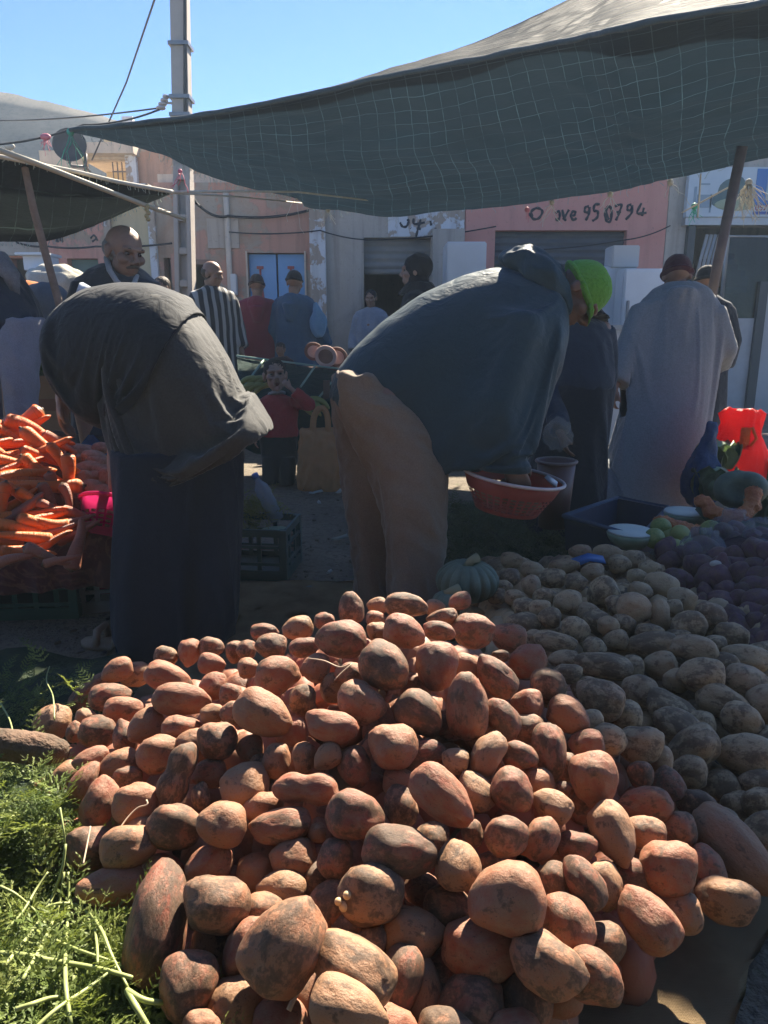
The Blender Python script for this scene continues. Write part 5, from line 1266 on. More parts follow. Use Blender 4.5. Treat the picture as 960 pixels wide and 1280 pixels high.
# ---- dark blue tray
def tray():
    P = thing('blue_tray', 'dark navy plastic tray tilted behind the right potato pile', 'tray', G(770, 650))
    a = [D(705, 645, 3.05), D(772, 622, 3.75), D(835, 634, 3.55), D(800, 672, 2.9)]
    c = sum(a, Vector()) / 4; mb = MB(); inn = [p.lerp(c, .09) for p in a]; lo = [Vector((p.x, p.y, max(.02, p.z - .15))).lerp(Vector((c.x, c.y, max(.02, p.z - .15))), .06) for p in a]; li = [p.lerp(Vector((c.x, c.y, p.z)), .1) + Vector((0, 0, .012)) for p in lo]
    mb.loft([lo, a, inn, li], cap=True); link('tub', mb.mesh('tub', False), plastic('navy_plastic', (.022, .045, .09)), P)
    mb = MB(); mb.tube([*a, a[0]], .011, 8); link('rim', mb.mesh('rim'), plastic('navy_rim', (.05, .085, .14)), P)
tray()
# ---- cut winter melons
m_skin = mat('melon_skin', (.30, .38, .24), (.40, .46, .32), 12, .5, .1); m_flesh = mat('melon_flesh', (.62, .66, .58), (.70, .72, .62), 8, .5, .1)
def melon(c, rx, ry, h, label):
    P = thing('cut_melon', label, 'melon', c); mb = MB(); secs = []
    for k in range(9):
        a = k / 8 * R(88); secs.append([c + Vector((rx * math.sin(a) * math.cos(b), ry * math.sin(a) * math.sin(b), -h * math.cos(a))) for b in [2 * math.pi * i / 32 for i in range(32)]])
    mb.loft(secs); link('skin', mb.mesh('skin'), m_skin, P)
    mb = MB(); secs = [[c + Vector((rx * k * math.cos(b), ry * k * math.sin(b), z)) for b in [2 * math.pi * i / 32 for i in range(32)]] for k, z in ((.99, -.001), (.96, .006), (.5, .009), (.02, .008))]; mb.loft(secs); link('cut_face', mb.mesh('cut'), m_flesh, P)
melon(D(788, 664, 2.95), .092, .10, .075, 'cut pale green melon half with white face up, beside the navy tray')
melon(D(857, 640, 3.25), .092, .09, .07, 'cut pale melon half behind the orange pumpkin slice, farther from the tray')
# ---- orange pumpkin pieces
t = NT('pumpkin_flesh'); col = t.ramp(t.noise(26, 5, .7), [(.3, (.36, .09, .03)), (.55, (.52, .16, .05)), (.75, (.60, .25, .09))]); m_pfl = t.done(t.pbsdf(col, .55, t.bump(t.noise(30, 5), .8, .02), .4))
def chunk(c, pts, th, label, name='pumpkin_slice'):
    P = thing(name, label, 'pumpkin', c); mb = MB(); n = len(pts)
    for i, (x, y, z) in enumerate(pts): mb.ell(c + Vector((x, y, z)), (th * 1.15, th, th * .9), sub=3)
    mb.tube([c + Vector(p) for p in pts], th * .95, 12); me = fuse(mb, 'flesh', .008, 2); folds(me, (1, 0, 0), .010, 45, 1, 9, .6); link('flesh', me, m_pfl, P)
    mb = MB(); mb.tube([c + Vector(p) + Vector((0, .012, -.018)) for p in pts], th * .98, 12); link('rind', mb.mesh('rind'), m_rind, P)
chunk(D(848, 660, 3.05), [(-.07, 0, .02), (-.02, -.02, .005), (.04, -.02, -.01), (.08, 0, -.02)], .035, 'ragged orange pumpkin slice lying beside the limes')
chunk(D(912, 632, 3.15), [(-.12, -.01, .02), (-.09, -.04, -.02), (-.03, -.05, -.04), (.04, -.04, -.03), (.09, -.01, .0), (.11, .03, .05)], .032, 'big hollow orange pumpkin piece with a grey rind under the red bag')
mb = MB(); c = D(922, 612, 3.25); mb.ell(c, (.10, .10, .085)); mb.ell(c + Vector((.03, -.02, .01)), (.09, .08, .075)); me = mb.mesh('r'); dent(me, [(tuple(c + Vector((-.03, -.1, .02))), .05, (.02, .06, -.02))]); tag(link('whole_pumpkin', me, m_rind), 'round grey green pumpkin behind the hollow orange piece', 'pumpkin')
# ---- limes
m_lime = mat('lime_skin', (.16, .22, .05), (.30, .31, .08), 5, .45, .2, 90, .5); m_lime2 = mat('yellow_lime_skin', (.36, .33, .09), (.30, .31, .08), 5, .45, .2, 90, .5)
for k, (px, py, d, r, m) in enumerate(((818, 673, 2.9, 14, m_lime), (826, 659, 3.0, 13, m_lime), (842, 686, 2.85, 14, m_lime2), (850, 669, 2.95, 14, m_lime2), (835, 671, 2.98, 12, m_lime2), (864, 684, 2.9, 13, m_lime), (888, 663, 3.0, 14, m_lime))):
    mb = MB(); mb.ell((0, 0, 0), (1, .92, .92)); me = mb.mesh('l'); o = link('lime', me, m); k_ = r * d / FPX; o.location = D(px, py, d); o.scale = (k_, k_, k_); o.rotation_euler = (0, rnd.uniform(-.5, .5), rnd.uniform(0, 3)); tag(o, 'green lime in the small pile beside the cut melon' if m is m_lime else 'yellowish lime in the small pile beside the cut melon', 'lime', 'limes by the cut melon')
# ---- purple beet heap and bagged onions
m_beet = potato_mat('purple_beet', [(0, (.10, .04, .06)), (.5, (.135, .05, .075)), (1, (.08, .035, .05))], .6, (.16, .10, .11), .35)
BEET = []
for me in POT[:6]: q = me.copy(); q.materials.clear(); q.materials.append(m_beet); BEET.append(q)
def heap_beet(x, y): return .40 - max(0, 1.42 - x) * .35 - max(0, 2.45 - y) * .22 - max(0, y - 2.75) * .4
r_ = random.Random(31); nb = 0
beets = [(px + r_.uniform(-6, 6), py + r_.uniform(-5, 5)) for py in range(694, 850, 15) for px in range(840, 990, 21) if px > 858 + (py - 690) * .28 + (30 if py > 770 else 0) or py < 735]
for px, py in beets:
    if py > 815 and px < 945: continue
    r = ray(px, py); t_ = 1.8
    while t_ < 4:
        p = CAM + r * t_
        if p.z < max(.1, heap_beet(p.x, p.y)): break
        t_ += .006
    L = r_.uniform(26, 42); S = L * r_.uniform(.62, .9); q = dict(px=px, py=py, ang=r_.uniform(0, 180), tilt=r_.uniform(-20, 20)); ax, b, n = axes(q); k = t_ * r.length / FPX * .5
    o = bpy.data.objects.new('beet', BEET[nb % 6]); nb += 1; COL.objects.link(o); o.matrix_world = Matrix.Translation(CAM + r * t_) @ Matrix((ax, b, n)).transposed().to_4x4() @ Matrix.Diagonal((L * k, S * k, S * k, 1))
    tag(o, 'dark purple beet in the heap at the right edge', 'beet', 'beets heaped at the right edge')
mb = MB(); rows = []
for j in range(30):
    y = 1.7 + j * .06; rows.append([mb.bm.verts.new((x, y, max(.02, heap_beet(x, y) - .045))) for x in [.95 + .05 * i for i in range(22)]])
for a, b in zip(rows, rows[1:]):
    for i in range(21): mb.face((a[i], a[i + 1], b[i + 1], b[i]))
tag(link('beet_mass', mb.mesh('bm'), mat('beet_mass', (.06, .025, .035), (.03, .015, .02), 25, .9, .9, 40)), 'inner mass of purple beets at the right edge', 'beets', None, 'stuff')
mb = MB(); c = D(898, 718, 2.55); mb.ell(c, (.072, .06, .045)); mb.tube([c, c + Vector((.01, 0, .08))], [.045, .01], 10); me = fuse(mb, 'o', .007, 3); t_o = thing('purple_onion', 'large purple onion with a pale cut spot on top of the beet heap', 'onion', c); link('bulb', me, m_beet, t_o); mb = MB(); mb.ell(c + Vector((-.028, -.03, .048)), (.02, .012, .012)); link('cut_spot', mb.mesh('c'), mat('onion_white', (.5, .45, .38), None), t_o)
m_clear = film('clear_film', (.45, .45, .5), .74, .08, .2)
def clear_bag(px, py, d, rw, rh, label, seed):
    c = D(px, py, d); P = thing('clear_bag', label, 'plastic bag', c); mb = MB(); mb.ell(c, (rw, rw * .8, rh), sub=4); mb.tube([c + Vector((0, 0, rh * .8)), c + Vector((0, 0, rh * 1.25))], [.03, .05], 12)
    me = fuse(mb, 'film', .010, 2); folds(me, (0, 0, 1), .013, 26, .4, seed, .9); link('film', me, m_clear, P)
    for k in range(7):
        o = link('onion', BEET[k % 6].copy(), None, P, False); a = k * .9; r0 = .0 if k == 0 else rw * .5; o.location = Vector((r0 * math.cos(a), r0 * math.sin(a) * .7, -.015 + .02 * math.sin(k * 2))); o.scale = (.037, .033, .033)
clear_bag(878, 688, 2.72, .085, .062, 'clear plastic bag of purple onions in front, beside the limes', 1)
clear_bag(915, 664, 2.95, .088, .07, 'clear plastic bag of purple onions under the hollow pumpkin piece', 2)
clear_bag(950, 672, 2.85, .07, .06, 'clear plastic bag of purple onions at the right edge of the frame, upper one', 3)
clear_bag(948, 698, 2.7, .07, .05, 'clear plastic bag of purple onions at the right edge of the frame, lower one', 4)
# ---- red plastic bag, green bucket, cabbages, blue bag
c = D(922, 565, 4.1); rb = thing('red_bag', 'bright red translucent plastic bag standing full, lit from behind', 'plastic bag', c)
mb = MB(); secs = []
for z, rx, ry in ((-.26, .13, .10), (-.22, .17, .12), (-.10, .175, .13), (.02, .15, .11), (.10, .11, .08), (.16, .105, .06), (.215, .125, .05), (.235, .10, .03)):
    secs.append([c + Vector((rx * math.cos(b) * (1 + .10 * noise.noise((b * 2, z * 9, 0))), ry * math.sin(b) * (1 + .12 * noise.noise((b * 2.3, z * 7, 3))), z + .02 * noise.noise((b * 1.5, z * 5, 5)))) for b in [2 * math.pi * i / 48 for i in range(48)]])
mb.loft(secs); me = mb.mesh('bag'); bm = bmesh.new(); bm.from_mesh(me); bmesh.ops.subdivide_edges(bm, edges=bm.edges[:], cuts=1, use_grid_fill=True); bm.to_mesh(me); bm.free(); me.polygons.foreach_set('use_smooth', [True] * len(me.polygons)); folds(me, (0, 0, 1), .016, 16, .35, 2, .8); link('film', me, film('red_film', (.85, .045, .04), .03, .3, .65), rb)
mb = MB(); mb.box(c + Vector((-.02, -.105, .09)), (.05, .004, .12), rz=-.1); mb.tube([c + Vector((.01, -.11, .15)), c + Vector((.04, -.11, .09)), c + Vector((.01, -.11, .05))], .008, 6); me = mb.mesh('p'); link('printed_patch', me, film('orange_film', (.85, .30, .06), .02, .3, .6), rb)
c = D(962, 598, 4.2); bk = thing('green_bucket', 'dark green plastic bucket with a pale rim at the right edge', 'bucket', c + Vector((0, 0, -.2)))
mb = MB(); mb.lathe([(.001, -.27), (.12, -.27), (.15, .13), (.145, .13), (.115, -.24), (.001, -.24)], c, 32); link('pail', mb.mesh('pail'), plastic('bucket_green', (.012, .13, .055)), bk)
mb = MB(); mb.tube([c + Vector((.152 * math.cos(a), .152 * math.sin(a), .13)) for a in [2 * math.pi * i / 40 for i in range(41)]], .012, 8); link('rim', mb.mesh('rim'), plastic('pale_rim', (.55, .60, .52)), bk)
mb = MB(); mb.tube([c + Vector((-.15, 0, .12)), c + Vector((-.1, -.05, .26)), c + Vector((.05, -.05, .25)), c + Vector((.15, 0, .12))], .006, 6); link('handle', mb.mesh('handle'), plastic('pale_handle', (.5, .5, .46)), bk)
m_cab = mat('cabbage_leaf', (.36, .42, .26), (.16, .23, .11), 9, .55, .3, 30)
def cabbage(c, r, label, seed, m=None):
    P = thing('cabbage', label, 'cabbage', c); mb = MB(); mb.ell(c, (r * .8, r * .8, r * .75)); me = mb.mesh('head'); link('heart', me, m_cab, P)
    r_ = random.Random(seed); mb = MB()
    for k in range(9):
        a = k * .75 + r_.uniform(-.2, .2); tl = r_.uniform(.2, .8); rows = []
        for j in range(7):
            v = j / 6; row = []
            for i in range(9):
                u = (i / 8 - .5) * 2; w = r * .8 * math.sin(math.pi * min(1, .15 + v * .9)) ** .6; out = r * (.55 + .75 * v * tl + .1 * u * u); z = r * (-.7 + 1.7 * v * (1 - .35 * tl)) + .06 * r * math.sin(u * 9 + k) * v
                ca, sa = math.cos(a), math.sin(a); row.append(mb.bm.verts.new(c + Vector((out * ca - u * w * sa, out * sa + u * w * ca, z))))
            rows.append(row)
        for x, y in zip(rows, rows[1:]):
            for i in range(8): mb.face((x[i], x[i + 1], y[i + 1], y[i]))
    bmesh.ops.solidify(mb.bm, geom=mb.bm.faces[:], thickness=.004); link('outer_leaves', mb.mesh('leaves'), m_cab, P)
cabbage(D(897, 568, 3.95), .10, 'pale cabbage left of the red bag, sunlit on top', 3)
cabbage(D(893, 603, 3.75), .11, 'leafy cabbage with curled outer leaves below the red bag', 5)
cabbage(D(955, 628, 3.5), .12, 'leafy cabbage at the right edge below the green bucket', 8)
c = D(878, 600, 3.8); mb = MB(); mb.ell(c, (.10, .08, .15)); mb.tube([c + Vector((0, 0, .1)), c + Vector((.02, 0, .30))], [.05, .02], 10); me = fuse(mb, 'b', .012, 3); folds(me, (0, 0, 1), .02, 18, .3, 4, .8); tag(link('blue_bag', me, film('navy_film', (.05, .12, .28), .12, .2, .3)), 'dark blue plastic bag hanging beside the grey robe', 'plastic bag')
# shiny bag held at the dark figure, and its jar-like bucket
c = D(697, 543, 3.45); mb = MB(); mb.ell(c, (.06, .05, .075)); me = fuse(mb, 'b', .009, 2); folds(me, (0, 0, 1), .02, 30, .5, 6, .9); tag(link('clear_bag', me, film('smoky_film', (.5, .48, .42), .7, .08, .2)), 'crumpled clear plastic bag catching light before the dark skirt', 'plastic bag')
bk = thing('brown_bucket', 'brown plastic bucket with a pale rim behind the coral basket', 'bucket', G(690, 668)); c = D(694, 604, 3.3); mb = MB(); mb.lathe([(.001, -.2), (.065, -.2), (.085, .10), (.08, .10), (.06, -.18), (.001, -.18)], c, 28); link('pail', mb.mesh('p'), plastic('brown_plastic', (.14, .06, .045)), bk); mb = MB(); mb.tube([c + Vector((.087 * math.cos(a), .087 * math.sin(a), .10)) for a in [2 * math.pi * i / 36 for i in range(37)]], .007, 8); link('rim', mb.mesh('rim'), plastic('bucket_rim', (.22, .15, .13)), bk)

# ---- fridges by the pink garage
m_enamel = mat('white_enamel', (.60, .62, .64), (.66, .68, .70), 3, .35, 0, 60, .5)
def fridge(x, y, w, d, z0, h, label, name='fridge', doors=1):
    P = thing(name, label, 'fridge', (x, y, z0)); mb = MB(); mb.box((x, y, z0 + h / 2), (w, d, h)); link('body', mb.mesh('b', False, .015), m_enamel, P)
    for k in range(doors):
        hh = h / doors; mb = MB(); mb.box((x, y - d / 2 - .022, z0 + hh * (k + .5)), (w - .01, .04, hh - .02)); dr = link('door', mb.mesh('d', False, .01), m_enamel, P)
        mb = MB(); mb.box((x - w / 2 + .05, y - d / 2 - .055, z0 + hh * (k + .5)), (.025, .03, .22)); link('handle', mb.mesh('h', False, .005), mat('grey_handle', (.3, .3, .3), None) if 'grey_handle' not in bpy.data.materials else bpy.data.materials['grey_handle'], dr)
fridge(W(578, 400, 8.8).x, 8.8, .44, .5, 0, W(578, 305, 8.8).z, 'white fridge standing before the grey pier, above the bending man back')
fridge(W(764, 400, 8.3).x, 8.5, .42, .5, 0, W(764, 333, 8.3).z, 'white fridge beside the green cap, left of two', doors=2)
fridge(W(797, 400, 8.1).x, 8.2, .46, .5, 0, W(797, 336, 8.0).z, 'white fridge left of the grey robed man, right of two', doors=2)
c = W(777, 322, 8.3); mb = MB(); mb.box(c, (.28, .3, .22)); tag(link('white_carton', mb.mesh('c', False, .01), mat('white_carton', (.50, .50, .48), None)), 'white carton on top of the fridge by the green cap', 'carton')
c = W(772, 412, 7.4); P = thing('freezer_chest', 'low white chest freezer behind the dark clothed figure', 'freezer', (c.x, 7.4, 0)); mb = MB(); mb.box((c.x, 7.4, .55), (.62, .5, 1.08)); link('body', mb.mesh('b', False, .02), m_enamel, P); mb = MB(); mb.box((c.x, 7.37, 1.12), (.66, .55, .05)); link('lid', mb.mesh('l', False, .01), mat('freezer_lid', (.35, .36, .37), None, rough=.4), P)

# ---- the sheet of green net over the stall behind the child, its frame
YS = 6.15
P = thing('green_stall_table', 'low stall table covered with dark green netting behind the child', 'table', (W(360, 450, YS).x, YS, 0))
a = [W(296, 447, 6.6), W(428, 464, 6.3), W(420, 500, 5.75), W(300, 492, 5.85)]; mb = MB(); rows = []
for j in range(14):
    row = []
    for i in range(24): u, v = i / 23, j / 13; p = a[0].lerp(a[1], u).lerp(a[3].lerp(a[2], u), v); p.z -= .05 * math.sin(u * 3.14 * 3) ** 2 * v + .012 * noise.noise((p.x * 9, p.y * 9, 0)); row.append(mb.bm.verts.new(p))
    rows.append(row)
row = [mb.bm.verts.new(v.co + Vector((0, -.04, -.42 + .03 * noise.noise((v.co.x * 5, 0, 0))))) for v in rows[-1]]; rows.append(row)
for x, y in zip(rows, rows[1:]):
    for i in range(23): mb.face((x[i], x[i + 1], y[i + 1], y[i]))
bmesh.ops.solidify(mb.bm, geom=mb.bm.faces[:], thickness=.006); link('net_cover', mb.mesh('n'), cloth('stall_green_net', (.014, .06, .045), (.01, .04, .03), 8), P)
mb = MB()
for q in ((a[0], a[1]), (W(330, 452, 6.52), W(300, 492, 5.85)), (W(394, 460, 6.38), W(376, 486, 5.8)), (a[1], W(384, 517, 5.65))): mb.tube([p + Vector((0, 0, .016)) for p in q], .009, 6)
link('edge_cord', mb.mesh('c'), mat('pale_green_cord', (.30, .42, .34), None), P)
for k, (x, y) in enumerate(((-1.25, 6.4), (-.42, 6.3), (-1.2, 5.9), (-.45, 5.85))): mb = MB(); mb.box((x, y, .36), (.05, .05, .72)); link('leg', mb.mesh('leg', False), mat('table_wood', (.16, .11, .08), None) if k == 0 else bpy.data.materials['table_wood'], P)
# bananas on the stall either side of the child
m_ban = mat('greenish_banana', (.40, .36, .10), (.30, .32, .10), 6, .5)
for (px, py, d, n, lab) in ((321, 482, 5.5, 6, 'bunch of yellow green bananas left of the child'), (386, 508, 5.4, 6, 'bunch of yellow green bananas right of the child by the orange bag')):
    c = D(px, py, d); mb = MB()
    for k in range(n):
        o_ = Vector(((k % 3 - 1) * .06, .02 * (k // 3), .05 * (k // 3) - .03)); s = 1 if px < 350 else -1
        mb.tube(catmull([c + o_ + Vector((-.09 * s, 0, -.04)), c + o_ + Vector((-.03 * s, 0, .02)), c + o_ + Vector((.04 * s, 0, .035)), c + o_ + Vector((.09 * s, 0, .02))], 9), [.006, .016, .02, .021, .021, .021, .019, .014, .006], 8)
    tag(link('banana_bunch', mb.mesh('b'), m_ban), lab, 'bananas')
# ---- orange mesh sack
c = D(401, 572, 5.25); ob = thing('orange_sack', 'orange plastic shopping sack with a loop handle standing beside the child', 'bag', c + Vector((0, 0, -.25)))
mb = MB(); secs = []
for z, rx, ry in ((-.245, .15, .10), (-.20, .165, .12), (-.06, .165, .12), (.08, .15, .10), (.17, .14, .07), (.205, .135, .045)):
    secs.append([c + Vector((rx * (abs(math.cos(b)) ** .7) * math.copysign(1, math.cos(b)), ry * (abs(math.sin(b)) ** .7) * math.copysign(1, math.sin(b)), z)) for b in [2 * math.pi * i / 40 for i in range(40)]])
mb.loft(secs); me = fuse(mb, 'b', .012, 2); folds(me, (.2, 0, 1), .018, 14, .5, 8, .7); link('sack', me, mat('orange_sack_weave', (.50, .24, .10), (.40, .21, .085), 6, .7, .4, 30), ob)
mb = MB(); mb.tube(catmull([c + Vector((-.05, -.05, .16)), c + Vector((-.035, -.05, .3)), c + Vector((.02, -.05, .36)), c + Vector((.055, -.05, .3)), c + Vector((.06, -.05, .16))], 18), .022, 8, True, (Vector((0, 1, 0)), .3)); link('handle', mb.mesh('h'), bpy.data.materials['orange_sack_weave'], ob)
# ---- clay dishes on show
m_clay = mat('clay_dish', (.42, .27, .23), (.48, .33, .28), 9, .7); m_clayd = mat('dark_clay_dish', (.15, .075, .055), (.2, .1, .07), 9, .7)
for k, (px, py, r, m, lab) in enumerate(((407, 446, .105, m_clay, 'clay dish with a pale ring standing on edge, middle of three'), (392, 440, .09, m_clayd, 'dark clay dish standing on edge behind, left of three'), (421, 447, .10, m_clayd, 'dark clay dish on edge next to the bending man, right of three'))):
    c = W(px, py, 7.0 + .05 * k); M = Matrix.Translation(c) @ Euler((R(68), 0, R(14))).to_matrix().to_4x4(); mb = MB(); mb.lathe([(.001, .0), (r * .62, .0), (r * .72, .012), (r * .95, .02), (r, .016), (r * .75, -.006), (r * .3, -.012), (.001, -.012)], (0, 0, 0), 30, M); P = thing('clay_dish', lab, 'dish', c, group='clay dishes on show'); link('plate', mb.mesh('d'), m, P)
    mb = MB(); mb.lathe([(r * .02, .002), (r * .5, .003), (r * .60, .005), (r * .66, .009), (r * .62, .001), (r * .02, .0005)], (0, 0, 0), 30, M); link('ring', mb.mesh('r'), m_clayd if m is m_clay else m_clay, P)
P = thing('display_stand', 'low brown stand carrying the clay dishes', 'stand', W(405, 500, 7.1)); mb = MB(); c = W(405, 458, 7.1); mb.box((c.x, 7.1, c.z / 2), (.45, .3, c.z)); link('stand', mb.mesh('s', False, .01), mat('stand_wood', (.14, .085, .07), (.18, .11, .09), 8), P)
# ---- teal crate by the bending figure with herbs and a bottle on it
P = crate(G(318, 726) + Vector((-.02, .16, 0)), R(-6), (.38, .32, .24), plastic('teal_plastic', (.018, .085, .085)), 'dark teal crate with greens and a bottle on top, right of the bending figure', bars=3, rows=3)
c = D(333, 622, 3.55); bt = thing('plastic_bottle', 'crumpled clear plastic bottle leaning on the teal crate', 'bottle', c); M = Matrix.Translation(c) @ Euler((R(10), R(-22), 0)).to_matrix().to_4x4(); mb = MB(); mb.lathe([(.001, -.12), (.036, -.12), (.038, -.09), (.033, -.06), (.038, -.03), (.034, 0), (.038, .03), (.034, .06), (.015, .09), (.013, .115), (.001, .115)], (0, 0, 0), 20, M); link('bottle', mb.mesh('b'), film('bottle_film', (.45, .55, .65), .5, .1, .3), bt); mb = MB(); mb.cyl((0, 0, .122), .016, .02, 16, None, M); link('cap', mb.mesh('c'), plastic('blue_cap', (.10, .2, .5)), bt)
r_ = random.Random(77); spots = [(D(r_.uniform(292, 335), r_.uniform(625, 668), 3.6) + Vector((0, r_.uniform(-.1, .1), 0)), None) for _ in range(110)]; tag(herb_mass('fennel_tops', spots, 9, leaf_mat('yellow_green_leaf', (.10, .12, .03), (.17, .18, .05), (.24, .23, .08)), 6, (.08, .17)), 'wispy yellow green tops on the teal crate', 'herbs', None, 'stuff')
mb = MB(); c = D(345, 668, 3.5); mb.lathe([(.001, 0), (.05, 0), (.075, .02), (.07, .022), (.045, .006), (.001, .006)], c, 24); tag(link('green_saucer', mb.mesh('s'), plastic('pale_green_plastic', (.25, .36, .26))), 'pale green plastic lid under the leaning bottle', 'lid')
# ---- cardboard carton and leafy bunch behind the carrots
m_card2 = mat('cardboard', (.32, .20, .115), (.26, .16, .09), 5, .85, .15)
P = thing('cardboard_box', 'brown cardboard box of leafy greens behind the bending figure', 'box', W(60, 530, 4.6)); c = W(58, 498, 4.6); mb = MB()
for sx, sy, w, d in ((0, -.19, .42, .012), (0, .19, .42, .012), (-.21, 0, .012, .38), (.21, 0, .012, .38)): mb.box((c.x + sx, c.y + sy, c.z - .02), (w, d, .34))
mb.box((c.x, c.y, c.z - .19), (.42, .38, .012)); link('carton', mb.mesh('c', False), m_card2, P)
mb = MB(); mb.box((c.x, c.y - .2, c.z - .02), (.42, .006, .07)); link('printed_band', mb.mesh('b', False), mat('carton_print', (.22, .10, .055), None), P)
mb = MB(); mb.box((c.x, c.y + .02, (c.z - .2) / 2), (.5, .44, c.z - .2)); tag(link('upturned_crate', mb.mesh('u', False, .01), bpy.data.materials['table_wood']), 'dark wooden box under the cardboard box of greens', 'crate')
def leafy(c, rx, ry, rz_, n, seed, m, label, L=.1):
    r_ = random.Random(seed); mb = MB()
    for _ in range(n):
        a = r_.uniform(0, 6.28); e = r_.uniform(-.2, 1.4); p = c + Vector((rx * math.cos(a) * math.cos(e) * r_.uniform(.5, 1), ry * math.sin(a) * math.cos(e) * r_.uniform(.5, 1), rz_ * math.sin(e) * r_.uniform(.6, 1))); d = Vector((math.cos(a), math.sin(a), r_.uniform(-.3, .9))).normalized(); s = d.cross(Vector((0, 0, 1))).normalized(); l = L * r_.uniform(.6, 1.2); w = l * .26; u = d.cross(s)
        v = [mb.bm.verts.new(q) for q in (p, p + d * l * .4 + s * w + u * .01, p + d * l + Vector((0, 0, -.02)), p + d * l * .4 - s * w + u * .01, p + d * l * .45)]
        mb.face((v[0], v[1], v[4])); mb.face((v[1], v[2], v[4])); mb.face((v[2], v[3], v[4])); mb.face((v[3], v[0], v[4]))
    return tag(link('leafy_greens', mb.mesh('l'), m), label, 'greens')
leafy(c + Vector((0, 0, .16)), .2, .17, .26, 420, 3, leaf_mat('bright_leaf', (.06, .10, .025), (.14, .18, .05), (.26, .28, .10), .35), 'sunlit leafy greens heaped in the cardboard box')
# ---- things on the far left street
c = W(72, 352, 6.4); mb = MB(); mb.ell(c, (.26, .2, .12)); mb.ell(c + Vector((.14, 0, -.06)), (.18, .16, .12)); me = fuse(mb, 's', .02, 2); folds(me, (1, 0, 0), .04, 6, .6, 3, .9); P = thing('white_sack', 'pale sunlit sack bundle behind the tilted wooden pole', 'sack', (c.x, c.y, 0)); link('sack', me, cloth('pale_sack', (.45, .42, .34), (.36, .33, .27), 5), P); mb = MB(); mb.box((c.x, c.y, (c.z - .1) / 2), (.5, .36, c.z - .1)); link('load', mb.mesh('l', False, .02), m_dark, P)
c = W(68, 328, 8.6); P = thing('washing_machine', 'white washing machine with a round dark door far left in the street', 'washing machine', (W(48, 340, 8.6).x, 8.6, 0)); x = W(48, 340, 8.6).x; mb = MB(); mb.box((x, 8.85, W(48, 338, 8.6).z / 2 + .25), (.26, .4, W(48, 338, 8.6).z + .5 - .9)); link('body', mb.mesh('b', False, .01), m_enamel, P); mb = MB(); mb.cyl((0, 0, 0), .075, .03, 24, None, Matrix.Translation((x, 8.63, W(45, 344, 8.6).z)) @ Matrix.Rotation(R(90), 4, 'X')); link('door', mb.mesh('d'), m_dfr, P)
x = W(74, 340, 8.6).x; fridge(x, 8.9, .38, .4, 0, W(74, 338, 8.6).z, 'pale grey fridge far left in the street beside the washing machine')
c = W(52, 330, 8.9); mb = MB(); mb.box(c, (.3, .3, .16), rz=.1); mb.box(c + Vector((0, -.05, .09)), (.36, .42, .03)); tag(link('white_box', mb.mesh('w', False, .008), m_enamel), 'white box with a lid on the washing machine', 'box')
c = W(33, 355, 5.6); P = thing('orange_parasol', 'small flat orange sunshade over dark goods near the left edge', 'sunshade', (c.x, c.y, 0)); mb = MB(); secs = [[c + Vector((r * math.cos(a), r * .8 * math.sin(a), z)) for a in [2 * math.pi * i / 28 for i in range(28)]] for r, z in ((.16, -.035), (.155, -.03), (.1, .01), (.02, .025))]; mb.loft(secs); link('canopy', mb.mesh('c'), plastic('orange_cloth', (.70, .25, .06), .7, .35), P); mb = MB(); mb.tube([(c.x, c.y, 0), (c.x, c.y, c.z)], .014, 8); link('post', mb.mesh('p'), m_dfr, P)
c = W(36, 376, 5.7); mb = MB(); mb.box((c.x, c.y, c.z / 2 + .05), (.5, .4, c.z), rz=.1); me = mb.mesh('m', False, .03); tag(link('dark_goods', me, mat('dark_goods', (.05, .03, .03), (.03, .03, .045), 5)), 'dark covered goods under the orange sunshade', 'goods')
c = W(58, 378, 4.9); mb = MB(); mb.ell(c, (.16, .1, .12)); mb.box((c.x, c.y, c.z / 2), (.2, .16, c.z)); me = fuse(mb, 'g', .016, 2); folds(me, (0, 0, 1), .02, 9, .3, 3); tag(link('grey_bundle', me, cloth('grey_bundle_cloth', (.13, .14, .17), None, 5)), 'grey cloth bundle behind the navy jacket, in front of the pale sack', 'bundle')
# ---- litter on the ground
for k, (px, py, s, m, lab) in enumerate(((395, 619, .05, None, 'white paper strip on the ground below the orange sack'), (424, 618, .045, None, 'crumpled white paper near the brown trousers'), (399, 632, .03, None, 'small white scrap on the ground below the paper strip'), (425, 677, .05, 1, 'pale plastic scrap on the ground beside the brown trousers'), (395, 742, .05, 1, 'thin pale stalk scrap on the dark earth'), (412, 720, .02, None, 'tiny white scrap on the dark earth'), (655, 667, .03, None, 'white scrap among the dark herbs'), (368, 600, .05, 2, 'small pinkish paper cup by the child feet'))):
    p = G(px, py, .0) + Vector((0, 0, .02 if px != 655 else .16)); mb = MB(); a = rnd.uniform(0, 3); secs = []
    for j in range(5): u = j / 4 - .5; secs.append([p + Vector((u * 2 * s * math.cos(a) - w * s * .4 * math.sin(a), u * 2 * s * math.sin(a) + w * s * .4 * math.cos(a), .012 * noise.noise((j * 1.3, w, k)) + h)) for w, h in ((-1, .0), (0, .012), (1, 0), (0, -.003))])
    mb.loft(secs); tag(link('litter_scrap', mb.mesh('l'), mat('litter_%s' % k, ((.42, .42, .38), (.26, .27, .22), (.36, .2, .18))[m or 0], None)), lab, 'litter')
mb = MB(); r_ = random.Random(9)
for _ in range(420):
    px, py = r_.uniform(60, 460), r_.uniform(600, 850); p = G(px, py, 0) + Vector((0, 0, .016)); mb.box(p, (r_.uniform(.006, .03), r_.uniform(.004, .012), r_.uniform(.004, .012)), rz=r_.uniform(0, 3))
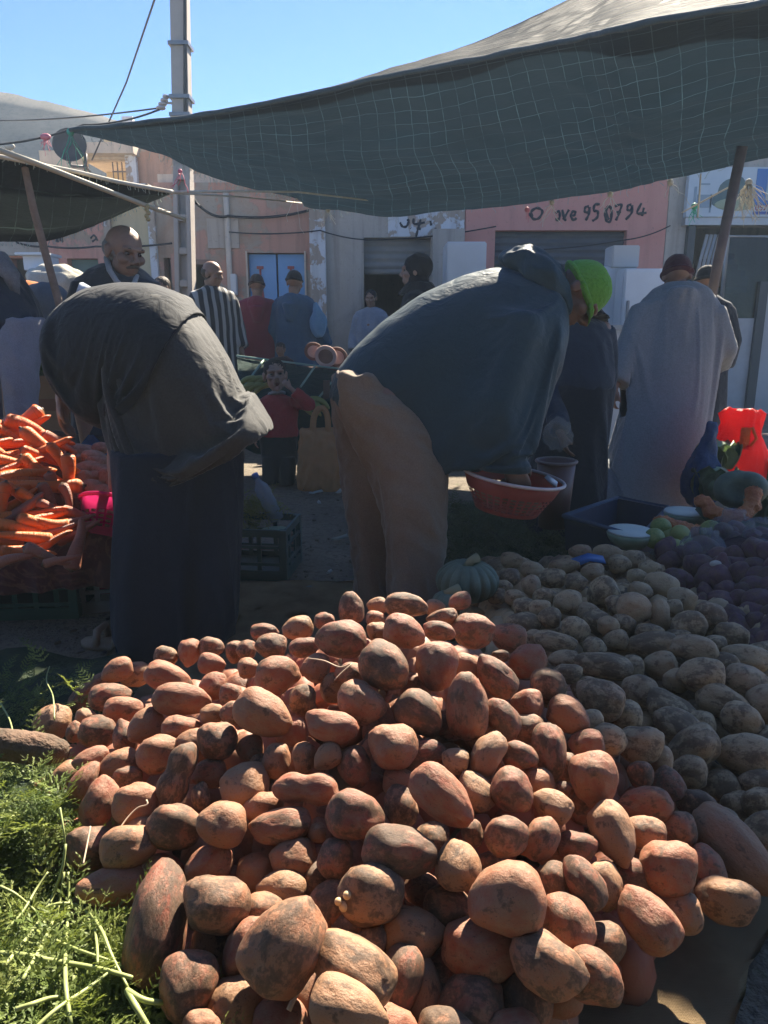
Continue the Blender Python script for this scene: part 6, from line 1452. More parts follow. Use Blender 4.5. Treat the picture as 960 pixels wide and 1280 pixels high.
tag(link('ground_debris', mb.mesh('d', False), mat('debris', (.16, .14, .11), (.09, .08, .05), 300)), 'straw, chips and crumbs trodden into the earth', 'debris', None, 'stuff')
# ================================================================ PEOPLE
def skin(name, c):
    t = NT(name); col = t.ramp(t.noise(18, 5), [(.3, tuple(x * .78 for x in c)), (.65, c)]); nr = t.bump(t.noise(120, 3), .25, .003)
    b = t.set(t.n('BsdfPrincipled'), Roughness=.5); b.inputs['Subsurface Weight'].default_value = .08; b.inputs['Subsurface Scale'].default_value = .01
    t.t.links.new(col, b.inputs['Base Color']); t.t.links.new(nr, b.inputs['Normal']); return t.done(b.outputs[0])
m_skin1 = skin('weathered_skin', (.30, .165, .105)); m_skin2 = skin('child_skin', (.42, .25, .175)); m_skin3 = skin('brown_skin', (.22, .12, .08))
m_hairg = mat('grey_hair', (.30, .29, .27), (.18, .17, .16), 60, .7, .6, 160); m_hairb = mat('black_hair', (.012, .010, .009), (.03, .025, .02), 60, .6, .6, 160); m_hairbr = mat('brown_hair', (.05, .03, .02), (.09, .055, .035), 60, .6, .6, 160)
m_eye = mat('eye_white', (.15, .12, .10), None, rough=.25, spec=.6); m_iris = mat('dark_iris', (.02, .012, .01), None, rough=.2, spec=.6)
def headM(c, f, u, s=1.):
    f = Vector(f).normalized(); u = Vector(u); u = (u - f * u.dot(f)).normalized(); r = f.cross(u)
    return Matrix.Translation(Vector(c)) @ Matrix((r, f, u)).transposed().to_4x4() @ Matrix.Diagonal((s, s, s, 1))
def head_shapes(mb, M, open_mouth=False, child=False):
    T = lambda p: M @ Vector(p); k = M.to_scale().x
    mb.ell((0, -.012, .035), (.076, .095, .083), M); mb.ell((0, .03, -.04), (.058 if not child else .062, .062, .068), M); mb.ell((0, .068, -.093), (.022, .018, .018), M)
    mb.tube([T((0, .088, .022)), T((0, .104, -.004)), T((0, .116 if not child else .106, -.022))], [.009 * k, .011 * k, .014 * k], 10)
    for s in (-1, 1):
        mb.ell((s * .013, .100, -.025), (.010, .012, .009), M, 2); mb.ell((s * .043, .062, -.014), (.026, .028, .024), M); mb.ell((s * .078, -.008, -.002), (.010, .022, .032), M)
        mb.ell((s * .082, -.012, .012), (.009, .018, .018), M, 2)
    mb.tube([T((-.052, .072, .030)), T((-.02, .088, .033)), T((.02, .088, .033)), T((.052, .072, .030))], .011 * k, 8)
    mb.tube([T((-.024, .083, -.052)), T((0, .094, -.050)), T((.024, .083, -.052))], .0075 * k, 8); mb.tube([T((-.022, .082, -.066)), T((0, .092, -.068)), T((.022, .082, -.066))], .0075 * k, 8)
def face_dents(M, open_mouth=False):
    k = M.to_scale().x; T = lambda p: tuple(M @ Vector(p)); V = lambda v: tuple(M.to_3x3() @ Vector(v))
    it = [(T((s * .031, .090, .012)), .017 * k, V((0, -.013, 0))) for s in (-1, 1)]
    if open_mouth: it.append((T((0, .100, -.060)), .015 * k, V((0, -.034, 0))))
    return it
def hand_shapes(mb, W_, d, n, side, s=1., curl=.5, spread=.0):
    """palm and five fingers: d = finger direction, n = the way the palm faces, side = +1/-1 thumb side"""
    d = Vector(d).normalized(); n = Vector(n); n = (n - d * n.dot(d)).normalized(); t = d.cross(n) * side
    P = lambda a, b, c: Vector(W_) + (d * a + t * b + n * c) * s
    for b in (-.026, -.009, .009, .026): mb.tube([P(-.01, b * .6, 0), P(.04, b, 0), P(.088, b * 1.08, 0)], [.017 * s, .0165 * s, .0125 * s], 8)
    for b, L in ((.030, .072), (.010, .082), (-.010, .076), (-.030, .060)):
        p = P(.085, b * 1.05, 0); a = curl * .35; q = [p]; r = [.0098 * s]
        for j, f in enumerate((.45, .32, .23)):
            a += curl * (.35 if j == 0 else .55); p = p + (d * math.cos(a) + n * math.sin(a) + t * spread * b * 6) * L * f * s; q.append(p); r.append((.0092, .0084, .0066)[j] * s)
        mb.tube(q, r, 8); mb.ell(q[-1], r[-1], sub=2)
    q = [P(.012, .022, .004), P(.040, .044, .012), P(.066, .056, .022), P(.086, .056, .034)]; mb.tube(q, [.014 * s, .0125 * s, .0105 * s, .008 * s], 8); mb.ell(q[-1], .008 * s, sub=2)
def human(J, s=1., vox=.008, child=False, open_mouth=False, feet=True):
    """one continuous figure from its joints"""
    mb = MB(); M = J['head']; head_shapes(mb, M, open_mouth, child)
    hb = M @ Vector((0, -.03, -.05)); mb.tube([hb, (hb + J['neck']) / 2, J['neck']], [.054 * s, .052 * s, .062 * s], 14)
    mb.tube([J['neck'], J['chest'], (J['chest'] + J['pelvis']) / 2, J['pelvis']], [.06 * s, .135 * s, .125 * s, .14 * s], 18); mb.ell(J['pelvis'], .14 * s)
    for S in 'LR':
        if 'sh' + S in J:
            a, b, c = J['sh' + S], J['el' + S], J['wr' + S]; mb.tube([J['neck'].lerp(J['chest'], .25), a], [.05 * s, .055 * s], 12); mb.ell(a, .056 * s)
            mb.tube([a, a.lerp(b, .5), b], [.054 * s, .047 * s, .040 * s], 12); mb.ell(b, .040 * s); mb.tube([b, b.lerp(c, .35), c], [.040 * s, .041 * s, .027 * s], 12); mb.ell(c, .027 * s)
            hd, hn, sd = J['hand' + S][:3]; hand_shapes(mb, c, hd, hn, sd, s, J['hand' + S][3] if len(J['hand' + S]) > 3 else .5)
        a, b, c = J['hp' + S], J['kn' + S], J['an' + S]; mb.tube([a, a.lerp(b, .5), b], [.085 * s, .07 * s, .052 * s], 14); mb.ell(a, .088 * s); mb.ell(b, .052 * s); mb.tube([b, b.lerp(c, .3), c], [.052 * s, .052 * s, .036 * s], 12)
        if feet:
            t = J.get('toe' + S, Vector((0, 1, 0))).normalized(); mb.tube([c - t * .05 * s + Vector((0, 0, -.035 * s)), c + t * .07 * s + Vector((0, 0, -.045 * s)), c + t * .17 * s + Vector((0, 0, -.06 * s))], [.036 * s, .036 * s, .024 * s], 12); mb.ell(c, .04 * s)
    me = fuse(mb, 'body', vox, 2); return dent(me, face_dents(M, open_mouth))
def eyes(M, P):
    for s in (-1, 1):
        mb = MB(); c = Vector((s * .031, .0725, .011)); mb.ell(c, (.0125, .0105, .0070), M, 3); mb.mi = 1; mb.ell(c + Vector((0, .0080, 0)), (.0055, .0034, .0052), M, 2)
        me = mb.mesh('eye'); me.materials.append(m_eye); me.materials.append(m_iris); link('eye', me, None, P)
def brows(M, P, m, w=.0035):
    for s in (-1, 1):
        mb = MB(); mb.tube([M @ Vector(p) for p in ((s * .014, .0925, .031), (s * .030, .0905, .037), (s * .048, .078, .033))], [w * .8, w, w * .5], 6); link('eyebrow', mb.mesh('e'), m, P)
def hair(M, P, m, kind='short'):
    mb = MB(); sp = {'short': [((0, -.019, .040), (.0800, .0960, .0850)), ((0, -.05, -.01), (.066, .062, .07))], 'fringe': [((0, -.030, .008), (.0805, .0860, .062))], 'crop': [((0, -.022, .043), (.079, .094, .083)), ((0, -.045, 0), (.068, .066, .06))]}[kind]
    for c, r in sp: mb.ell(c, r, M, 4)
    me = fuse(mb, 'hair', .006, 1); folds(me, (0, 0, 1), .004, 60, 1, 3, .8); link('hair', me, m, P)
def beanie(M, P, m, brim=True, low=.012, name='cap', r=(.086, .104, .094), peak=0.):
    mb = MB(); secs = []
    for k in range(12):
        a = (k / 11) * R(88); z = low + (.128 - low) * math.sin(a); f = math.cos(a) ** .72
        secs.append([M @ Vector((r[0] * f * math.cos(b), -.012 + r[1] * f * math.sin(b), z + .0 * b)) for b in [2 * math.pi * i / 36 for i in range(36)]])
    mb.loft(secs)
    if brim: mb.tube([M @ Vector((r[0] * 1.0 * math.cos(b), -.012 + r[1] * math.sin(b), low + .012)) for b in [2 * math.pi * i / 36 for i in range(37)]], .009, 8)
    if peak:
        secs = [[M @ Vector((x, y, z)) for x, y, z in q] for q in ([(-.075, .07, low + .006), (.075, .07, low + .006), (.075, .07, low + .012), (-.075, .07, low + .012)], [(-.06, .07 + peak * .7, low - .004), (.06, .07 + peak * .7, low - .004), (.06, .07 + peak * .7, low + .002), (-.06, .07 + peak * .7, low + .002)], [(-.03, .07 + peak, low - .012), (.03, .07 + peak, low - .012), (.03, .07 + peak, low - .007), (-.03, .07 + peak, low - .007)])]; mb.loft(secs)
    me = mb.mesh(name); folds(me, (0, 0, 1), .004, 28, .5, 2, .6); return link(name, me, m, P)
def headscarf(M, P, m, tail=True):
    mb = MB(); mb.ell((0, -.022, .034), (.090, .108, .098), M); mb.ell((0, -.012, -.06), (.078, .08, .07), M); mb.tube([M @ Vector(p) for p in ((0, -.02, -.08), (0, -.02, -.16))], [.09, .15], 16)
    me = fuse(mb, 'headscarf', .008, 3); folds(me, (0, .3, 1), .010, 14, .4, 5); link('headscarf', me, m, P)
def sil(mb, secs, d, n=28, sq=2.2):
    """loft through cross-sections given by their two outline points in the photo, a thickness along the view and an optional depth shift"""
    out = []
    for q in secs:
        (tx, ty), (bx, by), rd = q[:3]; dz = q[3] if len(q) > 3 else 0
        a, b = D(tx, ty, d + dz), D(bx, by, d + dz); c, h = (a + b) / 2, (a - b) / 2; ring = []
        for i in range(n):
            t = 2 * math.pi * i / n; ct, st = math.cos(t), math.sin(t); ring.append(c + h * math.copysign(abs(ct) ** (2 / sq), ct) + Vector((0, rd, 0)) * math.copysign(abs(st) ** (2 / sq), st))
        out.append(ring)
    mb.loft(out); return mb
def row(y, l, r, rd, dz=0.): return ((l, y), (r, y), rd, dz)
def shoe(P, c, t, m, s=1., name='shoe'):
    t = Vector(t).normalized(); mb = MB(); mb.tube([c - t * .09 * s + Vector((0, 0, .035 * s)), c + Vector((0, 0, .045 * s)), c + t * .10 * s + Vector((0, 0, .035 * s)), c + t * .17 * s + Vector((0, 0, .028 * s))], [.038 * s, .045 * s, .044 * s, .026 * s], 14); mb.ell(c - t * .06 * s + Vector((0, 0, .07 * s)), .040 * s)
    link(name, fuse(mb, name, .008, 2), m, P)

# ---- the man bending in the middle -------------------------------------------------
bd = 2.8
BM = thing('person', 'man in navy jacket and green cap bending far over to fill a coral basket', 'person', G(490, 800))
hM = headM(D(721, 368, 2.78), (.38, -.30, -.88), (.88, -.02, .42), 1.02)
J = dict(head=hM, neck=D(672, 378, 2.8), chest=D(600, 410, 2.8), pelvis=D(465, 500, 2.8), shR=D(652, 415, 2.64), elR=D(618, 510, 2.58), wrR=D(640, 584, 2.62), handR=((.45, .25, -.85), (-.2, .9, .0), 1, .8), shL=D(655, 410, 2.97), elL=D(585, 500, 3.0), wrL=D(570, 552, 2.84), handL=((.25, -.25, -.92), (.9, -.3, .2), -1, .9),
         hpR=D(478, 505, 2.70), knR=D(510, 640, 2.68), anR=Vector((D(515, 780, 2.7).x, D(515, 780, 2.7).y, .09)), hpL=D(455, 500, 2.92), knL=D(462, 640, 2.94), anL=Vector((D(468, 780, 2.94).x, D(468, 780, 2.94).y, .09)), toeR=Vector((1, -.2, 0)), toeL=Vector((1, .1, 0)))
link('body', human(J, 1.02, .0065), m_skin3, BM)
m_jack = cloth('navy_jacket_shell', (.016, .046, .064), (.012, .034, .048), 3, 700, .55, .1, .4, 10, .06)
mb = MB()
sil(mb, [((414, 462), (462, 520), .15), ((436, 430), (500, 556), .20), ((470, 396), (552, 582), .235), ((520, 360), (596, 590), .245), ((575, 336), (640, 566), .25), ((620, 324), (672, 520), .245), ((655, 330), (696, 470), .225), ((684, 345), (706, 430), .15), ((698, 358), (708, 410), .09)], bd)
sil(mb, [((604, 372), (690, 400), .11, -.16), ((584, 440), (672, 452), .105, -.2), ((574, 505), (664, 516), .10, -.21), ((582, 550), (668, 556), .085, -.19), ((598, 588), (664, 592), .062, -.18)], bd)
sil(mb, [((600, 380), (690, 395), .11, .15), ((565, 450), (640, 470), .10, .18), ((545, 510), (612, 520), .085, .16), ((545, 552), (596, 556), .055, .05)], bd)
me = fuse(mb, 'jacket', .0125, 3)
hv = D(562, 582, bd) - D(412, 462, bd); cut(me, D(412, 462, bd), (hv.z, 0, -hv.x)); largest(me)
cb = MB()
sil(cb, [((418, 480), (452, 560), .12), ((424, 464), (476, 535), .14), ((446, 436), (500, 530), .165), ((480, 404), (545, 520), .185), ((528, 370), (590, 500), .195), ((580, 347), (630, 470), .20), ((625, 336), (665, 440), .195), ((655, 344), (690, 430), .175), ((684, 354), (704, 420), .11)], bd)
sil(cb, [row(470, 424, 500, .14), row(560, 432, 540, .16), row(790, 450, 545, .14)], 2.8)
for q in ([D(655, 400, 2.62), D(622, 505, 2.58), D(640, 592, 2.62)], [D(655, 410, 2.97), D(590, 500, 3.0), D(572, 558, 2.84)]): cb.tube(q, [.078, .062, .048], 14)
hx_, hz_, nx_ = D(430, 460, bd).x, D(440, 474, bd).z, D(684, 380, bd).x
me = drape(me, fuse(cb, 'collider', .02, 2), 22, lambda p: 1. if p.x > nx_ or (p.z < D(630, 582, 2.6).z and p.x > D(560, 500, bd).x) else 0., .25, 12, -.045)
link('jacket', me, m_jack, BM)
mb = MB()                                                         # hood bunched over the neck
for q in (((642, 322), (668, 352), .16), ((668, 312), (690, 366), .17), ((690, 326), (706, 382), .13)): pass
sil(mb, [((628, 322), (640, 346), .10), ((648, 310), (668, 372), .155), ((672, 314), (692, 388), .165), ((694, 332), (706, 396), .13), ((704, 350), (710, 392), .08)], 2.79)
me = fuse(mb, 'hood', .009, 4); folds(me, (.8, 0, -.6), .030, 10, .25, 11, .5); link('hood', me, m_jack, BM)
mb = MB()
sil(mb, [row(466, 420, 470, .12), row(500, 424, 500, .13), row(540, 438, 540, .13), row(590, 462, 558, .13), row(640, 477, 557, .125), row(690, 484, 554, .12), row(740, 487, 551, .115), row(790, 488, 549, .11)], 2.70)
sil(mb, [row(466, 416, 466, .12), row(500, 418, 496, .13), row(550, 423, 505, .13), row(600, 429, 500, .125), row(650, 437, 496, .12), row(700, 443, 492, .115), row(790, 448, 490, .11)], 2.92)
me = fuse(mb, 'trousers', .010, 3); folds(me, (.12, 0, -1), .026, 9, .14, 21, .35); folds(me, (1, 0, -.5), .008, 16, .3, 5, .5); link('trousers', me, cloth('brown_trousers', (.22, .16, .11), (.17, .12, .085), 4, 600, .85, .2, .3, 12), BM)
m_lime_cap = cloth('lime_knit', (.17, .46, .05), (.12, .36, .035), 8, 260, .8, .5, .3, 40, .2, .25)
beanie(hM, BM, m_lime_cap, True, .004, 'cap', (.087, .106, .095), .05)
m_shoe = mat('dark_shoe', (.03, .025, .02), (.05, .04, .03), 12, .6)
for S in 'RL': shoe(BM, Vector((J['an' + S].x, J['an' + S].y, 0)), J['toe' + S], m_shoe)

# ---- the figure bending over the carrots on the left --------------------------------
wd = 2.62
WM = thing('person', 'person in dark coat and long navy robe bending over carrots, back turned', 'person', G(215, 818))
hM = headM(D(128, 452, wd + 0.42), (-.5, .55, -.75), (-.55, .6, .5), 1.)
gx = lambda px, d, z: Vector((D(px, 600, d).x, D(px, 600, d).y, z))
J = dict(head=hM, neck=D(135, 425, wd + 0.30), chest=D(170, 425, wd + 0.15), pelvis=D(232, 450, wd + 0.05), shL=D(100, 415, wd + 0.12), elL=D(84, 450, wd + 0.15), wrL=D(78, 500, wd + 0.18), handL=((-.1, .1, -1), (1, 0, 0), 1, .6), shR=D(170, 430, wd + 0.10), elR=D(150, 510, wd + 0.15), wrR=D(142, 585, wd + 0.15), handR=((-.1, .1, -1), (1, 0, 0), -1, .6),
         hpL=gx(205, wd + 0.10, .92), knL=gx(195, wd + 0.05, .5), anL=gx(185, wd + 0.07, .09), hpR=gx(250, wd + 0.00, .92), knR=gx(255, wd + 0.00, .5), anR=gx(250, wd + 0.03, .09), toeL=Vector((-1, .25, 0)), toeR=Vector((-1, .3, 0)))
link('body', human(J, .95, .010), m_skin1, WM)
m_coat = cloth('charcoal_coat', (.017, .019, .023), (.012, .014, .017), 3, 500, .8, .15, .4, 9, .08)
m_robe = cloth('grey_black_robe', (.046, .045, .043), (.033, .033, .032), 3, 380, .8, .2, .4, 8, .15)
mb = MB()
sil(mb, [((64, 398), (76, 488), .14, .1), ((82, 378), (94, 502), .19, .1), ((110, 357), (118, 514), .215, .09), ((150, 350), (152, 517), .24, .07), ((190, 351), (192, 524), .255, .03), ((226, 362), (226, 548), .265, 0), ((254, 388), (252, 566), .26, -.02)], wd)
me = fuse(mb, 'coat', .013, 3)
cut(me, D(243, 405, wd), (1, .05, -.25)); largest(me)
wb = MB()                                                          # the bent body underneath
sil(wb, [((80, 392), (90, 470), .10, .1), ((110, 370), (118, 480), .16, .09), ((150, 362), (152, 480), .19, .07), ((190, 363), (190, 490), .21, .03), ((225, 376), (222, 520), .22, 0), ((256, 412), (254, 540), .20, -.02), ((276, 446), (272, 540), .16, -.03), ((292, 482), (290, 520), .10, -.03)], wd)
sil(wb, [row(470, 150, 285, .18), row(600, 155, 290, .17), row(806, 165, 285, .17)], wd + .03)
wbody = fuse(wb, 'collider', .02, 2)
me = drape(me, wbody.copy(), 18, lambda p: 1. if p.x < D(78, 440, wd + .1).x else 0., .4, 10, -.03, .25, .024)
link('coat', me, m_coat, WM)
mb = MB(); mb.tube([D(104, 412, wd + 0.11), D(90, 440, wd + 0.13), D(82, 468, wd + 0.15)], [.09, .082, .07], 16); me = fuse(mb, 'sleeve', .011, 3); folds(me, (0, 0, 1), .012, 11, .5, 6); link('sleeve', me, m_coat, WM)
mb = MB(); sm = catmull([D(x, y, wd - .24) for x, y in ((205, 400), (222, 392), (236, 388), (246, 398))], 10)
mb = MB()
sil(mb, [row(372, 186, 224, .15, .06), row(386, 165, 250, .22, .03), row(410, 150, 266, .23, 0), row(440, 140, 284, .25, -.02), row(475, 134, 302, .26, -.03), row(505, 130, 318, .26, -.04), row(530, 128, 333, .29, -.05), row(540, 130, 337, .28, -.05), row(552, 140, 318, .24, -.04), row(575, 146, 303, .2, 0), row(600, 148, 299, .17, .02)], wd)
me = fuse(mb, 'robe', .013, 3); hv = D(337, 536, wd) - D(140, 596, wd); cut(me, D(337, 536, wd), (hv.z, 0, -hv.x)); largest(me)
for v in me.vertices: v.co.x += .0
P_ = coords(me); N_2 = normals(me); setco(me, P_ + N_2 * .016)
me = drape(me, wbody.copy(), 22, lambda p: 1. if p.z > D(200, 372, wd).z else (.6 if p.x > D(318, 530, wd).x else 0.), .2, 10, -.05)
link('robe', me, m_robe, WM)
mb = MB()
sil(mb, [row(560, 145, 262, .18), row(640, 148, 246, .18), row(740, 150, 238, .18), row(785, 152, 238, .18), row(812, 160, 236, .16), row(826, 166, 232, .15)], wd); sil(mb, [row(560, 200, 300, .18), row(640, 214, 299, .18), row(740, 226, 295, .17), row(785, 230, 291, .17), row(806, 234, 286, .15), row(820, 236, 282, .15)], wd + .09)
me = fuse(mb, 'underskirt', .011, 5); folds(me, (0, 0, -1), .030, 7, .10, 31, .35); link('underskirt', me, cloth('navy_underskirt', (.014, .019, .032), (.010, .014, .024), 4, 500, .85, .15, .3, 10, .06), WM)
mb = MB(); mb.tube([D(98, 374, wd + 0.25), D(104, 362, wd + 0.25), D(114, 368, wd + 0.20), D(122, 372, wd + 0.15)], [.02, .028, .022, .012], 10, True, (Vector((0, 1, 0)), .5)); me = mb.mesh('c'); folds(me, (1, 0, 0), .008, 25, .5, 2); link('collar', me, cloth('pale_blue_cotton', (.42, .47, .55), None, 5), WM)
m_sand = mat('tan_sandal', (.40, .29, .19), (.28, .20, .14), 9, .7)
for c, t in ((G(158, 811), Vector((-1, .15, 0))), (G(250, 816), Vector((-1, .3, 0)))):
    mb = MB(); t = t.normalized(); sd = Vector((-t.y, t.x, 0)); secs = [[c + t * a + sd * w * k + Vector((0, 0, z)) for k, z in ((-1, .006), (1, .006), (1, .028), (-1, .028))] for a, w in ((-.09, .030), (-.05, .038), (.03, .042), (.09, .046), (.14, .036), (.165, .016))]; mb.loft(secs)
    for a in (.02, .09): mb.tube([c + t * a + sd * .043 + Vector((0, 0, .022)), c + t * a + sd * .028 + Vector((0, 0, .075)), c + t * a - sd * .028 + Vector((0, 0, .075)), c + t * a - sd * .043 + Vector((0, 0, .022))], .014, 8, True, (t, 1))
    link('sandal', mb.mesh('s'), m_sand, WM)

# ---- the old man with a moustache ---------------------------------------------------
md = 4.0
MM = thing('person', 'balding old man with moustache in navy jacket looking down to the right', 'person', G(140, 705))
hM = headM(D(155, 316, md - .06), (.74, -.62, -.30), (.16, -.06, 1), 1.16)
J = dict(head=hM, neck=D(143, 352, md + 0.02), chest=D(142, 420, md + 0.05), pelvis=D(140, 520, md + 0.05), shR=D(102, 368, md + 0.02), elR=D(92, 440, md + 0.05), wrR=D(100, 505, md + 0.00), handR=((.1, -.2, -1), (1, 0, 0), 1), shL=D(184, 366, md + 0.10), elL=D(195, 440, md + 0.10), wrL=D(190, 505, md + 0.00), handL=((0, -.2, -1), (-1, 0, 0), 1),
         hpL=gx(160, md + 0.08, .86), knL=gx(160, md + 0.05, .47), anL=gx(160, md + 0.08, .09), hpR=gx(120, md + 0.02, .86), knR=gx(120, md + 0.00, .47), anR=gx(120, md + 0.03, .09), toeL=Vector((.5, -1, 0)), toeR=Vector((.5, -1, 0)))
link('body', human(J, 1.08, .0058), m_skin1, MM); eyes(hM, MM); brows(hM, MM, m_hairbr, .0042); hair(hM, MM, m_hairg, 'fringe')
mb = MB(); mb.tube([hM @ Vector(p) for p in ((-.030, .083, -.050), (-.016, .096, -.041), (0, .104, -.038), (.016, .096, -.041), (.030, .083, -.050))], [.004, .008, .008, .008, .004], 8); me = mb.mesh('m'); folds(me, (0, 0, 1), .003, 90, .4, 1, .9); link('moustache', me, m_hairbr, MM)
mb = MB()
sil(mb, [row(330, 128, 166, .07), row(338, 112, 178, .12), row(350, 96, 192, .15), row(375, 88, 200, .17), row(420, 88, 200, .18), row(480, 92, 196, .18), row(540, 92, 192, .17)], md + .04)
sil(mb, [row(352, 90, 124, .085), row(400, 80, 112, .08), row(450, 78, 108, .07), row(500, 86, 112, .05)], md); sil(mb, [row(352, 170, 198, .085), row(400, 180, 208, .08), row(450, 182, 206, .07), row(500, 178, 200, .05)], md + .05)
me = fuse(mb, 'jacket', .010, 4); folds(me, (.2, 0, -1), .010, 10, .25, 8); link('jacket', me, cloth('blue_black_jacket', (.020, .028, .042), None, 4, 600, .75, .1, .3, 12, .3), MM)
mb = MB(); cN = D(148, 344, md + -0.07); mb.tube([D(133, 322, md + -0.04), D(137, 338, md + -0.11), D(146, 352, md + -0.14), D(158, 362, md + -0.15)], [.016, .016, .015, .01], 8, True, (Vector((0, 1, 0)), .5)); mb.tube([D(171, 345, md + -0.04), D(168, 354, md + -0.10), D(160, 362, md + -0.15)], [.014, .014, .01], 8, True, (Vector((0, 1, 0)), .5)); mb.ell(D(156, 366, md + -0.08), (.06, .03, .05)); link('shirt_collar', mb.mesh('c'), cloth('white_shirt', (.45, .44, .42), None, 5), MM)
mb = MB(); sil(mb, [row(530, 96, 188, .16), row(600, 100, 186, .14), row(660, 104, 180, .12), row(700, 106, 178, .11)], md + .04); link('trousers', fuse(mb, 't', .014, 3), cloth('dark_trousers', (.035, .035, .04), None, 4), MM)
for S in 'RL': shoe(MM, Vector((J['an' + S].x, J['an' + S].y, 0)), J['toe' + S], m_shoe)

# ---- grey robed man on the right, seen from behind ---------------------------------
rd_ = 4.55
RM = thing('person', 'man in long grey robe and maroon cap seen from behind on the right', 'person', G(805, 642))
hM = headM(D(846, 346, rd_), (.22, .85, -.35), (.02, .25, 1), 1.)
gz = lambda px, d, z: Vector((D(px, 500, d).x, D(px, 500, d).y, z))
J = dict(head=hM, neck=D(850, 372, rd_), chest=D(846, 415, rd_), pelvis=D(835, 480, rd_), shL=D(804, 388, rd_), elL=D(784, 440, rd_ - .03), wrL=D(768, 484, rd_ - .06), handL=((-.1, .1, -1), (1, .2, 0), 1, .7), shR=D(890, 390, rd_), elR=D(907, 438, rd_ + .05), wrR=D(890, 466, rd_ + .2), handR=((-.4, .9, -.3), (0, 0, -1), 1, .6),
         hpL=gz(826, rd_ + .03, .84), knL=gz(824, rd_ + .03, .46), anL=gz(822, rd_ + .03, .09), hpR=gz(850, rd_ + .03, .84), knR=gz(845, rd_, .46), anR=gz(845, rd_, .09))
link('body', human(J, .95, .010), m_skin1, RM); beanie(hM, RM, cloth('maroon_knit', (.085, .022, .03), None, 9, 240, .9, .4), True, .0, 'cap', (.090, .108, .096))
m_grobe = cloth('grey_wool_robe', (.235, .245, .25), (.19, .20, .205), 3, 320, .9, .3, .25, 9, .3)
mb = MB()
sil(mb, [row(352, 836, 870, .085), row(359, 820, 884, .11), row(370, 803, 896, .135), row(388, 793, 902, .155), row(425, 787, 903, .17), row(470, 783, 900, .18), row(520, 772, 892, .19), row(570, 758, 886, .2), row(620, 745, 876, .21), row(645, 741, 872, .21)], rd_)
for q in ([D(806, 386, rd_), D(788, 430, rd_ - .02), D(768, 478, rd_ - .05)], [D(890, 386, rd_), D(906, 436, rd_ + .05), D(896, 458, rd_ + .14)]): mb.tube(q, [.088, .082, .088] if q[2].x < 1.5 else [.085, .078, .072], 16)
mb.ell(D(853, 366, rd_ - .13), (.10, .05, .045))
me = fuse(mb, 'robe', .015, 3); cut(me, D(800, 640, rd_), (0, 0, -1)); cut(me, D(767, 486, rd_), (-.15, 0, -1), lambda p: p.x < D(780, 480, rd_).x and p.z > D(767, 506, rd_).z)
gb = MB(); sil(gb, [row(360, 832, 872, .08), row(372, 808, 892, .11), row(390, 806, 890, .12), row(430, 800, 890, .135), row(500, 786, 882, .15), row(570, 768, 876, .165), row(645, 752, 866, .175)], rd_)
for q in ([J['shL'], J['elL'], J['wrL']], [J['shR'], J['elR'], J['wrR']]): gb.tube(q, [.072, .064, .068], 14)
me = drape(me, fuse(gb, 'collider', .022, 2), 22, lambda p: 1. if p.z > D(850, 362, rd_).z or p.x < D(757, 600, rd_).x or (p.x < D(777, 480, rd_).x and p.z > D(767, 500, rd_).z) else (.35 if p.x > D(902, 440, rd_).x else 0.), .25, 12, -.035)
link('robe', me, m_grobe, RM)
mb = MB(); mb.tube([D(846, 358, rd_ - .05), D(862, 355, rd_ - .08), D(872, 362, rd_ - .04)], .016, 8); link('collar', mb.mesh('c'), cloth('pale_grey_cloth', (.28, .31, .34), None, 4), RM)

# ---- dark clothed figure between the men --------------------------------------------
kd = 3.75
KM = thing('person', 'person in black skirt and dark blue top standing behind the bending man cap', 'person', G(712, 690))
hM = headM(D(722, 368, kd), (.1, .9, -.3), (0, .3, 1), .9)
J = dict(head=hM, neck=D(722, 398, kd), chest=D(722, 440, kd), pelvis=D(718, 520, kd), shL=D(694, 412, kd), elL=D(688, 480, kd), wrL=D(700, 540, kd - .2), handL=((.3, -.2, -1), (1, 0, 0), 1), shR=D(752, 412, kd), elR=D(758, 470, kd + .1), wrR=D(745, 520, kd + .2), handR=((0, .4, -1), (-1, 0, 0), 1),
         hpL=gz(705, kd, .75), knL=gz(702, kd, .42), anL=gz(702, kd, .09), hpR=gz(730, kd, .75), knR=gz(730, kd, .42), anR=gz(730, kd, .09))
link('body', human(J, .88, .011), m_skin1, KM); headscarf(hM, KM, cloth('black_scarf', (.014, .015, .018), None, 5))
mb = MB(); sil(mb, [row(392, 706, 740, .07), row(404, 690, 756, .12), row(430, 682, 763, .15), row(470, 686, 766, .17), row(484, 690, 764, .17)], kd); mb.tube([J['shL'], J['elL'], J['wrL']], [.07, .06, .05], 14); mb.tube([J['shR'], J['elR'], J['wrR']], [.07, .06, .05], 14)
me = fuse(mb, 'top', .012, 4); folds(me, (0, 0, -1), .012, 10, .3, 8); link('top', me, cloth('dark_blue_top', (.025, .038, .058), None, 4), KM)
mb = MB(); sil(mb, [row(478, 688, 766, .16), row(520, 676, 762, .18), row(580, 664, 756, .2), row(640, 656, 750, .22), row(684, 654, 748, .22)], kd); me = fuse(mb, 'skirt', .013, 4); folds(me, (0, 0, -1), .02, 7, .12, 18); link('skirt', me, cloth('black_skirt', (.014, .018, .024), None, 4), KM)

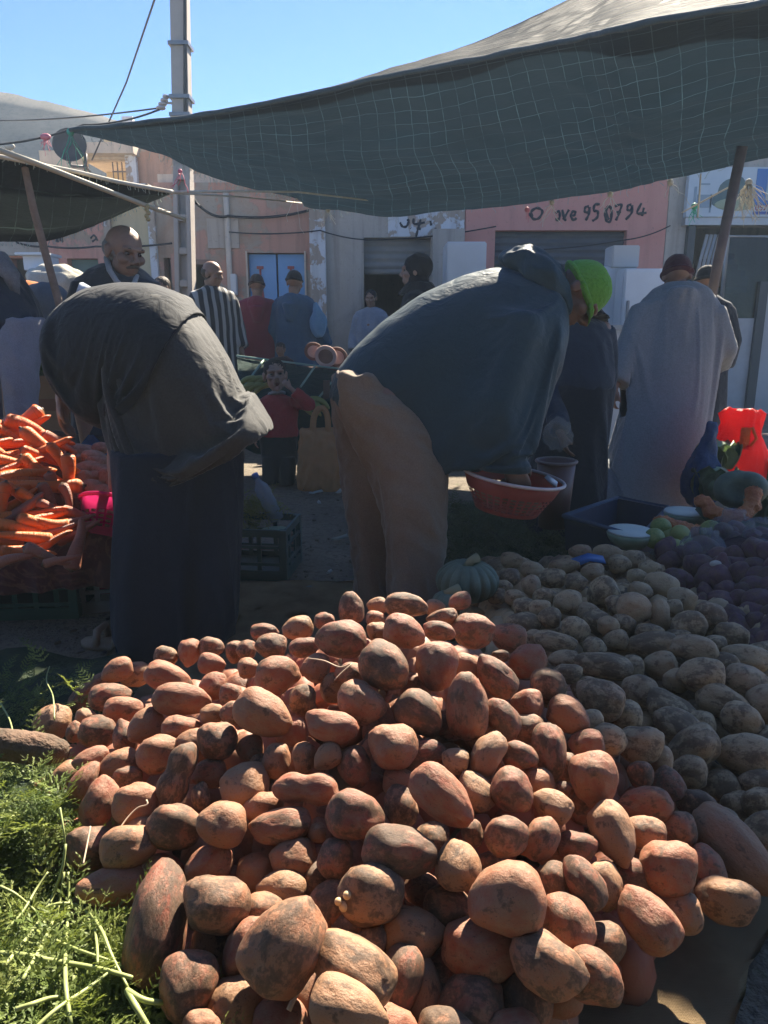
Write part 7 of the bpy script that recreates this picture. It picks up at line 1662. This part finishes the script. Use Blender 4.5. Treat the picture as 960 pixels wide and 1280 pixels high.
# ---- person at the left edge ---------------------------------------------------------
ed = 3.75
EM = thing('person', 'person in navy jacket and pale grey trousers bending, cut by the left edge', 'person', G(15, 700))
hM = headM(D(-110, 400, ed), (-.7, .2, -.8), (-.8, 0, .5), 1.)
J = dict(head=hM, neck=D(-75, 380, ed), chest=D(-40, 385, ed), pelvis=D(18, 420, ed), shL=D(-55, 385, ed + .15), elL=D(-70, 460, ed + .1), wrL=D(-75, 520, ed), handL=((0, 0, -1), (1, 0, 0), 1), shR=D(-55, 385, ed - .15), elR=D(-60, 460, ed - .2), wrR=D(-70, 520, ed - .2), handR=((0, 0, -1), (1, 0, 0), -1),
         hpL=D(8, 430, ed + .1), knL=D(2, 540, ed + .1), anL=Vector((D(10, 600, ed + .1).x, D(10, 600, ed + .1).y, .09)), hpR=D(22, 430, ed - .08), knR=D(20, 540, ed - .1), anR=Vector((D(30, 600, ed - .08).x, D(30, 600, ed - .08).y, .09)), toeL=Vector((-1, .1, 0)), toeR=Vector((-1, 0, 0)))
link('body', human(J, 1., .011), m_skin1, EM); hair(hM, EM, m_hairb)
mb = MB(); sil(mb, [((-100, 345), (-95, 440), .16), ((-60, 322), (-55, 480), .21), ((-15, 316), (-10, 470), .23), ((12, 330), (8, 450), .22), ((30, 362), (20, 440), .2), ((44, 392), (36, 432), .16)], ed); mb.tube([J['shR'], J['elR'], J['wrR']], [.09, .08, .06], 14); mb.tube([J['shL'], J['elL'], J['wrL']], [.09, .08, .06], 14)
me = fuse(mb, 'jacket', .012, 4); folds(me, (.7, 0, -.7), .016, 9, .25, 2); link('jacket', me, cloth('navy_puffer', (.014, .022, .042), None, 4, 500, .6, .1, .3, 10, .2), EM)
mb = MB(); mb.tube([D(-25, 318, ed - .1), D(0, 326, ed - .14), D(14, 345, ed - .12), D(20, 372, ed - .05)], [.03, .045, .035, .018], 10); me = mb.mesh('f'); folds(me, (0, 0, 1), .02, 30, .7, 3, .9); link('hood_trim', me, cloth('grey_fur', (.22, .22, .23), (.10, .10, .11), 20), EM)
mb = MB(); sil(mb, [row(398, 8, 50, .14, -.06), row(430, 2, 48, .14, -.08), row(480, 10, 44, .12, -.1), row(530, 16, 42, .1, -.1), row(600, 14, 42, .09, -.08), row(690, 14, 42, .085, -.08)], ed); sil(mb, [row(400, -20, 40, .13, .1), row(450, -22, 26, .12, .1), row(530, -18, 16, .1, .1), row(690, -10, 22, .085, .1)], ed)
me = fuse(mb, 'trousers', .012, 4); folds(me, (.2, 0, -1), .012, 12, .35, 6, .5); link('trousers', me, cloth('pale_grey_trousers', (.26, .25, .28), None, 4), EM)
for S in 'RL': shoe(EM, Vector((J['an' + S].x, J['an' + S].y, 0)), J['toe' + S], m_shoe)

# ---- child in red ---------------------------------------------------------------------
cdp = 5.35
CM = thing('person', 'small child in red sweater standing with one hand in the open mouth', 'person', G(345, 606))
hM = headM(D(344, 470, cdp), (.22, -.93, .10), (-.08, .1, 1), 1.02)
J = dict(head=hM, neck=D(345, 494, cdp + .03), chest=D(347, 518, cdp + .03), pelvis=D(348, 552, cdp + .03), shL=D(370, 502, cdp + .03), elL=D(386, 506, cdp - .08), wrL=D(362, 484, cdp - .15), handL=((-.75, .0, .75), (-.2, 1, .2), -1, 1.2), shR=D(322, 504, cdp + .03), elR=D(316, 526, cdp), wrR=D(318, 546, cdp - .1), handR=((.1, -.2, -1), (1, 0, 0), 1),
         hpL=gz(356, cdp, .33), knL=gz(357, cdp, .19), anL=gz(358, cdp, .06), hpR=gz(338, cdp, .33), knR=gz(337, cdp, .19), anR=gz(336, cdp, .06), toeL=Vector((.2, -1, 0)), toeR=Vector((-.1, -1, 0)))
link('body', human(J, .55, .0058, True, True), m_skin2, CM); eyes(hM, CM); hair(hM, CM, m_hairb, 'short')
mb = MB(); mb.ell((0, .078, -.060), (.013, .012, .011), hM); link('mouth', mb.mesh('m'), mat('mouth_dark', (.10, .02, .02), None), CM)
mb = MB(); sil(mb, [row(493, 336, 354, .045), row(498, 326, 366, .07), row(506, 319, 373, .085), row(525, 322, 372, .09), row(545, 322, 373, .095)], cdp + .03); mb.tube([J['shL'], J['elL'], J['elL'].lerp(J['wrL'], .75)], [.055, .052, .042], 12); mb.tube([J['shR'], J['elR'], J['wrR']], [.055, .05, .042], 12)
me = fuse(mb, 'sweater', .008, 3); folds(me, (0, 0, 1), .007, 16, .5, 4); link('sweater', me, cloth('red_wool', (.42, .045, .045), (.32, .035, .036), 6, 300, .9, .4), CM)
mb = MB(); sil(mb, [row(542, 324, 372, .09), row(560, 326, 372, .085), row(580, 328, 371, .075)], cdp + .03); sil(mb, [row(570, 328, 349, .07), row(605, 328, 347, .06)], cdp); sil(mb, [row(570, 349, 371, .07), row(605, 350, 368, .06)], cdp)
me = fuse(mb, 'trousers', .009, 3); folds(me, (0, 0, 1), .006, 18, .4, 9); link('trousers', me, cloth('dark_green_trousers', (.022, .035, .034), None, 5), CM)
mb = MB(); mb.tube([hM @ Vector((.055 * math.cos(a), .055 * math.sin(a) - .01, -.125 + .012 * math.sin(a))) for a in [2 * math.pi * i / 20 for i in range(21)]], .011, 8); link('collar', mb.mesh('c'), cloth('white_collar', (.42, .40, .38), None, 5), CM)
for S in 'RL': shoe(CM, Vector((J['an' + S].x, J['an' + S].y, 0)), J['toe' + S], mat('child_shoe', (.20, .10, .09), None) if S == 'R' else bpy.data.materials['child_shoe'], .6)

# ---- standing people farther off --------------------------------------------------------
def stander(label, px, d, rz, h, dress, sk=m_skin1, arms=None, headturn=0., nod=-.1, hood=False, vox=.011, wide=1., trousers=None):
    """a standing figure built in its own frame, facing +Y before rz"""
    s = h / 1.72; x, y = (W(px, 410, d).x, d); P = thing('person', label, 'person', (x, y, 0), rz)
    f = Vector((math.sin(headturn), math.cos(headturn), nod)); hM = headM((0, .02 * s, h - .1175 * s), f, (0, -nod * .6, 1), s)
    V = lambda a, b, c: Vector((a, b, c)) * s
    J = dict(head=hM, neck=V(0, -.015, 1.45), chest=V(0, 0, 1.25), pelvis=V(0, 0, .95), shL=V(-.165, 0, 1.365), elL=V(-.24, -.02, 1.12), wrL=V(-.24, .08, .88), handL=((0, .15, -1), (1, 0, 0), 1), shR=V(.165, 0, 1.365), elR=V(.24, -.02, 1.12), wrR=V(.24, .08, .88), handR=((0, .15, -1), (-1, 0, 0), -1), hpL=V(-.09, 0, .92), knL=V(-.1, .02, .5), anL=V(-.1, -.02, .09), hpR=V(.09, 0, .92), knR=V(.1, .02, .5), anR=V(.1, -.02, .09))
    for k, v in (arms or {}).items(): J[k] = v if k.startswith('hand') else V(*v)
    me = human(J, s, vox * .8); link('body', me, sk, P, False)
    mb = MB(); secs = []
    prof = ((1.49, .075, .068), (1.47, .13, .085), (1.435, .215, .11), (1.36, .238, .13), (1.2, .235, .148), (.95, .235, .16), (.5, .265, .19), (.07, .295, .215)) if trousers is None else ((1.49, .075, .068), (1.47, .13, .085), (1.435, .215, .11), (1.36, .238, .13), (1.2, .235, .148), (.95, .22, .15), (.80, .225, .155))
    for z, rx, ry in prof: secs.append([V(rx * wide * math.cos(b), ry * wide * math.sin(b) - (.01 if z > 1.3 else 0), z) for b in [2 * math.pi * i / 32 for i in range(32)]])
    mb.loft(secs)
    for S in 'LR': mb.tube([J['sh' + S], J['el' + S], J['el' + S].lerp(J['wr' + S], .85)], [.082 * s, .078 * s, .080 * s], 14)
    if hood: mb.ell(V(0, -.115, 1.40), tuple(V(.11, .055, .10))); mb.tube([V(0, -.14, 1.38), V(0, -.17, 1.22)], [.08 * s, .03 * s], 12)
    me = fuse(mb, 'robe', vox * 1.2, 4); folds(me, (0, 0, 1), .020, 7, .10, int(px), .35); link('robe' if trousers is None else 'jacket', me, dress, P, False)
    if trousers is not None:
        mb = MB()
        for sx in (-1, 1): mb.tube([V(sx * .09, 0, .92), V(sx * .1, .02, .5), V(sx * .1, -.02, .06)], [.11 * s, .09 * s, .08 * s], 14)
        me = fuse(mb, 't', vox * 1.3, 3); folds(me, (0, 0, 1), .012, 9, .2, 3); link('trousers', me, trousers, P, False)
    return P, hM, J
_link = link
def local(fn):
    """run a builder whose shapes are already in the parent's frame"""
    def g(*a, **k):
        global link
        def l2(name, me, m=None, parent=None, world=True): return _link(name, me, m, parent, False)
        old = link; link = l2
        try: return fn(*a, **k)
        finally: link = old
    return g
m_red = cloth('wine_red_robe', (.26, .035, .06), None, 4, 300); m_bluer = cloth('slate_blue_robe', (.05, .115, .19), (.035, .085, .145), 4, 300)
t = NT('striped_wool'); sp_ = t.n('SeparateXYZ'); t.t.links.new(t.co.outputs['Object'], sp_.inputs[0])
an = t.math('ADD', t.math('MULTIPLY', sp_.outputs[0], 13.), t.math('MULTIPLY', t.noise(3, 2), .5)); st = t.math('FRACT', an); st = t.ramp(st, [(.46, 0.), (.54, 1.), (.9, 1.), (.98, 0.)])
m_strip = t.done(t.pbsdf(t.mix(st, (.028, .028, .032), (.36, .35, .33)), .9, t.bump(t.noise(300, 2), .3, .003), .2, sheen=.2))
P, hM, J = stander('bald bearded man in black and white striped robe by the dark doorway', 268, 7.5, R(215), 1.74, m_strip, headturn=R(-35), nod=-.25, hood=True)
local(hair)(hM, P, m_hairbr, 'fringe'); mb = MB(); mb.ell((0, .052, -.085), (.05, .045, .045), hM); local(link)('beard', fuse(mb, 'b', .01, 1), m_hairbr, P)
P, hM, J = stander('person in wine red hooded robe seen from behind facing the blue door', 323, 8.2, R(6), 1.66, m_red, hood=True, nod=-.35)
local(beanie)(hM, P, cloth('brown_knit', (.07, .045, .035), None, 8), True, .0, 'cap')
P, hM, J = stander('man in slate blue hooded robe seen from behind facing the blue door', 369, 8.1, R(-14), 1.69, m_bluer, hood=True, nod=-.2, arms=dict(elR=(.28, .0, 1.14), wrR=(.33, .12, .92)))
local(beanie)(hM, P, cloth('black_knit', (.02, .02, .022), None, 8), True, .012, 'cap')
P, hM, J = stander('person in pale jacket standing inside the grey shop doorway', 464, 9.7, R(170), 1.58, cloth('pale_jacket', (.30, .33, .38), None, 4), sk=m_skin1, trousers=cloth('grey_trousers', (.08, .08, .09), None, 4), nod=-.1)
local(hair)(hM, P, m_hairb, 'short')
P, hM, J = stander('woman in black headscarf in profile behind the bending man back', 522, 5.3, R(80), 1.60, cloth('black_abaya', (.016, .017, .02), None, 4), sk=m_skin2, nod=-.05, vox=.009)
local(headscarf)(hM, P, cloth('black_headscarf', (.014, .014, .017), None, 5))
P, hM, J = stander('person in brown jacket half hidden behind the concrete pole', 206, 7.6, R(160), 1.60, cloth('brown_jacket', (.10, .075, .06), None, 4), trousers=cloth('brown_trousers_far', (.07, .06, .05), None, 4), headturn=R(10))
local(hair)(hM, P, m_hairbr, 'crop')
P, hM, J = stander('small child in dark clothes standing behind the stall between red and blue robes', 350, 7.3, R(175), .98, cloth('dark_child_coat', (.05, .035, .035), None, 4), sk=m_skin3, trousers=cloth('dark_child_trousers', (.04, .04, .05), None, 4))
local(hair)(hM, P, m_hairb, 'short')
P, hM, J = stander('person in dark cap and white collar hidden beyond the grey robed man', 877, 5.9, R(-10), 1.57, cloth('dark_coat_far', (.03, .035, .045), None, 4), nod=-.2)
local(beanie)(hM, P, cloth('black_cap', (.02, .022, .026), None, 8), True, .0, 'cap'); mb = MB(); mb.tube([Vector((.09 * math.cos(a), -.02 + .085 * math.sin(a), 1.36)) for a in [2 * math.pi * i / 24 for i in range(25)]], .035, 10); local(link)('scarf', mb.mesh('s'), cloth('white_scarf', (.40, .42, .44), None, 5), P)
# pale blue sack carried by the man in blue
c = W(398, 405, 7.95); mb = MB(); mb.ell(c, (.09, .06, .14)); mb.tube([c + Vector((0, 0, .1)), c + Vector((-.03, 0, .22))], [.05, .02], 10); me = fuse(mb, 's', .012, 3); folds(me, (0, 0, 1), .016, 14, .3, 5); tag(link('blue_sack', me, cloth('pale_blue_bag', (.16, .32, .48), None, 5)), 'pale blue sack carried by the man in slate blue robe', 'sack')
